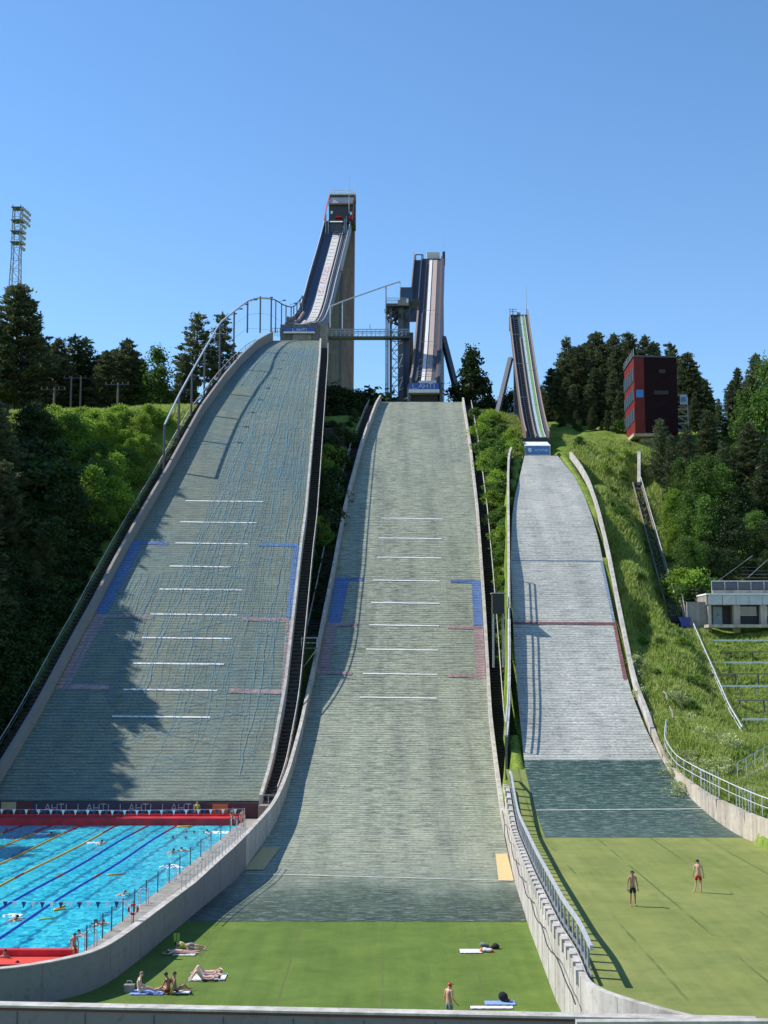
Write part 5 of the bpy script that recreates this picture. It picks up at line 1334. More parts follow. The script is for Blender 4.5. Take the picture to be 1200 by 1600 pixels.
# ------------------------------------------------------------------ low concrete building
bd = thing('service_building', 'low concrete building with white fascia panels, pillars and roof railing on the right hillside', 'building', tuple(P(1150, 976, 137)))
Yb = 137; M['fascia'] = plain('light_grey_fascia', (.50, .52, .54), .5)
def X_(u): return P(u, 960, Yb).x
def Z_(v): return zrow(Yb, v)
zf, zr, zfl = Z_(945), Z_(927.5), Z_(976)
q = MB(); q.bb(X_(1107), X_(1330), Yb + .1, Yb + 9, zfl - 2, zf + .3); q2 = MB()
q = MB(); q.bb(X_(1111), X_(1330), Yb + 1.6, Yb + 9, zfl - 1, zf); q.build('back_wall', M['conc_dark'], bd)
q = MB(); q.bb(X_(1105), X_(1330), Yb + .12, Yb + 9.2, zf, zr - .15); q.build('roof_slab', M['conc'], bd)
q = MB(); q.bb(X_(1104), X_(1331), Yb - .05, Yb + 9.3, zr - .14, zr + .03); q.build('roof_edge', M['white'], bd)
xx = 1107.5; k = 0
while xx < 1320:
    q = MB(); q.bb(X_(xx) + .03, X_(xx + (22 if k else 22)) - .03, Yb, Yb + .1, zf + .02, zr - .18); q.build('fascia_panel', M['fascia'], bd); xx += 20.5 if k else 22; k += 1
for (a, b2) in ((1107, 1112), (1147, 1157), (1189, 1199), (1240, 1250), (1290, 1300)):
    q = MB(); q.bb(X_(a), X_(b2), Yb + .15, Yb + .8, zfl - 1, zf - .01); q.build('pillar', M['conc_warm'], bd)
M['door_blue'] = plain('pale_blue_door', (.22, .30, .36), .5)
q = MB(); q.bb(X_(1120), X_(1134), Yb + 1.5, Yb + 1.58, zfl, zf - .15); dr = q.build('door', M['door_blue'], bd); q = MB(); q.box((X_(1127), Yb + 1.47, zfl + 1.1), (.12, .05, .2)); q.build('handle', M['black'], dr)
q = MB(); q.bb(X_(1135), X_(1147), Yb + 1.52, Yb + 1.58, zfl, zf - .12); q.build('dark_opening', M['black'], bd)
for a, b2 in ((1160, 1187), (1202, 1237)):
    q = MB(); q.bb(X_(a), X_(b2), Yb + .9, Yb + 1.0, zfl + .05, zfl + .95); q.build('shutter', M['stair'], bd)
    q = MB(); q.bb(X_(a), X_(b2), Yb + .9, Yb + .96, zfl + 1.05, zf - .15); w0 = q.build('window', M['glass'], bd)
    q = MB(); q.bb(X_(a), X_(b2), Yb + .84, Yb + .9, zfl + .97, zfl + 1.05); q.bb(X_((a + b2) / 2) - .03, X_((a + b2) / 2) + .03, Yb + .84, Yb + .9, zfl + 1.06, zf - .15); q.build('window_frame', M['steel'], w0)
q = MB(); q.bb(X_(1076), X_(1106.5), Yb + .6, Yb + 1.0, zfl - .8, Z_(940)); q.build('wing_wall', M['conc'], bd)
q = MB(); q.bb(X_(1100), X_(1340), Yb - 1.8, Yb + .1, zfl - .35, zfl - .02); q.build('forecourt', M['conc_warm'], bd)
rr_ = thing('railing', 'grey metal railing with dark infill on the roof of the low concrete building', 'railing', tuple(P(1150, 925, 139)))
za = zrow(139, 908); zb_ = zrow(139, 922); xx = 1112; xa = P(1112, 920, 139).x; xb = P(1330, 920, 139).x
q = MB(); q.bb(xa, xb, 139, 139.04, zb_, za - .1); q.build('infill_panel', M['dsteel'], rr_)
q = MB(); q.tube([(xa, 138.95, za), (xb, 138.95, za)], .05, 5); q.build('rail', M['galv'], rr_)
while xa < xb:
    q = MB(); q.tube([(xa, 138.95, zb_ - .4), (xa, 138.95, za)], .04, 5); q.build('post', M['galv'], rr_); xa += 1.42
q = MB(); q.bb(P(1113, 920, 139).x, xb, 138.7, 139.2, zb_ - .45, zb_ - .03); q.build('base_beam', M['conc'], rr_)
t = thing('spectator_stand', 'dim grey scaffold stand with stepped rows in the trees behind the low building', 'spectator stand', tuple(P(1180, 900, 150)))
q = MB()
for k in range(6):
    a = P(1148 + k * 4, 903 - k * 5.5, 148 + k); b2 = P(1300, 903 - k * 5.5, 148 + k); q.beam(a, (b2.x, a.y, a.z), .5, .06)
q.build('rows', M['conc_dark'], t)
q = MB(); q.beam(P(1124, 906, 147.5), P(1176, 868, 150), .05); q.build('stair_rail', M['steel'], t)
q = MB(); q.beam(P(1168, 903, 147.5), P(1200, 874, 150), .05); q.build('stair_rail', M['steel'], t)
# bleachers on the slope
def tier(v, u0, Y, label, h=.9, bench=None):
    t = thing('terrace_rail', label, 'railing', tuple(P(u0, v, Y)))
    z = zrow(Y, v); xa = P(u0, v, Y).x; xb = P(1290, v, Y).x
    q = MB(); q.bb(xa, xb, Y, Y + .12, z - .08, z + .08); q.build('rail', M['white'], t)
    x = xa
    while x < xb: q = MB(); q.tube([(x, Y + .06, z - h - .5), (x, Y + .06, z)], .035, 4); q.build('post', M['steel'], t); x += 1.65
for v, u0, Y, lb in ((1000.5, 1098, 134, 'uppermost rail of the grass terraces, below the low building'), (1035, 1112, 128, 'second rail down on the grass terraces'), (1072, 1128, 122, 'third rail down on the grass terraces'), (1124, 1160, 114.5, 'lowest rail of the grass terraces')):
    tier(v, u0, Y, lb)
for v, u0, Y, lb in ((1018.5, 1103, 131, 'uppermost timber bench on the grass terraces'), (1053, 1108, 125, 'middle timber bench on the grass terraces'), (1094, 1150, 118.5, 'lowest timber bench on the grass terraces')):
    z = zrow(Y, v); xa = P(u0, v, Y).x; xb = P(1290, v, Y).x; t = thing('bench', lb, 'bench', (xa, Y, z)); q = MB(); q.bb(xa, xb, Y - .2, Y + .2, z - .06, z + .06); q.build('seat', M['wood'], t)
    x = xa + .3
    while x < xb: q = MB(); q.bb(x, x + .1, Y - .15, Y + .15, z - 1.0, z - .07); q.build('leg', M['conc_dark'], t); x += 2.2
t = thing('handrail', 'long bending metal handrail running down the left end of the grass terraces', 'handrail', tuple(P(1080, 968, 138)))
hp = resamp([tuple(P(1080, 966, 138)), tuple(P(1097, 1005, 132)), tuple(P(1117, 1050, 124.5)), tuple(P(1139, 1101, 117)), tuple(P(1160, 1136, 112.5))], 40)
railing(t, hp, .95, M['galv'], 2.0, .05, 1)
t = thing('staircase', 'low grey steps with a handrail at the right edge near the curved wall', 'stairs', tuple(P(1160, 1225, 98)))
A0 = P(1225, 1185, 102); A1 = P(1158, 1224, 97.5); q = MB()
for k in range(11): c_ = A0.lerp(A1, k / 10); q.box((c_.x, c_.y, c_.z), (1.3, .5, .2), 0, .5)
q.build('steps', M['conc'], t)
a = P(1152, 1192, 97); b2 = P(1225, 1152, 101); railing(t, [tuple(a), tuple(b2)], 1.1, M['galv'], 1.1, .03, 1, 'post', 'handrail')
for u0, v0, Y0, u1, v1, Y1, lb in ((1000, 988, 134, 1024, 1058, 121, 'old pale timber rail lying down the grass slope'), (1037, 1080, 118, 1043, 1094, 115, 'short pale rail half hidden in the grass'), (1046, 1104, 113, 1052, 1122, 109, 'short bent pale rail above the curved railing')):
    a = P(u0, v0, Y0); b2 = P(u1, v1, Y1); q = MB(); q.tube([a, a.lerp(b2, .5) + Vector((.1, 0, .05)), b2], .07, 5); tag(q.build('rail', M['wood']), lb, 'rail')
a = P(925, 779, 171); b2 = P(996, 779, 171); q = MB(); q.tube([a, b2], .03, 4)
t = thing('fence', 'thin post and wire fence crossing the upper right slope', 'fence', tuple(a)); q.build('wire', M['wood'], t)
for k in range(6): c_ = a.lerp(b2, k / 5); q = MB(); q.tube([(c_.x, c_.y, c_.z - 1), (c_.x, c_.y, c_.z + .1)], .05, 4); q.build('post', M['wood'], t)

# ------------------------------------------------------------------ floodlight mast and utility poles
fm = thing('floodlight_mast', 'tall lattice floodlight mast with stacked lamps rising behind the pines at far left', 'floodlight mast', tuple(P(24, 640, 300)))
Ym = 300; zt_m = zrow(Ym, 322); zl = zrow(Ym, 395); zb_m = 52
xc = P(26.5, 400, Ym).x
def cor(z, s1, s2):
    t = (z - zb_m) / (zl - zb_m); hwid = .95 if z > zl else lerp(2.5, .9, min(1, t)); return (xc - .15 + s1 * hwid + (0 if z > zl else (1 - t) * -.3), Ym + s2 * hwid, z)
q = MB()
for s1 in (-1, 1):
    for s2 in (-1, 1):
        q.beam(cor(zb_m, s1, s2), cor(zl, s1, s2), .22); q.beam(cor(zl + .01, s1, s2), cor(zt_m, s1, s2), .2)
z = zb_m + 2; k = 0
while z < zt_m - 1:
    z2 = min(zt_m, z + 2.6)
    for a, b2 in (((-1, -1), (1, -1)), ((-1, 1), (1, 1)), ((-1, -1), (-1, 1)), ((1, -1), (1, 1))):
        q.beam(cor(z, *a), cor(z, *b2), .1); q.beam(cor(z, *(a if k % 2 else b2)), cor(z2, *(b2 if k % 2 else a)), .09)
    z = z2; k += 1
q.build('lattice', M['steel'], fm)
for v in (326, 346, 363, 380):
    q = MB(); zz = zrow(Ym, v); q.bb(xc - 1.4, xc + 1.2, Ym - 1.4, Ym + 1.4, zz - .12, zz + .05); q.build('gallery', M['dsteel'], fm)
for r_, v in enumerate(np.linspace(328, 388, 8)):
    for k in range(5 if r_ < 3 else 3):
        zz = zrow(Ym, v); q = MB(); q.box((xc + 1.35 + .26 * k - r_ * .03, Ym - 1.3 + .65 * k, zz - .2 * k), (.55, .4, .7), 0, .5, .3)
        q.beam((xc + .9, Ym, zz), (xc + 1.35 + .26 * k, Ym - 1.3 + .65 * k, zz), .08); q.build('floodlight', M['steel'], fm)
def upole(u, v0, v1, Y, label, arm=True, two=False):
    t = thing('utility_pole', label, 'utility pole', tuple(P(u, v1, Y)))
    for d in ((-.8, .8) if two else (0,)):
        a = P(u, v1 + 8, Y); zt__ = zrow(Y, v0); q = MB(); q.tube([(a.x + d, Y, a.z), (a.x + d, Y, zt__)], [.2, .15], 7); q.build('pole', M['bark'], t)
    a = P(u, v0, Y)
    if arm:
        q = MB(); q.beam((a.x - 2.0, Y, a.z - .3), (a.x + 2.0, Y, a.z - .3), .12); q.build('crossarm', M['dsteel'], t)
        for k in (-1.8, -.9, .9, 1.8): q = MB(); q.tube([(a.x + k, Y, a.z - .25), (a.x + k, Y, a.z + .15)], .08, 6); q.build('insulator', M['conc_dark'], t)
upole(83, 606, 670, 196, 'single wooden utility pole at left, nearest of the three, with crossarm')
upole(183, 598, 658, 205, 'single grey utility pole, rightmost of the three before the pines')
upole(117, 588, 650, 212, 'double utility pole with crossarm, middle of the three before the pines', True, True)
t = thing('fence', 'long low fence line along the grass plateau at the left before the pines', 'fence', tuple(P(200, 655, 206)))
a = P(105, 656, 206); b2 = P(262, 660, 206); q = MB(); q.tube([a, b2], .04, 4); q.build('wire', M['wood'], t)
for k in range(16): c_ = a.lerp(b2, k / 15); q = MB(); q.tube([(c_.x, c_.y, c_.z - 1.2), (c_.x, c_.y, c_.z + .1)], .06, 4); q.build('post', M['wood'], t)
# ------------------------------------------------------------------ vegetation
def leaf_mesh(name, centers, size, mat, parent, flat=.0, elong=1.0, dirs=None):
    n = len(centers); c = np.asarray(centers)
    a = nr.normal(size=(n, 3)); 
    if dirs is not None: a = dirs + a * .35
    a /= np.linalg.norm(a, axis=1)[:, None]
    b = nr.normal(size=(n, 3)); b -= (b * a).sum(1)[:, None] * a; b /= np.linalg.norm(b, axis=1)[:, None]
    s = size * nr.uniform(.6, 1.4, n)[:, None]
    A = a * s * elong; B = b * s / elong
    v = np.stack([c - A * .5, c + B * .5, c + A * .6, c - B * .5], 1).reshape(-1, 3)
    off = OFF.get(parent.name, Vector()); v = v - np.array(off)
    me = bpy.data.meshes.new(name); me.vertices.add(4 * n); me.vertices.foreach_set('co', v.ravel().astype(np.float32))
    me.loops.add(4 * n); me.loops.foreach_set('vertex_index', np.arange(4 * n, dtype=np.int32))
    me.polygons.add(n); me.polygons.foreach_set('loop_start', np.arange(0, 4 * n, 4, dtype=np.int32)); me.polygons.foreach_set('loop_total', np.full(n, 4, dtype=np.int32))
    me.materials.append(mat); me.update(calc_edges=True); me.validate()
    o = bpy.data.objects.new(name, me); COL.objects.link(o); o.parent = parent; OFF[o.name] = off
    return o
def proto(kind, seed, h, mat, barkm='bark', **k):
    global nr
    nr = np.random.RandomState(seed); rr = random.Random(seed)
    t = thing(k.get('nm', 'tree'), 'x', k.get('cat', 'tree'), (0, 0, 0)); tr = MB(); pts = []; dirs = []
    if kind == 'pine':
        lean = rr.uniform(-.02, .02); top = Vector((lean * h, rr.uniform(-.02, .02) * h, h)); base0 = k.get('bare', .35)
        tr.tube([(0, 0, -1.5), tuple(top * .3), tuple(top * .7), tuple(top)], [.018 * h, .014 * h, .008 * h, .02], 7)
        nb_ = k.get('nb', 62); spread = k.get('spread', .17)
        for i in range(nb_):
            f = base0 + (1 - base0) * ((i + rr.random()) / nb_); p0 = top * f; az = i * 2.4 + rr.uniform(-.5, .5)
            rel = (f - base0) / (1 - base0); L = h * spread * (1.0 - rel) ** .75 * rr.uniform(.6, 1.2) * (.55 + .45 * min(1, rel * 5)) + .35
            up = rr.uniform(.0, .35) if k.get('up', 1) else rr.uniform(-.35, -.05)
            d = Vector((math.cos(az), math.sin(az), up)); p1 = p0 + d * L + Vector((0, 0, .12 * L if k.get('up', 1) else .05 * L))
            tr.tube([tuple(p0), tuple(p0.lerp(p1, .6)), tuple(p1)], [.045 + .006 * L, .03, .012], 4, cap=False)
            nt_ = max(2, int(L * k.get('dens', 2.6)))
            for j in range(nt_):
                g = .30 + .7 * (j + rr.random()) / nt_; q = p0.lerp(p1, g); w = .14 * L * (1.2 - g) + .18
                q = q + Vector((rr.gauss(0, w), rr.gauss(0, w), rr.gauss(0, .10)))
                m_ = k.get('tuft', 16); pts.append(np.array(q) + nr.normal(size=(m_, 3)) * np.array([.27, .27, .13])); dd = np.tile(np.array(d), (m_, 1)); dd[:, 2] += .35; dirs.append(dd)
        pts.append(np.array(top) + nr.normal(size=(20, 3)) * [.12, .12, .3]); dirs.append(np.tile([0, 0, 1.0], (20, 1)))
        tr.build('trunk', M[barkm], t); leaf_mesh('crown', np.concatenate(pts), k.get('ls', .34), M[mat], t, elong=1.45, dirs=np.concatenate(dirs))
    else:
        th = k.get('th', .3); R_ = k.get('rad', .28) * h; ncl = k.get('ncl', 60)
        tr.tube([(0, 0, -1.5), (.02 * h, 0, h * .35), (0, .02 * h, h * .85)], [.016 * h, .011 * h, .02], 7)
        for i in range(ncl):
            f = th + (1 - th) * rr.random() ** .9; rel = (f - th) / (1 - th)
            prof = (math.sin(PI * min(1, rel * .85 + .12)) ** .7) * (1 if kind == 'decid' else (1 - rel * .55))
            az = rr.random() * 2 * PI; rad = R_ * prof * (rr.random() ** .5) * rr.uniform(.75, 1.15)
            c = Vector((math.cos(az) * rad, math.sin(az) * rad, f * h)); cr = h * k.get('cr', .085) * rr.uniform(.6, 1.3)
            if i % 2 == 0: tr.tube([(0, 0, max(.2, c.z - rad * .8 - .1 * h)), tuple(c)], [.02 + .004 * h, .012], 4, cap=False)
            m_ = k.get('lf', 75); u_ = np.clip(nr.normal(size=(m_, 3)), -1.7, 1.7); un = u_ / np.linalg.norm(u_, axis=1)[:, None]
            q = np.array(c) + (u_ * .62) * cr * np.array([rr.uniform(.7, 1.5), rr.uniform(.7, 1.5), k.get('cz', .75) * rr.uniform(.6, 1.5)]); u_ = un
            pts.append(q); dd = u_ * .6; dd[:, 2] -= k.get('droop', .1); dirs.append(dd)
        tr.build('trunk', M[barkm], t); leaf_mesh('crown', np.concatenate(pts), k.get('ls', .3), M[mat], t, elong=1.15)
    return t
PR = {}
PR['pineA'] = proto('pine', 1, 18, 'pine', 'bark_pine', nm='pine_tree', bare=.2, spread=.25, nb=100, ls=.30, tuft=24)
PR['pineB'] = proto('pine', 2, 18, 'pine', 'bark_pine', nm='pine_tree', bare=.40, spread=.18, nb=56, ls=.30, tuft=20)
PR['pineC'] = proto('pine', 3, 18, 'pine', 'bark_pine', nm='pine_tree', bare=.08, spread=.27, nb=120, dens=3.1, ls=.30, tuft=24)
PR['spruceA'] = proto('pine', 4, 14, 'spruce', 'bark', nm='spruce_tree', bare=.05, spread=.19, nb=110, up=0, dens=3.4, ls=.3, tuft=13)
PR['spruceB'] = proto('pine', 5, 14, 'pine', 'bark', nm='spruce_tree', bare=.05, spread=.22, nb=100, up=1, dens=3.2, ls=.3, tuft=14)
PR['birch'] = proto('birch', 6, 12, 'leaf_mid', nm='birch_tree', th=.12, rad=.24, ncl=120, cr=.075, lf=60, ls=.24, droop=.4)
PR['birchL'] = proto('birch', 7, 11, 'leaf', nm='birch_tree', th=.08, rad=.26, ncl=130, cr=.08, lf=60, ls=.24)
PR['decid'] = proto('decid', 8, 11, 'leaf_mid', nm='leafy_tree', th=.08, rad=.36, ncl=130, cr=.10, lf=70, ls=.28)
PR['decidD'] = proto('decid', 9, 11, 'leaf_dark', nm='leafy_tree', th=.06, rad=.36, ncl=110, cr=.10, lf=60, ls=.30)
PR['ragged'] = proto('birch', 10, 9, 'leaf_dark', nm='leafy_tree', th=.15, rad=.33, ncl=70, cr=.06, lf=85, ls=.26, cz=1.2)
PR['shrub'] = proto('decid', 11, 3.4, 'leaf', nm='shrub', cat='shrub', th=.1, rad=.62, ncl=46, cr=.17, lf=55, ls=.22)
PR['shrubM'] = proto('decid', 12, 3.4, 'leaf_mid', nm='shrub', cat='shrub', th=.1, rad=.60, ncl=44, cr=.17, lf=55, ls=.22)
PR['shrubD'] = proto('decid', 13, 3.4, 'leaf_dark', nm='shrub', cat='shrub', th=.1, rad=.66, ncl=40, cr=.18, lf=50, ls=.25)
PR['flower'] = proto('decid', 14, 1.3, 'weed', nm='flowering_shrub', cat='shrub', th=.1, rad=.8, ncl=26, cr=.22, lf=34, ls=.10)
nr = np.random.RandomState(77)
PH = {'pineA': 18, 'pineB': 18, 'pineC': 18, 'spruceA': 14, 'spruceB': 14, 'birch': 12, 'birchL': 11, 'decid': 11, 'decidD': 11, 'ragged': 9, 'shrub': 3.4, 'shrubM': 3.4, 'shrubD': 3.4, 'flower': 1.3}
USED = set()
def place(kind, x, y, z, h, label, group=None, fat=1.0):
    s = h / PH[kind]
    rz = rnd.uniform(0, 6.28)
    if kind not in USED:
        o = PR[kind]; USED.add(kind); o.location = (x, y, z); o.rotation_euler.z = rz; o.scale = (s * fat, s * fat, s); o['label'] = label
        if group: o['group'] = group
        elif 'group' in o: del o['group']
    else:
        o = dup(PR[kind], (x, y, z), rz, (s * fat, s * fat, s), label, group)
        if not group and 'group' in o: del o['group']
    return o
def tree(kind, u, vtop, Y, label, group=None, fat=1.0, z=None):
    """tree whose top is seen at u, vtop and which stands at distance Y on the ground"""
    p = P(u, vtop, Y); zb = tz(p.x, Y) if z is None else z
    return place(kind, p.x, Y, zb - .2, max(1.0, p.z - zb), label, group, fat)
YY = np.arange(88, 262, .5)
def hit(u, v):
    a = P(u, v, 1.0); X = a.x * YY; Z = H + (a.z - H) * YY; T = terr(X, YY); k = np.nonzero(T >= Z)[0]
    if len(k) == 0: return None
    return float(X[k[0]]), float(YY[k[0]]), float(T[k[0]])
def bush(kind, u, v, h, label, group=None, fat=1.0):
    """plant standing on the ground seen at pixel u, v (its foot)"""
    q = hit(u, v)
    if q is None: return
    return place(kind, q[0], q[1], q[2] - .25, h, label, group, fat)
# left skyline
tree('pineC', 28, 446, 214, 'tallest dark pine at the far left in front of the floodlight mast', fat=1.25)
tree('pineA', -8, 500, 210, 'dark pine cut off by the left edge of the picture', fat=1)
tree('pineB', 55, 520, 219, 'dark pine just right of the tallest pine at far left', fat=1.1)
tree('pineA', 88, 530, 222, 'pointed dark pine behind the leftmost utility pole', fat=1.15)
tree('spruceA', 118, 523, 226, 'slim dark conifer, left one of the close pair in the left tree line', fat=1.1)
tree('spruceA', 137, 528, 228, 'slim dark conifer, right one of the close pair in the left tree line', fat=1.05)
tree('pineC', 168, 548, 222, 'broad dark pine left of the rightmost utility pole', fat=1.1)
tree('pineA', 197, 530, 224, 'broad tall pine behind the rightmost utility pole', fat=1.2)
tree('pineC', 222, 560, 226, 'dark pine between the broad pine and the green birch at left', fat=.9)
tree('birch', 247, 545, 222, 'pointed green birch standing at the right end of the left tree line', fat=1.1)
tree('pineB', 306, 490, 228, 'tall pine behind the curved lamp rail, left of the two', fat=1.15)
tree('pineB', 343, 492, 231, 'tall bare-trunked pine behind the curved lamp rail, right of the two', fat=.9)
tree('pineC', 290, 552, 226, 'shorter pine in front of the two tall pines behind the lamp rail', fat=.9)
g = 'dark trees filling the back of the left tree line'
for u, v, Y, k in [(75, 540, 226, 'pineC'), (100, 550, 228, 'pineC'), (155, 555, 228, 'pineC'), (182, 545, 230, 'pineC'), (210, 548, 230, 'pineC'), (10, 560, 232, 'pineC'), (70, 565, 236, 'pineA'), (103, 575, 235, 'pineC'), (150, 575, 238, 'pineC'), (182, 575, 238, 'decidD'), (210, 590, 240, 'pineC'), (237, 600, 240, 'decidD'), (262, 612, 236, 'decidD'), (275, 640, 226, 'decidD'), (330, 600, 244, 'pineC'), (40, 600, 226, 'decidD'), (128, 590, 236, 'decidD'), (-20, 540, 226, 'pineC')]:
    tree(k, u, v, Y, 'dark tree filling the back of the tree line at left', g)
# left thicket, sunlit
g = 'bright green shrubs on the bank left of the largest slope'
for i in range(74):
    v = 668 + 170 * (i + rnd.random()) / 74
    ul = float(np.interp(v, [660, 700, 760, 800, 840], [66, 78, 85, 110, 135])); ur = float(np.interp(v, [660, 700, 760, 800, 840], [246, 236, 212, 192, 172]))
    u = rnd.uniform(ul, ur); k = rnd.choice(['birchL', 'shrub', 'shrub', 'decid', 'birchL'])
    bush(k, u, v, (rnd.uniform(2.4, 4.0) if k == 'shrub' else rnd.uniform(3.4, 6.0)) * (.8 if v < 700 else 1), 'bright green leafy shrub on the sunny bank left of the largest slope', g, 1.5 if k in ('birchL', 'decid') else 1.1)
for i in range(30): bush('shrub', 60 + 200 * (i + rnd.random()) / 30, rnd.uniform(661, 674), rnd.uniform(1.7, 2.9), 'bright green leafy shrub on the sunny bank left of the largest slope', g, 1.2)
bush('birchL', 142, 835, 8.5, 'bright young birch standing forward of the thicket on the left bank', None, 1.1)
bush('shrub', 186, 812, 4.2, 'rounded bright bush nearest the stairs in the left thicket', None, 1.0)
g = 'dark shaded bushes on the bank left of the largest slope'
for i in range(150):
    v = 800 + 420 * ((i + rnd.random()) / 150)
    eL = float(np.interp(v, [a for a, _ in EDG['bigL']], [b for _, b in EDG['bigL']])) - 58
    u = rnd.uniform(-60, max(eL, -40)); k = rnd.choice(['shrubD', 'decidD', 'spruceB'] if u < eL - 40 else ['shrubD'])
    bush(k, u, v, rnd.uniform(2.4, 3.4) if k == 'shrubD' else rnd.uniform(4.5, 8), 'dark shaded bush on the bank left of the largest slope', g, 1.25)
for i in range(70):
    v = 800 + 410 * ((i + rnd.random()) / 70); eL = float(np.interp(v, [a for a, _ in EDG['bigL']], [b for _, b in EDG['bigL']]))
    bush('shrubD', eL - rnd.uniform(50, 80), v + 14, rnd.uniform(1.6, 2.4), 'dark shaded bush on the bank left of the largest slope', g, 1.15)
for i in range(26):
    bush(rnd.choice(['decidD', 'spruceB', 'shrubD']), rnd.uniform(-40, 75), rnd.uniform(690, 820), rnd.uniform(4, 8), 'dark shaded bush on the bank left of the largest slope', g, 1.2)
g = 'dark conifers on the shaded bank at the left edge'
for u, vt, Y in [(15, 640, 196), (45, 668, 192), (62, 700, 186), (22, 715, 180), (-12, 690, 176), (50, 752, 172), (88, 775, 172), (20, 800, 163), (-20, 820, 152)]:
    tree('decidD' if Y > 182 else 'spruceA', u, vt + 25, Y, 'dark tree on the shaded bank at the left edge', g, 1.2)  # darker foliage kinds, the bank's shade put into their colour
# tall conifers at and beyond the left edge, whose shadow falls over the slope
tall = [(-44, 112), (-44, 120), (-44.5, 128), (-45, 136), (-45.5, 144), (-46, 152), (-49, 160), (-52, 116), (-51, 125), (-52, 133), (-52, 141), (-53, 149), (-56, 158), (-59, 166), (-60, 174), (-60, 121), (-61, 130), (-61, 139), (-62, 147), (-64, 156), (-66, 165), (-68, 174), (-67, 182), (-70, 135), (-71, 145), (-73, 158), (-75, 170), (-56, 106), (-64, 110)]
for i, (x, y) in enumerate(tall):
    tx = (-.192 if y < 126 else -.184 if y < 150 else -.20) * y if y < 158 else bL(y) - 1.0
    h = ((tx - x) / 1.2 + 2.5) * rnd.uniform(.86, 1.03)
    place(['pineC', 'spruceB', 'pineA'][i % 3], x, y, tz(x, y) - .5, max(8, h), 'tall dark conifer at the left edge that shades the largest slope', 'tall conifers at the left edge', 1.2)
# between the largest and middle slope
g = 'shrubs in the gap between the largest and middle slopes'
for u, vt, Y, k, f in [(520, 604, 236, 'decidD', 1.2), (540, 610, 232, 'decidD', 1.3), (562, 612, 236, 'decidD', 1.1), (530, 632, 222, 'decidD', 1.1), (552, 640, 218, 'decidD', 1.0), (515, 655, 212, 'decidD', .9), (575, 618, 240, 'shrubD', 1.3),
                       (545, 668, 206, 'shrubD', 1.2), (512, 716, 190, 'shrub', 1.0), (530, 725, 188, 'shrubD', 1.0), (508, 740, 186, 'shrub', .9), (520, 752, 183, 'shrubD', 1), (525, 780, 178, 'shrubD', 1.1), (508, 790, 176, 'shrubD', 1), (497, 832, 168, 'shrub', .7), (505, 848, 166, 'shrubM', .8),
                       (492, 880, 160, 'shrubD', .9), (500, 905, 156, 'shrubD', .8), (488, 935, 151, 'shrubD', .7), (493, 965, 147, 'shrubD', .6)]:
    if vt < 700: tree(k, u, vt, Y, 'leafy shrub in the gap between the largest and middle slopes', g, f * 1.2)
    else: bush(k, u, vt + 14, 2.0 if vt > 860 else 3.2, 'leafy shrub in the gap between the largest and middle slopes', g, f * 1.1)
for i in range(34):
    v = rnd.uniform(650, 960); u = float(np.interp(v, [640, 760, 850, 960], [535, 522, 503, 490])) + rnd.uniform(-1, 1) * float(np.interp(v, [640, 760, 850, 960], [28, 16, 7, 3]))
    bush(rnd.choice(['shrubD', 'shrubD', 'decidD']), u, v, rnd.uniform(2.0, 3.4) if v < 850 else 1.6, 'leafy shrub in the gap between the largest and middle slopes', g, 1.1)
# between middle and small slopes
tree('ragged', 737, 549, 236, 'ragged dark tree standing against the sky between the middle and smallest in-runs', fat=1.0)
tree('ragged', 728, 590, 240, 'smaller dark tree beside the leaning strut of the middle in-run', fat=1.0)
tree('decidD', 800, 612, 240, 'round dark tree between the leg and the trough of the smallest in-run', fat=.9)
tree('spruceB', 812, 632, 236, 'dark conifer behind the trough of the smallest in-run', fat=.9)
for u, v in ((770, 628), (786, 622), (757, 640), (862, 640), (872, 655)): tree('decidD', u, v, 242, 'dark treetop low on the skyline near the smallest in-run', 'dark treetops near the smallest in-run', .8)
g = 'green bushes between the middle and smallest slopes'
bs = [(742, 640, 222, 'shrubM'), (756, 650, 219, 'shrub'), (770, 655, 216, 'shrubM'), (785, 665, 212, 'shrubM'), (800, 672, 206, 'shrub'), (750, 668, 210, 'shrub'), (766, 680, 206, 'shrubM'), (782, 690, 201, 'shrubM'), (806, 688, 196, 'shrub'),
      (752, 696, 200, 'shrubM'), (770, 706, 197, 'shrub'), (786, 716, 192, 'shrubM'), (758, 722, 193, 'shrub'), (776, 738, 188, 'shrub'), (764, 752, 186, 'shrubM'), (784, 760, 183, 'shrubM'), (770, 775, 181, 'shrub'), (786, 790, 177, 'shrubM'), (773, 805, 175, 'shrubM'),
      (784, 826, 171, 'shrub'), (774, 845, 168, 'shrubM'), (785, 862, 165, 'shrubM'), (778, 885, 161, 'shrub'), (787, 905, 158, 'shrubM'), (786, 950, 150, 'shrubM'), (787, 985, 145, 'shrub'), (789, 1020, 140, 'shrubM'), (790, 1060, 134, 'shrubM'), (790, 1100, 128, 'shrubD'), (790, 1140, 120, 'shrubM')]
for u, vt, Y, k in bs:
    hh = float(np.interp(vt, [640, 800, 900, 1140], [2.6, 2.2, 1.6, 1.1]))
    bush(k, u, vt + 22, hh * rnd.uniform(.8, 1.15), 'green bush in the strip between the middle and smallest slopes', g, 1.15)
for i in range(46):
    v = rnd.uniform(650, 1120); ul = float(np.interp(v, [640, 700, 800, 1120], [745, 755, 766, 787])); ur = float(np.interp(v, [640, 680, 700, 800, 1120], [800, 812, 794, 790, 791]))
    bush(rnd.choice(['shrubM', 'shrub', 'shrubM']), rnd.uniform(ul, ur), v, float(np.interp(v, [640, 800, 900, 1140], [2.4, 2.0, 1.4, .9])) * rnd.uniform(.7, 1.1), 'green bush in the strip between the middle and smallest slopes', g, 1.15)
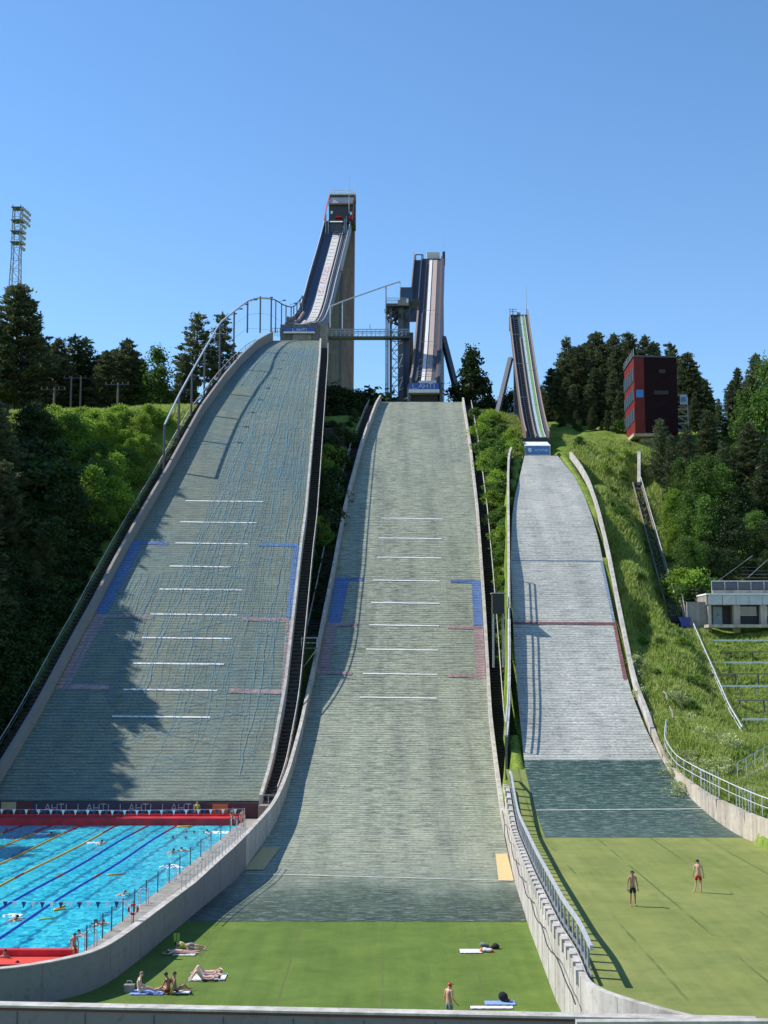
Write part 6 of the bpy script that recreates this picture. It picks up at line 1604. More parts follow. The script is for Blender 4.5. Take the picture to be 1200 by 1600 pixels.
for u, vt, Y in ((893, 920, 152),): pass
# right skyline pines
rs = [(846, 602, 226, 'spruceB', 'small dark conifer at the left foot of the right-hand pine group', 1), (862, 575, 222, 'pineC', 'leftmost sizeable pine of the group right of the smallest in-run', 1), (886, 529, 224, 'spruceB', 'slim pointed conifer on the left of the right-hand pine group', .8),
      (905, 540, 218, 'pineC', 'broad dark pine, second of the right-hand group', 1), (930, 520, 226, 'pineC', 'tall dark pine in the middle of the right-hand group', 1.0), (955, 524, 222, 'pineA', 'tall dark pine left of the red tower', 1.0), (980, 520, 230, 'pineC', 'tall dark pine behind the left corner of the red tower', .9),
      (1004, 527, 226, 'pineA', 'dark pine rising behind the roof of the red tower, left', .9), (1022, 535, 232, 'pineC', 'dark pine rising behind the middle of the red tower roof', .8), (1047, 538, 228, 'spruceB', 'dark pine rising behind the right corner of the red tower', .9),
      (1075, 551, 214, 'pineC', 'broad dark pine right of the red tower', 1), (1100, 592, 212, 'pineC', 'dark pine sloping down right of the red tower', 1), (1122, 622, 208, 'spruceB', 'small pointed conifer in the dip of the right skyline', .8),
      (1150, 575, 205, 'pineA', 'reddish dark pine near the right edge', .8), (1180, 553, 196, 'pineC', 'tall pine at the right edge behind the green birch', .8)]
for u, v, Y, k, lb, f in rs: tree(k, u, v, Y, lb, None, f)
g = 'dark trees filling the right-hand pine group'
for u, v, Y, k in [(875, 625, 216, 'decidD'), (895, 600, 212, 'pineC'), (920, 600, 212, 'pineC'), (945, 590, 214, 'pineC'), (968, 610, 208, 'pineC'), (875, 650, 206, 'decidD'), (905, 655, 202, 'decidD'), (940, 655, 202, 'pineC'), (965, 655, 200, 'shrubM'), (1085, 620, 204, 'pineC'), (1095, 650, 200, 'pineC'), (1130, 660, 200, 'pineC'), (1160, 640, 198, 'pineC'), (1115, 680, 192, 'spruceB'), (1195, 620, 194, 'pineC'), (1215, 590, 190, 'pineC'), (915, 560, 222, 'pineC'), (945, 548, 228, 'pineC'), (962, 640, 200, 'pineC'), (985, 625, 203, 'pineC'), (1000, 640, 205, 'pineC'), (948, 640, 201, 'spruceB'), (925, 635, 203, 'pineC'), (900, 640, 204, 'pineC'), (880, 645, 206, 'pineC'), (975, 550, 226, 'pineC'), (998, 565, 222, 'pineC'), (878, 560, 220, 'pineC'), (895, 545, 228, 'pineC'), (918, 535, 230, 'pineC'), (938, 540, 222, 'pineC'), (962, 540, 218, 'pineC'), (885, 590, 214, 'pineC'), (930, 575, 214, 'pineC'), (958, 580, 212, 'pineC'), (858, 620, 218, 'pineC'), (868, 600, 224, 'pineC'), (1062, 560, 222, 'pineC'), (1090, 580, 218, 'pineC'), (1110, 615, 212, 'pineC')]:
    tree(k, u, v, Y, 'dark tree within the pine group on the right hilltop', g, 1.0)
tree('birch', 1200, 562, 182, 'green birch at the right edge of the skyline', fat=.9)
tree('pineC', 1172, 585, 188, 'dark pine standing between the two green birches at the right edge', fat=.9)
tree('spruceB', 1140, 600, 196, 'dark spruce left of the birches at the right edge', fat=1)
tree('birch', 1165, 612, 184, 'smaller green birch, left one of two at the right edge', fat=1.0)
# in front of the red tower
tree('spruceB', 1030, 655, 178, 'grey-green conifer in front of the foot of the red tower', fat=.95)
tree('spruceB', 1048, 680, 172, 'slim conifer between the red tower and the long stairs', fat=.7)
tree('spruceB', 1072, 662, 180, 'conifer right of the red tower stair', fat=.9)
tree('pineC', 1105, 640, 186, 'dark pine standing behind the green birches on the right slope', fat=1)
tree('spruceB', 1128, 690, 176, 'dark conifer above the green birches on the right slope', fat=1.0)
tree('pineC', 1170, 660, 176, 'large dark pine at right above the low building', fat=1.1)
tree('spruceA', 1198, 700, 168, 'dark spruce at the right edge above the low building', fat=1.1)
g = 'green birches on the right slope'
for u, v, Y, k in [(1062, 718, 170, 'birch'), (1085, 722, 166, 'birch'), (1108, 712, 168, 'birch'), (1128, 728, 165, 'birch'), (1050, 765, 162, 'birchL'), (1075, 770, 158, 'birch'), (1100, 775, 156, 'birch'), (1125, 790, 158, 'decidD'), (1150, 760, 164, 'decidD'), (1178, 800, 160, 'decid'), (1145, 810, 154, 'decidD'), (1200, 815, 156, 'decidD'),
                   (1052, 820, 154, 'birchL'), (1072, 840, 150, 'decid'), (1092, 850, 149, 'birch'), (1112, 855, 150, 'decidD'), (1138, 858, 150, 'decidD'), (1170, 862, 152, 'decidD'), (1196, 860, 151, 'decidD'), (1064, 890, 146, 'shrub'), (1084, 893, 145, 'shrub'), (1099, 900, 145, 'shrubM'), (1066, 912, 143.5, 'shrubM'), (1085, 915, 143, 'shrubD'),
                   (1160, 700, 180, 'decidD'), (1190, 740, 170, 'decidD'), (1120, 745, 175, 'decidD'), (1085, 800, 160, 'decid')]:
    tree(k, u, v, Y, 'green leafy tree in the wood on the right slope above the low building', g, 1.05)
# hillside bushes and flowers
g = 'low bushes on the right grass slope'
for i in range(38):
    v = rnd.uniform(700, 1120); t = (v - 700) / 465
    ul = float(np.interp(v, [704, 800, 868, 1005, 1119, 1165], [905, 945, 962, 988, 1022, 1045])); ur = float(np.interp(v, [700, 750, 940, 1000, 1165], [990, 985, 1035, 1075, 1150]))
    u = rnd.uniform(ul, ur); Y = float(np.interp(v, [695, 800, 905, 1000, 1100, 1165, 1225], [187, 166, 146, 133, 117, 107, 97])); p = P(u, v, Y)
    place(rnd.choice(['shrub', 'shrubM', 'shrubM']), p.x, Y, tz(p.x, Y) - .25, rnd.uniform(.7, 1.7) * (1.2 if v < 900 else .8), 'low green bush scattered on the right grass slope', g, 1.1)
g = 'pale flowering weeds on the right grass slope'
for u, v, Y in [(1055, 1062, 119), (1062, 1075, 117), (1048, 1070, 118), (1078, 1108, 113), (1086, 1112, 112), (1072, 1150, 105), (1085, 1160, 104), (1060, 1165, 103), (1098, 1172, 102), (1110, 1178, 101), (1050, 1150, 106), (990, 1045, 124), (1000, 1060, 122), (1000, 1085, 119), (1120, 1150, 106), (1140, 1165, 104), (1095, 1145, 107), (1130, 1185, 100)]:
    p = P(u, v, Y); place('flower', p.x, Y, tz(p.x, Y) - .1, rnd.uniform(.9, 1.5), 'pale flowering weed clump on the lower right grass slope', g, 1.0)
# grass tufts: one uncountable mass
def tufts(n, xf, yr, size, mat, name, label):
    Y = nr.uniform(yr[0], yr[1], n); X = xf(Y, nr.random_sample(n)); Z = terr(X, Y)
    k = 5; c = np.repeat(np.stack([X, Y, Z], 1), k, 0); ang = nr.uniform(0, 2 * PI, n * k); s = size * nr.uniform(.5, 1.4, n * k)
    lean = nr.normal(size=(n * k, 2)) * .3
    w = .10 * s + .03; d = np.stack([np.cos(ang), np.sin(ang), np.zeros(n * k)], 1) * w[:, None]; c = c + np.stack([nr.normal(size=n * k) * .16, nr.normal(size=n * k) * .16, np.full(n * k, -.03)], 1)
    top = c + np.stack([lean[:, 0] * s, lean[:, 1] * s, s], 1)
    v = np.stack([c - d, c + d, top], 1).reshape(-1, 3); N3 = n * k
    me = bpy.data.meshes.new(name); me.vertices.add(3 * N3); me.vertices.foreach_set('co', v.ravel().astype(np.float32)); me.loops.add(3 * N3); me.loops.foreach_set('vertex_index', np.arange(3 * N3, dtype=np.int32))
    me.polygons.add(N3); me.polygons.foreach_set('loop_start', np.arange(0, 3 * N3, 3, dtype=np.int32)); me.polygons.foreach_set('loop_total', np.full(N3, 3, dtype=np.int32)); me.materials.append(mat); me.update(calc_edges=True)
    o = bpy.data.objects.new(name, me); COL.objects.link(o); return stuff(o, label, 'grass')
kxy = ([p[1] for p in kp][::-1] , [p[0] for p in kp][::-1])
def xr_(Y, r):
    a = np.where(Y > 107, np.interp(Y, kxy[0], kxy[1]) + .5, wallx(Y) + .6); b = np.interp(Y, [90, 110, 138, 150, 190], [31, 33, 34, 36, 46]); return a + (b - a) * r
tufts(52000, xr_, (89, 192), .55, M['grass_tuft'], 'grass', 'tall rough grass covering the right hillside')
tufts(9000, lambda Y, r: 33 + r * 12, (89, 136), .25, M['grass_tuft'], 'grass', 'grass on the terraces below the low building')
tufts(6000, lambda Y, r: -62 + r * 34, (192, 212), .6, M['grass_tuft'], 'grass', 'grass on the plateau in front of the left pines')
tufts(7000, lambda Y, r: np.interp(Y, BY, TB['mR']) + 1.8 + r * 7, (180, 232), .6, M['grass_tuft'], 'grass', 'grass between the middle and smallest slopes')
for k_, o in PR.items():
    if k_ not in USED: 
        for c_ in list(o.children): bpy.data.objects.remove(c_)
        bpy.data.objects.remove(o)
# ------------------------------------------------------------------ people
def skin_mesh(verts, edges, radii, levels=1, root=0):
    me = bpy.data.meshes.new('tmp'); me.from_pydata([tuple(v) for v in verts], edges, [])
    o = bpy.data.objects.new('tmp', me); COL.objects.link(o)
    o.modifiers.new('s', 'SKIN'); sub = o.modifiers.new('u', 'SUBSURF'); sub.levels = levels; sub.render_levels = levels
    for i, r in enumerate(radii):
        sv = me.skin_vertices[0].data[i]; sv.radius = (r, r) if not isinstance(r, tuple) else r; sv.use_root = (i == root)
    dg = bpy.context.evaluated_depsgraph_get(); dg.update()
    m2 = bpy.data.meshes.new_from_object(o.evaluated_get(dg)); bpy.data.objects.remove(o); bpy.data.meshes.remove(me)
    m2.polygons.foreach_set('use_smooth', [True] * len(m2.polygons))
    return m2
def V(*a): return Vector(a)
def pose_pts(k):
    """joints in metres, person 1.75 m, facing -y; x to the picture's right"""
    J = {}
    if k in ('stand', 'stand_back', 'stand_side'):
        J = dict(pel=V(0, 0, .93), sp=V(0, .0, 1.10), ch=V(0, .01, 1.30), nk=V(0, .01, 1.47), hd=V(0, -.01, 1.60), ht=V(0, .0, 1.69),
                 hL=V(-.09, 0, .90), kL=V(-.11, -.02, .49), aL=V(-.12, .02, .09), tL=V(-.14, -.13, .03),
                 hR=V(.09, 0, .90), kR=V(.11, -.02, .49), aR=V(.13, .02, .09), tR=V(.16, -.13, .03),
                 sL=V(-.17, .01, 1.42), eL=V(-.245, .03, 1.14), wL=V(-.26, -.04, .89), sR=V(.17, .01, 1.42), eR=V(.245, .03, 1.14), wR=V(.26, -.04, .89))
        if k == 'stand_side':
            J['kR'] = V(.16, -.10, .50); J['aR'] = V(.20, .0, .10); J['tR'] = V(.33, -.08, .03); J['wR'] = V(.30, -.12, .90); J['hd'] = V(.03, -.02, 1.60); J['ht'] = V(.035, -.01, 1.69)
        if k == 'stand_back': J['wL'] = V(-.30, -.14, .92); J['hd'] = V(-.03, -.04, 1.59); J['ht'] = V(-.035, -.03, 1.68)
    elif k == 'sit':      # seated on the ground, legs towards +x, leaning a little forward
        J = dict(pel=V(0, 0, .12), sp=V(-.02, 0, .30), ch=V(.0, 0, .50), nk=V(.06, 0, .66), hd=V(.11, 0, .79), ht=V(.12, 0, .88),
                 hL=V(.05, -.10, .12), kL=V(.42, -.17, .22), aL=V(.74, -.12, .07), tL=V(.86, -.14, .15), hR=V(.05, .10, .12), kR=V(.44, .16, .18), aR=V(.78, .10, .07), tR=V(.90, .10, .15),
                 sL=V(.02, -.18, .60), eL=V(.10, -.24, .34), wL=V(.33, -.20, .24), sR=V(.02, .18, .60), eR=V(.12, .24, .34), wR=V(.34, .18, .22))
    elif k == 'sit_lean':  # seated, leaning on straight arm behind
        J = dict(pel=V(0, 0, .12), sp=V(-.05, 0, .30), ch=V(-.09, 0, .50), nk=V(-.08, 0, .67), hd=V(-.05, 0, .80), ht=V(-.05, 0, .89),
                 hL=V(.05, -.10, .12), kL=V(.36, -.20, .36), aL=V(.60, -.14, .07), tL=V(.74, -.14, .04), hR=V(.05, .10, .12), kR=V(.45, .14, .14), aR=V(.85, .12, .07), tR=V(.94, .12, .15),
                 sL=V(-.10, -.18, .60), eL=V(-.22, -.24, .34), wL=V(-.28, -.24, .08), sR=V(-.10, .18, .60), eR=V(-.22, .24, .34), wR=V(-.28, .26, .08))
    elif k == 'lie_knees':  # lying on the back, head at +x, knees up
        J = dict(pel=V(0, 0, .10), sp=V(.18, 0, .10), ch=V(.38, 0, .12), nk=V(.55, 0, .12), hd=V(.68, 0, .14), ht=V(.77, 0, .15),
                 hL=V(-.04, -.10, .10), kL=V(-.34, -.12, .46), aL=V(-.56, -.12, .08), tL=V(-.70, -.12, .06), hR=V(-.04, .10, .10), kR=V(-.36, .12, .42), aR=V(-.62, .14, .08), tR=V(-.76, .14, .06),
                 sL=V(.50, -.18, .11), eL=V(.28, -.28, .08), wL=V(.06, -.24, .12), sR=V(.50, .18, .11), eR=V(.70, .26, .24), wR=V(.80, .08, .22))
    elif k == 'lie_front':  # lying on the front, head at -x, legs straight
        J = dict(pel=V(0, 0, .12), sp=V(-.18, 0, .12), ch=V(-.38, 0, .13), nk=V(-.55, 0, .14), hd=V(-.68, 0, .16), ht=V(-.77, 0, .17),
                 hL=V(.05, -.09, .11), kL=V(.46, -.12, .07), aL=V(.86, -.14, .06), tL=V(.98, -.15, .04), hR=V(.05, .09, .11), kR=V(.46, .12, .07), aR=V(.86, .12, .10), tR=V(.97, .12, .05),
                 sL=V(-.50, -.18, .11), eL=V(-.66, -.30, .06), wL=V(-.86, -.18, .05), sR=V(-.50, .18, .11), eR=V(-.66, .30, .06), wR=V(-.86, .16, .05))
    elif k == 'lie_side':  # lying on the side, head at -x, top leg bent
        J = dict(pel=V(0, 0, .17), sp=V(-.18, 0, .15), ch=V(-.38, 0, .18), nk=V(-.54, 0, .22), hd=V(-.66, 0, .28), ht=V(-.74, .0, .32),
                 hL=V(.05, -.05, .10), kL=V(.42, -.16, .07), aL=V(.80, -.10, .05), tL=V(.86, -.20, .04), hR=V(.05, .02, .26), kR=V(.44, -.12, .22), aR=V(.82, -.02, .12), tR=V(.94, -.10, .08),
                 sL=V(-.50, -.05, .10), eL=V(-.62, -.22, .06), wL=V(-.68, -.06, .20), sR=V(-.48, .02, .34), eR=V(-.28, -.12, .32), wR=V(-.12, -.22, .16))
    elif k == 'sit_edge':  # sitting on an edge, legs hanging down
        J = dict(pel=V(0, 0, .10), sp=V(0, .0, .28), ch=V(0, -.03, .48), nk=V(0, -.07, .64), hd=V(0, -.12, .77), ht=V(0, -.12, .86),
                 hL=V(-.09, -.04, .10), kL=V(-.12, -.44, .10), aL=V(-.12, -.46, -.32), tL=V(-.12, -.58, -.36), hR=V(.09, -.04, .10), kR=V(.12, -.44, .10), aR=V(.12, -.46, -.32), tR=V(.12, -.58, -.36),
                 sL=V(-.17, -.04, .59), eL=V(-.25, -.04, .34), wL=V(-.20, -.22, .16), sR=V(.17, -.04, .59), eR=V(.25, -.04, .34), wR=V(.20, -.22, .16))
    elif k == 'swim':  # breast stroke towards -x
        J = dict(pel=V(0, 0, -.12), sp=V(-.18, 0, -.08), ch=V(-.38, 0, -.02), nk=V(-.54, 0, .06), hd=V(-.64, 0, .17), ht=V(-.68, 0, .26),
                 hL=V(.05, -.09, -.13), kL=V(.42, -.18, -.16), aL=V(.80, -.12, -.06), tL=V(.92, -.12, -.04), hR=V(.05, .09, -.13), kR=V(.42, .18, -.16), aR=V(.80, .12, -.06), tR=V(.92, .12, -.04),
                 sL=V(-.50, -.18, .0), eL=V(-.66, -.40, .02), wL=V(-.84, -.32, .03), sR=V(-.50, .18, .0), eR=V(-.66, .40, .02), wR=V(-.84, .32, .03))
    elif k == 'tread':  # upright in the water, shoulders out
        J = dict(pel=V(0, 0, -.68), sp=V(0, 0, -.50), ch=V(0, 0, -.28), nk=V(0, 0, -.09), hd=V(0, -.02, .06), ht=V(0, -.01, .15),
                 hL=V(-.09, 0, -.7), kL=V(-.12, -.12, -1.0), aL=V(-.12, .1, -1.3), tL=V(-.12, .1, -1.42), hR=V(.09, 0, -.7), kR=V(.12, -.12, -1.0), aR=V(.12, .1, -1.3), tR=V(.12, .1, -1.42),
                 sL=V(-.17, 0, -.13), eL=V(-.34, -.10, -.10), wL=V(-.46, -.28, -.02), sR=V(.17, 0, -.13), eR=V(.34, -.10, -.10), wR=V(.46, -.28, -.02))
    elif k == 'wade':  # standing waist deep
        J = dict(pel=V(0, 0, -.2), sp=V(0, 0, -.03), ch=V(0, .01, .18), nk=V(0, 0, .35), hd=V(0, -.02, .48), ht=V(0, -.01, .57),
                 hL=V(-.09, 0, -.22), kL=V(-.11, -.02, -.6), aL=V(-.12, .02, -1.0), tL=V(-.12, -.13, -1.05), hR=V(.09, 0, -.22), kR=V(.11, -.02, -.6), aR=V(.12, .02, -1.0), tR=V(.12, -.13, -1.05),
                 sL=V(-.17, .01, .30), eL=V(-.26, -.02, .04), wL=V(-.24, -.20, -.1), sR=V(.17, .01, .30), eR=V(.26, -.02, .04), wR=V(.24, -.20, -.1))
    return J
def body_mesh(J, fem=False, fingers=True):
    v = []; e = []; r = []
    def add(p, rad, par=None):
        v.append(Vector(p)); r.append(rad); i = len(v) - 1
        if par is not None: e.append((par, i))
        return i
    pel = add(J['pel'], .125 if fem else .118); sp = add(J['sp'], .095 if fem else .108, pel); ch = add(J['ch'], .115 if fem else .132, sp)
    nkb = add(J['nk'].lerp(J['ch'], .25), .075, ch); nk = add(J['nk'].lerp(J['hd'], .15), .052, nkb)
    hd = add(J['hd'], .086, nk); ht = add(J['ht'], .072, hd)
    for s in 'LR':
        h = add(J['h' + s], .092, pel); th = add(J['h' + s].lerp(J['k' + s], .45), .076, h); kn = add(J['k' + s], .052, th); cf = add(J['k' + s].lerp(J['a' + s], .35), .052, kn)
        an = add(J['a' + s], .034, cf); toe = add(J['t' + s], .027, an)
        sh = add(J['s' + s], .058, ch if False else nkb); ua = add(J['s' + s].lerp(J['e' + s], .45), .046, sh); el = add(J['e' + s], .036, ua); fa = add(J['e' + s].lerp(J['w' + s], .4), .035, el); wr = add(J['w' + s], .024, fa)
        d = (J['w' + s] - J['e' + s]).normalized(); pm = add(J['w' + s] + d * .075, .026, wr)
        if fingers:
            side = d.cross(Vector((0, 1, 0.2)));
            if side.length < .1: side = Vector((1, 0, 0))
            side.normalize(); nrm = d.cross(side).normalized()
            for q, (off, ln) in enumerate(((-.030, .065), (-.010, .080), (.010, .075), (.030, .058))):
                b0 = add(J['w' + s] + d * .095 + side * off, .0105, pm); b1 = add(v[b0] + d * ln * .55 + nrm * .008, .0092, b0); add(v[b1] + d * ln * .45 + nrm * .020, .008, b1)
            tb_ = add(J['w' + s] + d * .045 + side * -.032, .012, pm); add(v[tb_] + d * .035 - side * .028, .009, tb_)
    return skin_mesh(v, e, r)
def attach(me, name, mat, parent):
    me.name = name; me.materials.clear(); me.materials.append(mat); o = bpy.data.objects.new(name, me); COL.objects.link(o); o.parent = parent; OFF[o.name] = Vector(); return o
def garment(J, kind):
    if kind == 'shorts':
        v = [J['pel'] + (J['sp'] - J['pel']) * .45, J['pel']]; r = [.122, .138]; e = [(0, 1)]
        for s in 'LR':
            k0 = len(v); v += [J['h' + s], J['h' + s].lerp(J['k' + s], .35), J['h' + s].lerp(J['k' + s], .72)]; r += [.108, .100, .090]; e += [(1, k0), (k0, k0 + 1), (k0 + 1, k0 + 2)]
    elif kind == 'brief':
        v = [J['pel'] + (J['sp'] - J['pel']) * .12, J['pel']]; r = [.130, .136]; e = [(0, 1)]
        for s in 'LR': k0 = len(v); v += [J['h' + s], J['h' + s].lerp(J['k' + s], .1)]; r += [.104, .098]; e += [(1, k0), (k0, k0 + 1)]
    elif kind == 'band':
        d = (J['ch'] - J['sp']); v = [J['ch'] - d * .22, J['ch'] + d * .12]; r = [.128, .134]; e = [(0, 1)]
    else:  # shirt
        v = [J['pel'], J['sp'], J['ch'], J['nk'].lerp(J['ch'], .3)]; r = [.135, .125, .145, .088]; e = [(0, 1), (1, 2), (2, 3)]
        for s in 'LR': k0 = len(v); v += [J['s' + s], J['s' + s].lerp(J['e' + s], .6)]; r += [.074, .062]; e += [(3, k0), (k0, k0 + 1)]
    return skin_mesh(v, e, r)
def hair_mb(J, cap=False, long=False):
    d = (J['ht'] - J['hd']).normalized(); c = J['hd'] + d * .045
    fw = Vector((0, -1, 0)) if abs(d.z) > .5 else Vector((0, 0, 1)); back = -fw
    q = MB(); c2 = c + back * .014 + d * .012
    # ellipsoid cap, upper part
    nu, nv = 14, 8; ax = d; bx = d.cross(fw).normalized(); fx_ = fw; vs = []; fs = []
    for j in range(nv + 1):
        t = (PI * .60) * j / nv
        for i in range(nu):
            a = 2 * PI * i / nu; f_ = math.cos(a)
            tt = t * (1 if f_ < .1 else 1 - .38 * f_)
            vs.append(c2 + ax * (.098 * math.cos(tt)) + (bx * math.sin(a) + fx_ * f_) * (.097 * math.sin(tt)))
    for j in range(nv):
        for i in range(nu): fs.append((j * nu + i, (j + 1) * nu + i, (j + 1) * nu + (i + 1) % nu, j * nu + (i + 1) % nu))
    q.add(vs, fs)
    if cap:
        p0 = c + fw * .09 + d * .035; q.beam(p0, p0 + fw * .09 - d * .01, .14, .015)
    if long: q.ell(tuple(c2 + back * .09 - d * .02), (.05, .05, .06))
    return q
PRS = {}
def make_person(kind, skin, bottom, bcol, top=None, tcol=None, hair='hair_dark', cap=False, bun=False, fem=False, face=False, label='', loc=(0, 0, 0), rz=0.0, sc=1.0, group=None):
    J = pose_pts(kind)
    t = thing('person', label, 'person', (0, 0, 0), group); OFF[t.name] = Vector()
    attach(body_mesh(J, fem), 'body', M[skin], t)
    if bottom: attach(garment(J, bottom), 'shorts' if bottom == 'shorts' else 'swimwear', M[bcol], t)
    if top: attach(garment(J, top), 'bikini_top' if top == 'band' else 'shirt', M[tcol], t)
    hair_mb(J, cap, bun).build('cap' if cap else 'hair', M[hair], t, True)
    # face: nose, ears, eyes, mouth
    d = (J['ht'] - J['hd']).normalized(); fw = Vector((0, -1, 0)) if abs(d.z) > .5 else Vector((0, 0, 1)); sx_ = d.cross(fw).normalized(); c = J['hd'] + d * .02
    q = MB(); q.ell(tuple(c + fw * .088 - d * .005), (.013, .013, .018), nu=6, nv=4)
    q.build('nose', M[skin], t, True)
    for s in (-1, 1):
        q = MB(); q.ell(tuple(c + sx_ * s * .088), (.012, .018, .026), nu=6, nv=4); q.build('ear', M[skin], t, True)
        if face: q = MB(); q.ell(tuple(c + fw * .078 + sx_ * s * .032 + d * .018), (.012, .008, .008), nu=6, nv=4); q.build('eye', M['black'], t)
    if face: q = MB(); q.ell(tuple(c + fw * .080 - d * .040), (.025, .007, .007), nu=6, nv=4); q.build('mouth', M['cloth_red'], t)
    t.location = loc; t.rotation_euler.z = rz; t.scale = (sc,) * 3
    return t
def gp(u, v, z): return tuple(Pz(u, v, z))
# two men on the right turf
make_person('stand', 'skin_tan', 'shorts', 'cloth_black', hair='hair_dark', cap=True, face=True, label='shirtless man in black shorts and dark cap standing on the right turf, left of two', loc=gp(989, 1416, 3.0), rz=.15, sc=1.0)
make_person('stand_side', 'skin', 'shorts', 'cloth_red', hair='hair_dark', cap=True, face=True, label='shirtless man in red shorts and dark cap standing on the right turf', loc=gp(1092, 1395, 3.0), rz=2.75, sc=.99)
# man with the red hair/cap behind the foreground wall
make_person('stand_back', 'skin', 'shorts', 'cloth_grey', hair='cap_red', cap=True, face=True, label='shirtless man in red cap and grey shorts just behind the foreground wall', loc=gp(702, 1602, 0), rz=2.3, sc=1.0)
# sunbathers on the middle turf
zt0 = .0
def mat_towel(u0, u1, v0, v1, label, col, name='towel', rot=.0, fold=False):
    p = Pz((u0 + u1) / 2, (v0 + v1) / 2, .02); w = (u1 - u0) / F * p.y; q = MB(); n1, n2 = 10, 6; hh = abs(Pz(600, v0, 0).y - Pz(600, v1, 0).y); vs = []
    for j in range(n2 + 1):
        for i in range(n1 + 1):
            x = (i / n1 - .5) * w; y = (j / n2 - .5) * hh; vs.append((p.x + x + y * rot, p.y + y, .02 + .018 * abs(math.sin(i * 1.7 + j * 1.1)) + (.03 if fold and i < 2 else 0)))
    q.add(vs, [(j * (n1 + 1) + i, j * (n1 + 1) + i + 1, (j + 1) * (n1 + 1) + i + 1, (j + 1) * (n1 + 1) + i) for j in range(n2) for i in range(n1)])
    o = q.build(name, M[col], None, True); return tag(o, label, 'towel')
mat_towel(205, 256, 1547, 1554, 'pale blue towel under the sitting woman with the bag', 'cloth_blue')
mat_towel(272, 297, 1548, 1553, 'white towel beside the dark-haired pair sitting on the turf', 'cloth_white')
mat_towel(298, 352, 1522, 1532, 'white and blue towel under the two people lying with raised knees', 'cloth_white')
mat_towel(272, 306, 1486, 1493, 'white towel under the person lying in pink near the wall shadow', 'cloth_white')
mat_towel(719, 752, 1483, 1489, 'long white towel beside the clothes pile on the right of the turf', 'cloth_white')
mat_towel(758, 804, 1564, 1570, 'blue towel with a black bag on it near the foreground wall', 'cloth_blue')
mat_towel(736, 800, 1572, 1576, 'crumpled pale towel just behind the foreground wall', 'cloth_white')
make_person('sit', 'skin_pale', 'brief', 'cloth_white', 'band', 'cloth_white', 'hair_fair', bun=True, fem=True, label='fair-haired woman sitting upright on a pale blue towel beside a light bag', loc=gp(217, 1551, .02), rz=.25)
make_person('sit_lean', 'skin_tan', 'brief', 'cloth_black', None, None, 'hair_dark', label='dark-haired person sitting on the turf, right one of a close pair', loc=gp(274, 1551, .02), rz=.5)
make_person('sit', 'skin_tan', 'brief', 'cloth_red', 'band', 'cloth_red', 'hair_dark', fem=True, label='person in dark red bikini bending forward, left one of a close pair', loc=gp(262, 1552, .02), rz=2.6)
make_person('lie_knees', 'skin_pale', 'brief', 'cloth_white', 'band', 'cloth_white', 'hair_fair', fem=True, label='pale person lying back with raised knees, nearer one of two on the towel', loc=gp(318, 1531, .03), rz=.05)
make_person('lie_knees', 'skin_pale', 'brief', 'cloth_blue', None, None, 'hair_fair', label='pale person lying back with raised knees, farther one of two on the towel', loc=gp(321, 1523, .03), rz=.08)
make_person('lie_front', 'skin_pale', 'brief', 'cloth_red', None, None, 'hair_fair', label='person lying face down in pink near the edge of the wall shadow', loc=gp(284, 1490, .03), rz=.05)
make_person('lie_side', 'skin', 'shorts', 'cloth_grey', 'shirt', 'cloth_lime', 'hair_dark', label='person in lime green shirt lying on one side near the wall shadow', loc=gp(296, 1483, .03), rz=-.05)
def blob(name, label, cat, u, v, z, parts):
    p = Pz(u, v, z); t = thing(name, label, cat, (p.x, p.y, z))
    for nm_, mt, off, r in parts:
        q = MB(); q.ell((p.x + off[0], p.y + off[1], z + off[2]), r, nu=14, nv=9)
        q.v = [(x + .03 * math.sin(9 * y + 7 * zz), y + .03 * math.sin(11 * x), max(z, zz + .025 * math.sin(13 * x + 5 * y))) for x, y, zz in q.v]
        q.build(nm_, M[mt], t, True)
    return t
p = Pz(202, 1550, 0); t = thing('bag', 'light grey beach bag standing left of the sitting woman', 'bag', (p.x, p.y, 0)); q = MB()
q.add([(p.x + a * s1, p.y + b_ * s1 * .6, z_) for z_, s1 in ((.0, .20), (.34, .24)) for a, b_ in ((-1, -1), (1, -1), (1, 1), (-1, 1))], [(0, 3, 2, 1), (4, 5, 6, 7), (0, 1, 5, 4), (1, 2, 6, 5), (2, 3, 7, 6), (3, 0, 4, 7)]); q.build('body', M['conc'], t)
q = MB(); q.tube([(p.x - .14, p.y, .33), (p.x - .1, p.y, .5), (p.x + .1, p.y, .5), (p.x + .14, p.y, .33)], .015, 5); q.build('handle', M['cloth_white'], t)
blob('clothes_pile', 'heap of white, orange and dark clothes beside a long white towel', 'clothes', 760, 1487, 0, [('white_garment', 'cloth_white', (0, 0, .08), (.36, .2, .12)), ('orange_garment', 'orange', (-.22, -.02, .08), (.13, .14, .12)), ('dark_garment', 'cloth_red', (.1, -.1, .04), (.30, .10, .07))])
blob('bag', 'black bag lying behind the pile of white clothes', 'bag', 774, 1482, 0, [('body', 'cloth_black', (0, 0, .1), (.24, .2, .16)), ('strap', 'cloth_black', (-.2, .02, .06), (.12, .08, .08))])
blob('bag', 'dark green rolled bag left of the black bag by the clothes pile', 'bag', 757, 1480, 0, [('body', 'cloth_grey', (0, .1, .1), (.26, .14, .12))])
blob('bag', 'black rucksack sitting on the blue towel near the foreground wall', 'bag', 787, 1565, .02, [('body', 'cloth_black', (0, 0, .2), (.22, .18, .24)), ('pocket', 'cloth_black', (.12, -.1, .1), (.12, .1, .1)), ('strap', 'cloth_white', (.3, -.05, .06), (.10, .06, .05))])
p = Pz(277, 1474, 0)
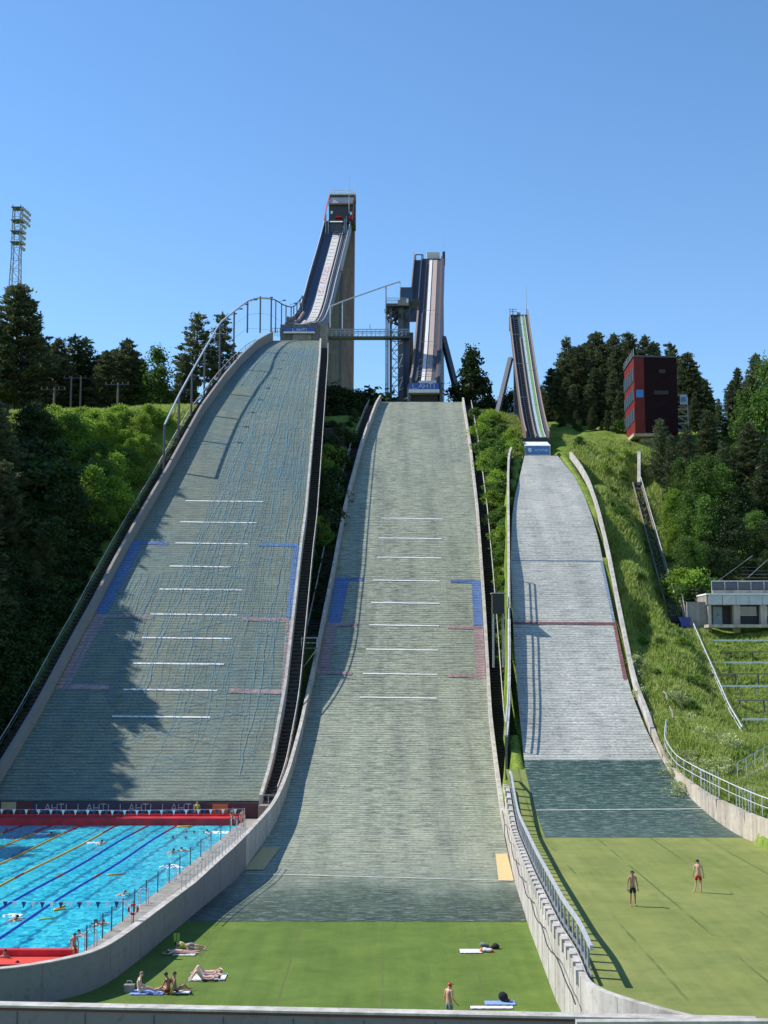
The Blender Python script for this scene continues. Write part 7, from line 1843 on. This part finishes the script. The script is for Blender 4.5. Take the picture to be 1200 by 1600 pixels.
t = thing('swim_fins', 'green swim fins standing beside the person in lime green', 'swim fins', (p.x, p.y, 0)); 
for a in (-.1, .08): q = MB(); q.add([(p.x + a - .07, p.y + .0, .0), (p.x + a + .05, p.y, .0), (p.x + a + .03, p.y + .02, .55), (p.x + a - .12, p.y + .02, .5), (p.x + a - .07, p.y + .03, .0), (p.x + a + .05, p.y + .03, 0), (p.x + a + .03, p.y + .05, .55), (p.x + a - .12, p.y + .05, .5)], [(0, 1, 2, 3), (7, 6, 5, 4), (0, 4, 5, 1), (1, 5, 6, 2), (2, 6, 7, 3), (3, 7, 4, 0)]); q.build('fin', M['cloth_lime'], t)
# lifeguard and people at the far bulkhead
make_person('stand', 'skin', 'shorts', 'cloth_red', 'shirt', 'cloth_lime', 'hair_fair', label='person in lime shirt and red shorts standing by the board wall behind the pool', loc=(P(308, 1280, 116.3).x, 116.3, 1.0), rz=.2, sc=.98)
make_person('sit_edge', 'skin_tan', 'brief', 'cloth_black', None, None, 'hair_dark', label='dark-haired person sitting on the right end of the far red bulkhead', loc=(P(364, 1280, 114.3).x, 114.35, 1.5), rz=.1)
make_person('stand', 'skin', 'brief', 'cloth_red', None, None, 'hair_dark', label='person in red swimwear standing on the pool deck by the far ladder', loc=(P(374, 1296, 110).x + .25, 110, 1.15), rz=.4, sc=.92)
make_person('sit_edge', 'skin_tan', 'brief', 'cloth_black', None, None, 'hair_dark', label='person perched where the red near bulkhead meets the curved wall', loc=(-14.95, 63.7, 1.42), rz=.5, sc=.85)
# swimmers
protos = {}
def swimmer(kind, u, v, rz, label, skin='skin', hair='hair_dark', dz=0.0):
    p = Pz(u, v, WZ); key = (kind, skin, hair)
    if key not in protos:
        o = make_person(kind, skin, 'brief', 'cloth_black', None, None, hair, label=label, loc=(p.x, p.y, WZ + dz), rz=rz, group='swimmers in the pool'); protos[key] = o
    else: o = dup(protos[key], (p.x, p.y, WZ + dz), rz, 1.0, label, 'swimmers in the pool')
    return o
SW = [('swim', 178, 1398, 3.4, 'swimmer with head up in the open water right of the blue ropes'), ('swim', 258, 1331, 3.0, 'pale-shouldered swimmer in mid pool, upper left of the splash ring'), ('swim', 297, 1328, .4, 'swimmer in mid pool, second of a pair level with the far ladders'),
      ('tread', 270, 1307, 0, 'head above water nearest the end of the last blue rope'), ('tread', 290, 1308, .6, 'swimmer below the yellow float near the far bulkhead'), ('tread', 291, 1298, 1, 'swimmer close to the yellow float, farther one'), ('tread', 303, 1299, 2, 'swimmer just right of the yellow float near the far bulkhead'),
      ('swim', 336, 1300, .2, 'swimmer in the white splash near the far right corner of the pool'), ('swim', 301, 1348, 3.3, 'swimmer above the pale splash in the right part of the pool'), ('tread', 328, 1348, .3, 'swimmer close to the wall ladder right of the splash'),
      ('swim', 144, 1443, 2.9, 'swimmer in the near pool, upper left of a group of three'), ('swim', 169, 1444, .1, 'swimmer in the near pool, right of the pale swimmer and low in the water'), ('swim', 138, 1463, -.5, 'swimmer stretched out in the near pool with trailing legs'),
      ('tread', 193, 1438, .4, 'swimmer beside the lifebuoy post, rear one of two'), ('tread', 200, 1445, 0, 'swimmer beside the lifebuoy post, front one of two'), ('tread', 232, 1436, .8, 'swimmer at the pool edge just right of the lifebuoy'),
      ('tread', 251, 1417, 0, 'swimmer at the pool edge below the corded posts'), ('tread', 261, 1412, .5, 'person upright at the pool edge next to a dark post'), ('tread', 277, 1395, 0, 'swimmer at the pool edge halfway along the grey wall'),
      ('tread', 342, 1332, .7, 'swimmer at the far pool edge beside the first ladder'), ('tread', 350, 1329, 0, 'swimmer at the far pool edge, right of the ladder'), ('tread', 358, 1319, 1.2, 'swimmer near the far right pool corner posts'), ('tread', 352, 1322, 2.0, 'dark head by the far pool edge between two posts'),
      ('swim', 8, 1437, 3.2, 'swimmer at the left edge splashing below the blue rope'), ('tread', 28, 1484, 0, 'dark-haired swimmer behind the near red bulkhead, leftmost of three'), ('tread', 57, 1487, .4, 'swimmer behind the near red bulkhead, middle of three'), ('tread', 65, 1487, .9, 'swimmer behind the near red bulkhead, rightmost of three'),
      ('wade', 7, 1503, .2, 'large tanned bather with bare back at the lower left edge of the pool'), ('tread', 21, 1519, .5, 'dark-haired bather in the small near basin under the wall'), ('swim', 5, 1510, 3.1, 'bather lying in the small near basin at the left edge'),
      ('tread', 39, 1303, 0, 'dark head in the shaded far lane, right of two'), ('tread', 10, 1295, 0, 'dark head in the shaded far lane near the left edge'), ('tread', 22, 1310, 0, 'dark head low in the shaded lane between yellow ropes'), ('swim', 68, 1304, 3.0, 'white-capped swimmer splashing beside the end of a yellow rope'),
      ('swim', 146, 1317, 3.1, 'swimmer splashing just above the rightmost yellow rope'), ('tread', 195, 1457, .3, 'swimmer holding the ladder at the near pool edge')]
for i, (k, u, v, rz, lb) in enumerate(SW):
    swimmer(k, u, v + (3 if k == 'tread' else 1), rz, lb, ('skin', 'skin_tan')[i % 2] if k != 'wade' else 'skin_tan', 'hair_dark' if i % 5 else 'hair_fair')
# floats and splashes
def noodle(u0, v0, u1, v1, label, mat='rope_y', r=.05, name='pool_noodle'):
    a = Pz(u0, v0, WZ + .05); b_ = Pz(u1, v1, WZ + .05); q = MB(); m_ = a.lerp(b_, .5); q.tube([a, a.lerp(b_, .33) + V(.02, .05, 0), a.lerp(b_, .66) + V(0, .05, 0), b_], r, 6); tag(q.build(name, M[mat], None, True), label, 'pool float')
noodle(277, 1292, 300, 1291, 'yellow floating bar next to the far red bulkhead', r=.09)
noodle(168, 1367, 196, 1365, 'thin pale yellow float attached to the right blue rope')
noodle(85, 1421, 102, 1415, 'looped pale yellow float by the right blue rope, above the green one')
noodle(84, 1422, 103, 1420, 'pale yellow float lying just under the looped one')
noodle(60, 1437, 84, 1434, 'thin green float trailing from the right blue rope', 'cloth_lime', .04)
M['foam'] = plain('white_foam', (.80, .88, .90), .8, bs=0)
def splash(u, v, w, d, n, label):
    p = Pz(u, v, WZ); q = MB()
    for k in range(n):
        a = rnd.random() * 2 * PI; r_ = rnd.random() ** .4; x = p.x + math.cos(a) * r_ * w; y = p.y + math.sin(a) * r_ * d; s = rnd.uniform(.03, .09)
        q.ell((x, y, WZ + .01), (s * 2.2, s * 1.5, s * .5), nu=6, nv=3)
    stuff(q.build('splash_foam', M['foam'], None, True), label, 'splash')
splash(345, 1301, 1.3, .8, 120, 'white splash near the far right corner of the pool'); splash(262, 1354, .9, .8, 26, 'faint pale ripples in mid pool'); splash(285, 1355, 1.2, .4, 34, 'white ripple line in mid pool')
splash(20, 1431, .5, .5, 40, 'white splash at the left edge of the pool'); splash(66, 1303, .7, .4, 40, 'white splash in the far left lane'); splash(143, 1317, .6, .4, 30, 'white splash above the rightmost yellow rope')
# ------------------------------------------------------------------ camera, sun, sky
cam = bpy.data.cameras.new('camera'); co_ = bpy.data.objects.new('camera', cam); COL.objects.link(co_)
co_.location = (0, 0, H); co_.rotation_euler = (PI / 2 + PITCH, 0, 0)
cam.sensor_fit = 'VERTICAL'; cam.sensor_height = 32; cam.lens = 40; cam.clip_end = 9000; cam.clip_start = .5
SC.camera = co_
sund = Vector((-1.70, .50, 1.75)).normalized()
el = math.asin(sund.z)
L_ = bpy.data.lights.new('sun', 'SUN'); L_.energy = 4.8; L_.angle = R(.53); L_.color = (1, .95, .86)
lo = bpy.data.objects.new('sun', L_); COL.objects.link(lo)
lo.rotation_euler = (-sund).to_track_quat('-Z', 'Y').to_euler()
w_ = bpy.data.worlds.new('World'); SC.world = w_; w_.use_nodes = True; nt = w_.node_tree
sk = nt.nodes.new('ShaderNodeTexSky'); sk.sky_type = 'NISHITA'; sk.sun_disc = False; sk.sun_elevation = el
sk.sun_rotation = math.atan2(sund.x, sund.y)
sk.altitude = 100; sk.air_density = 1.0; sk.dust_density = 0; sk.ozone_density = 3.2
hs = nt.nodes.new('ShaderNodeHueSaturation'); hs.inputs['Saturation'].default_value = 1.14; nt.links.new(sk.outputs[0], hs.inputs['Color']); nt.links.new(hs.outputs[0], nt.nodes['Background'].inputs[0]); nt.nodes['Background'].inputs[1].default_value = .15
SC.view_settings.view_transform = 'Standard'; SC.view_settings.look = 'None'; SC.view_settings.exposure = .4; SC.view_settings.gamma = 1
SC.render.engine = 'CYCLES'; SC.cycles.max_bounces = 6; SC.cycles.transparent_max_bounces = 8
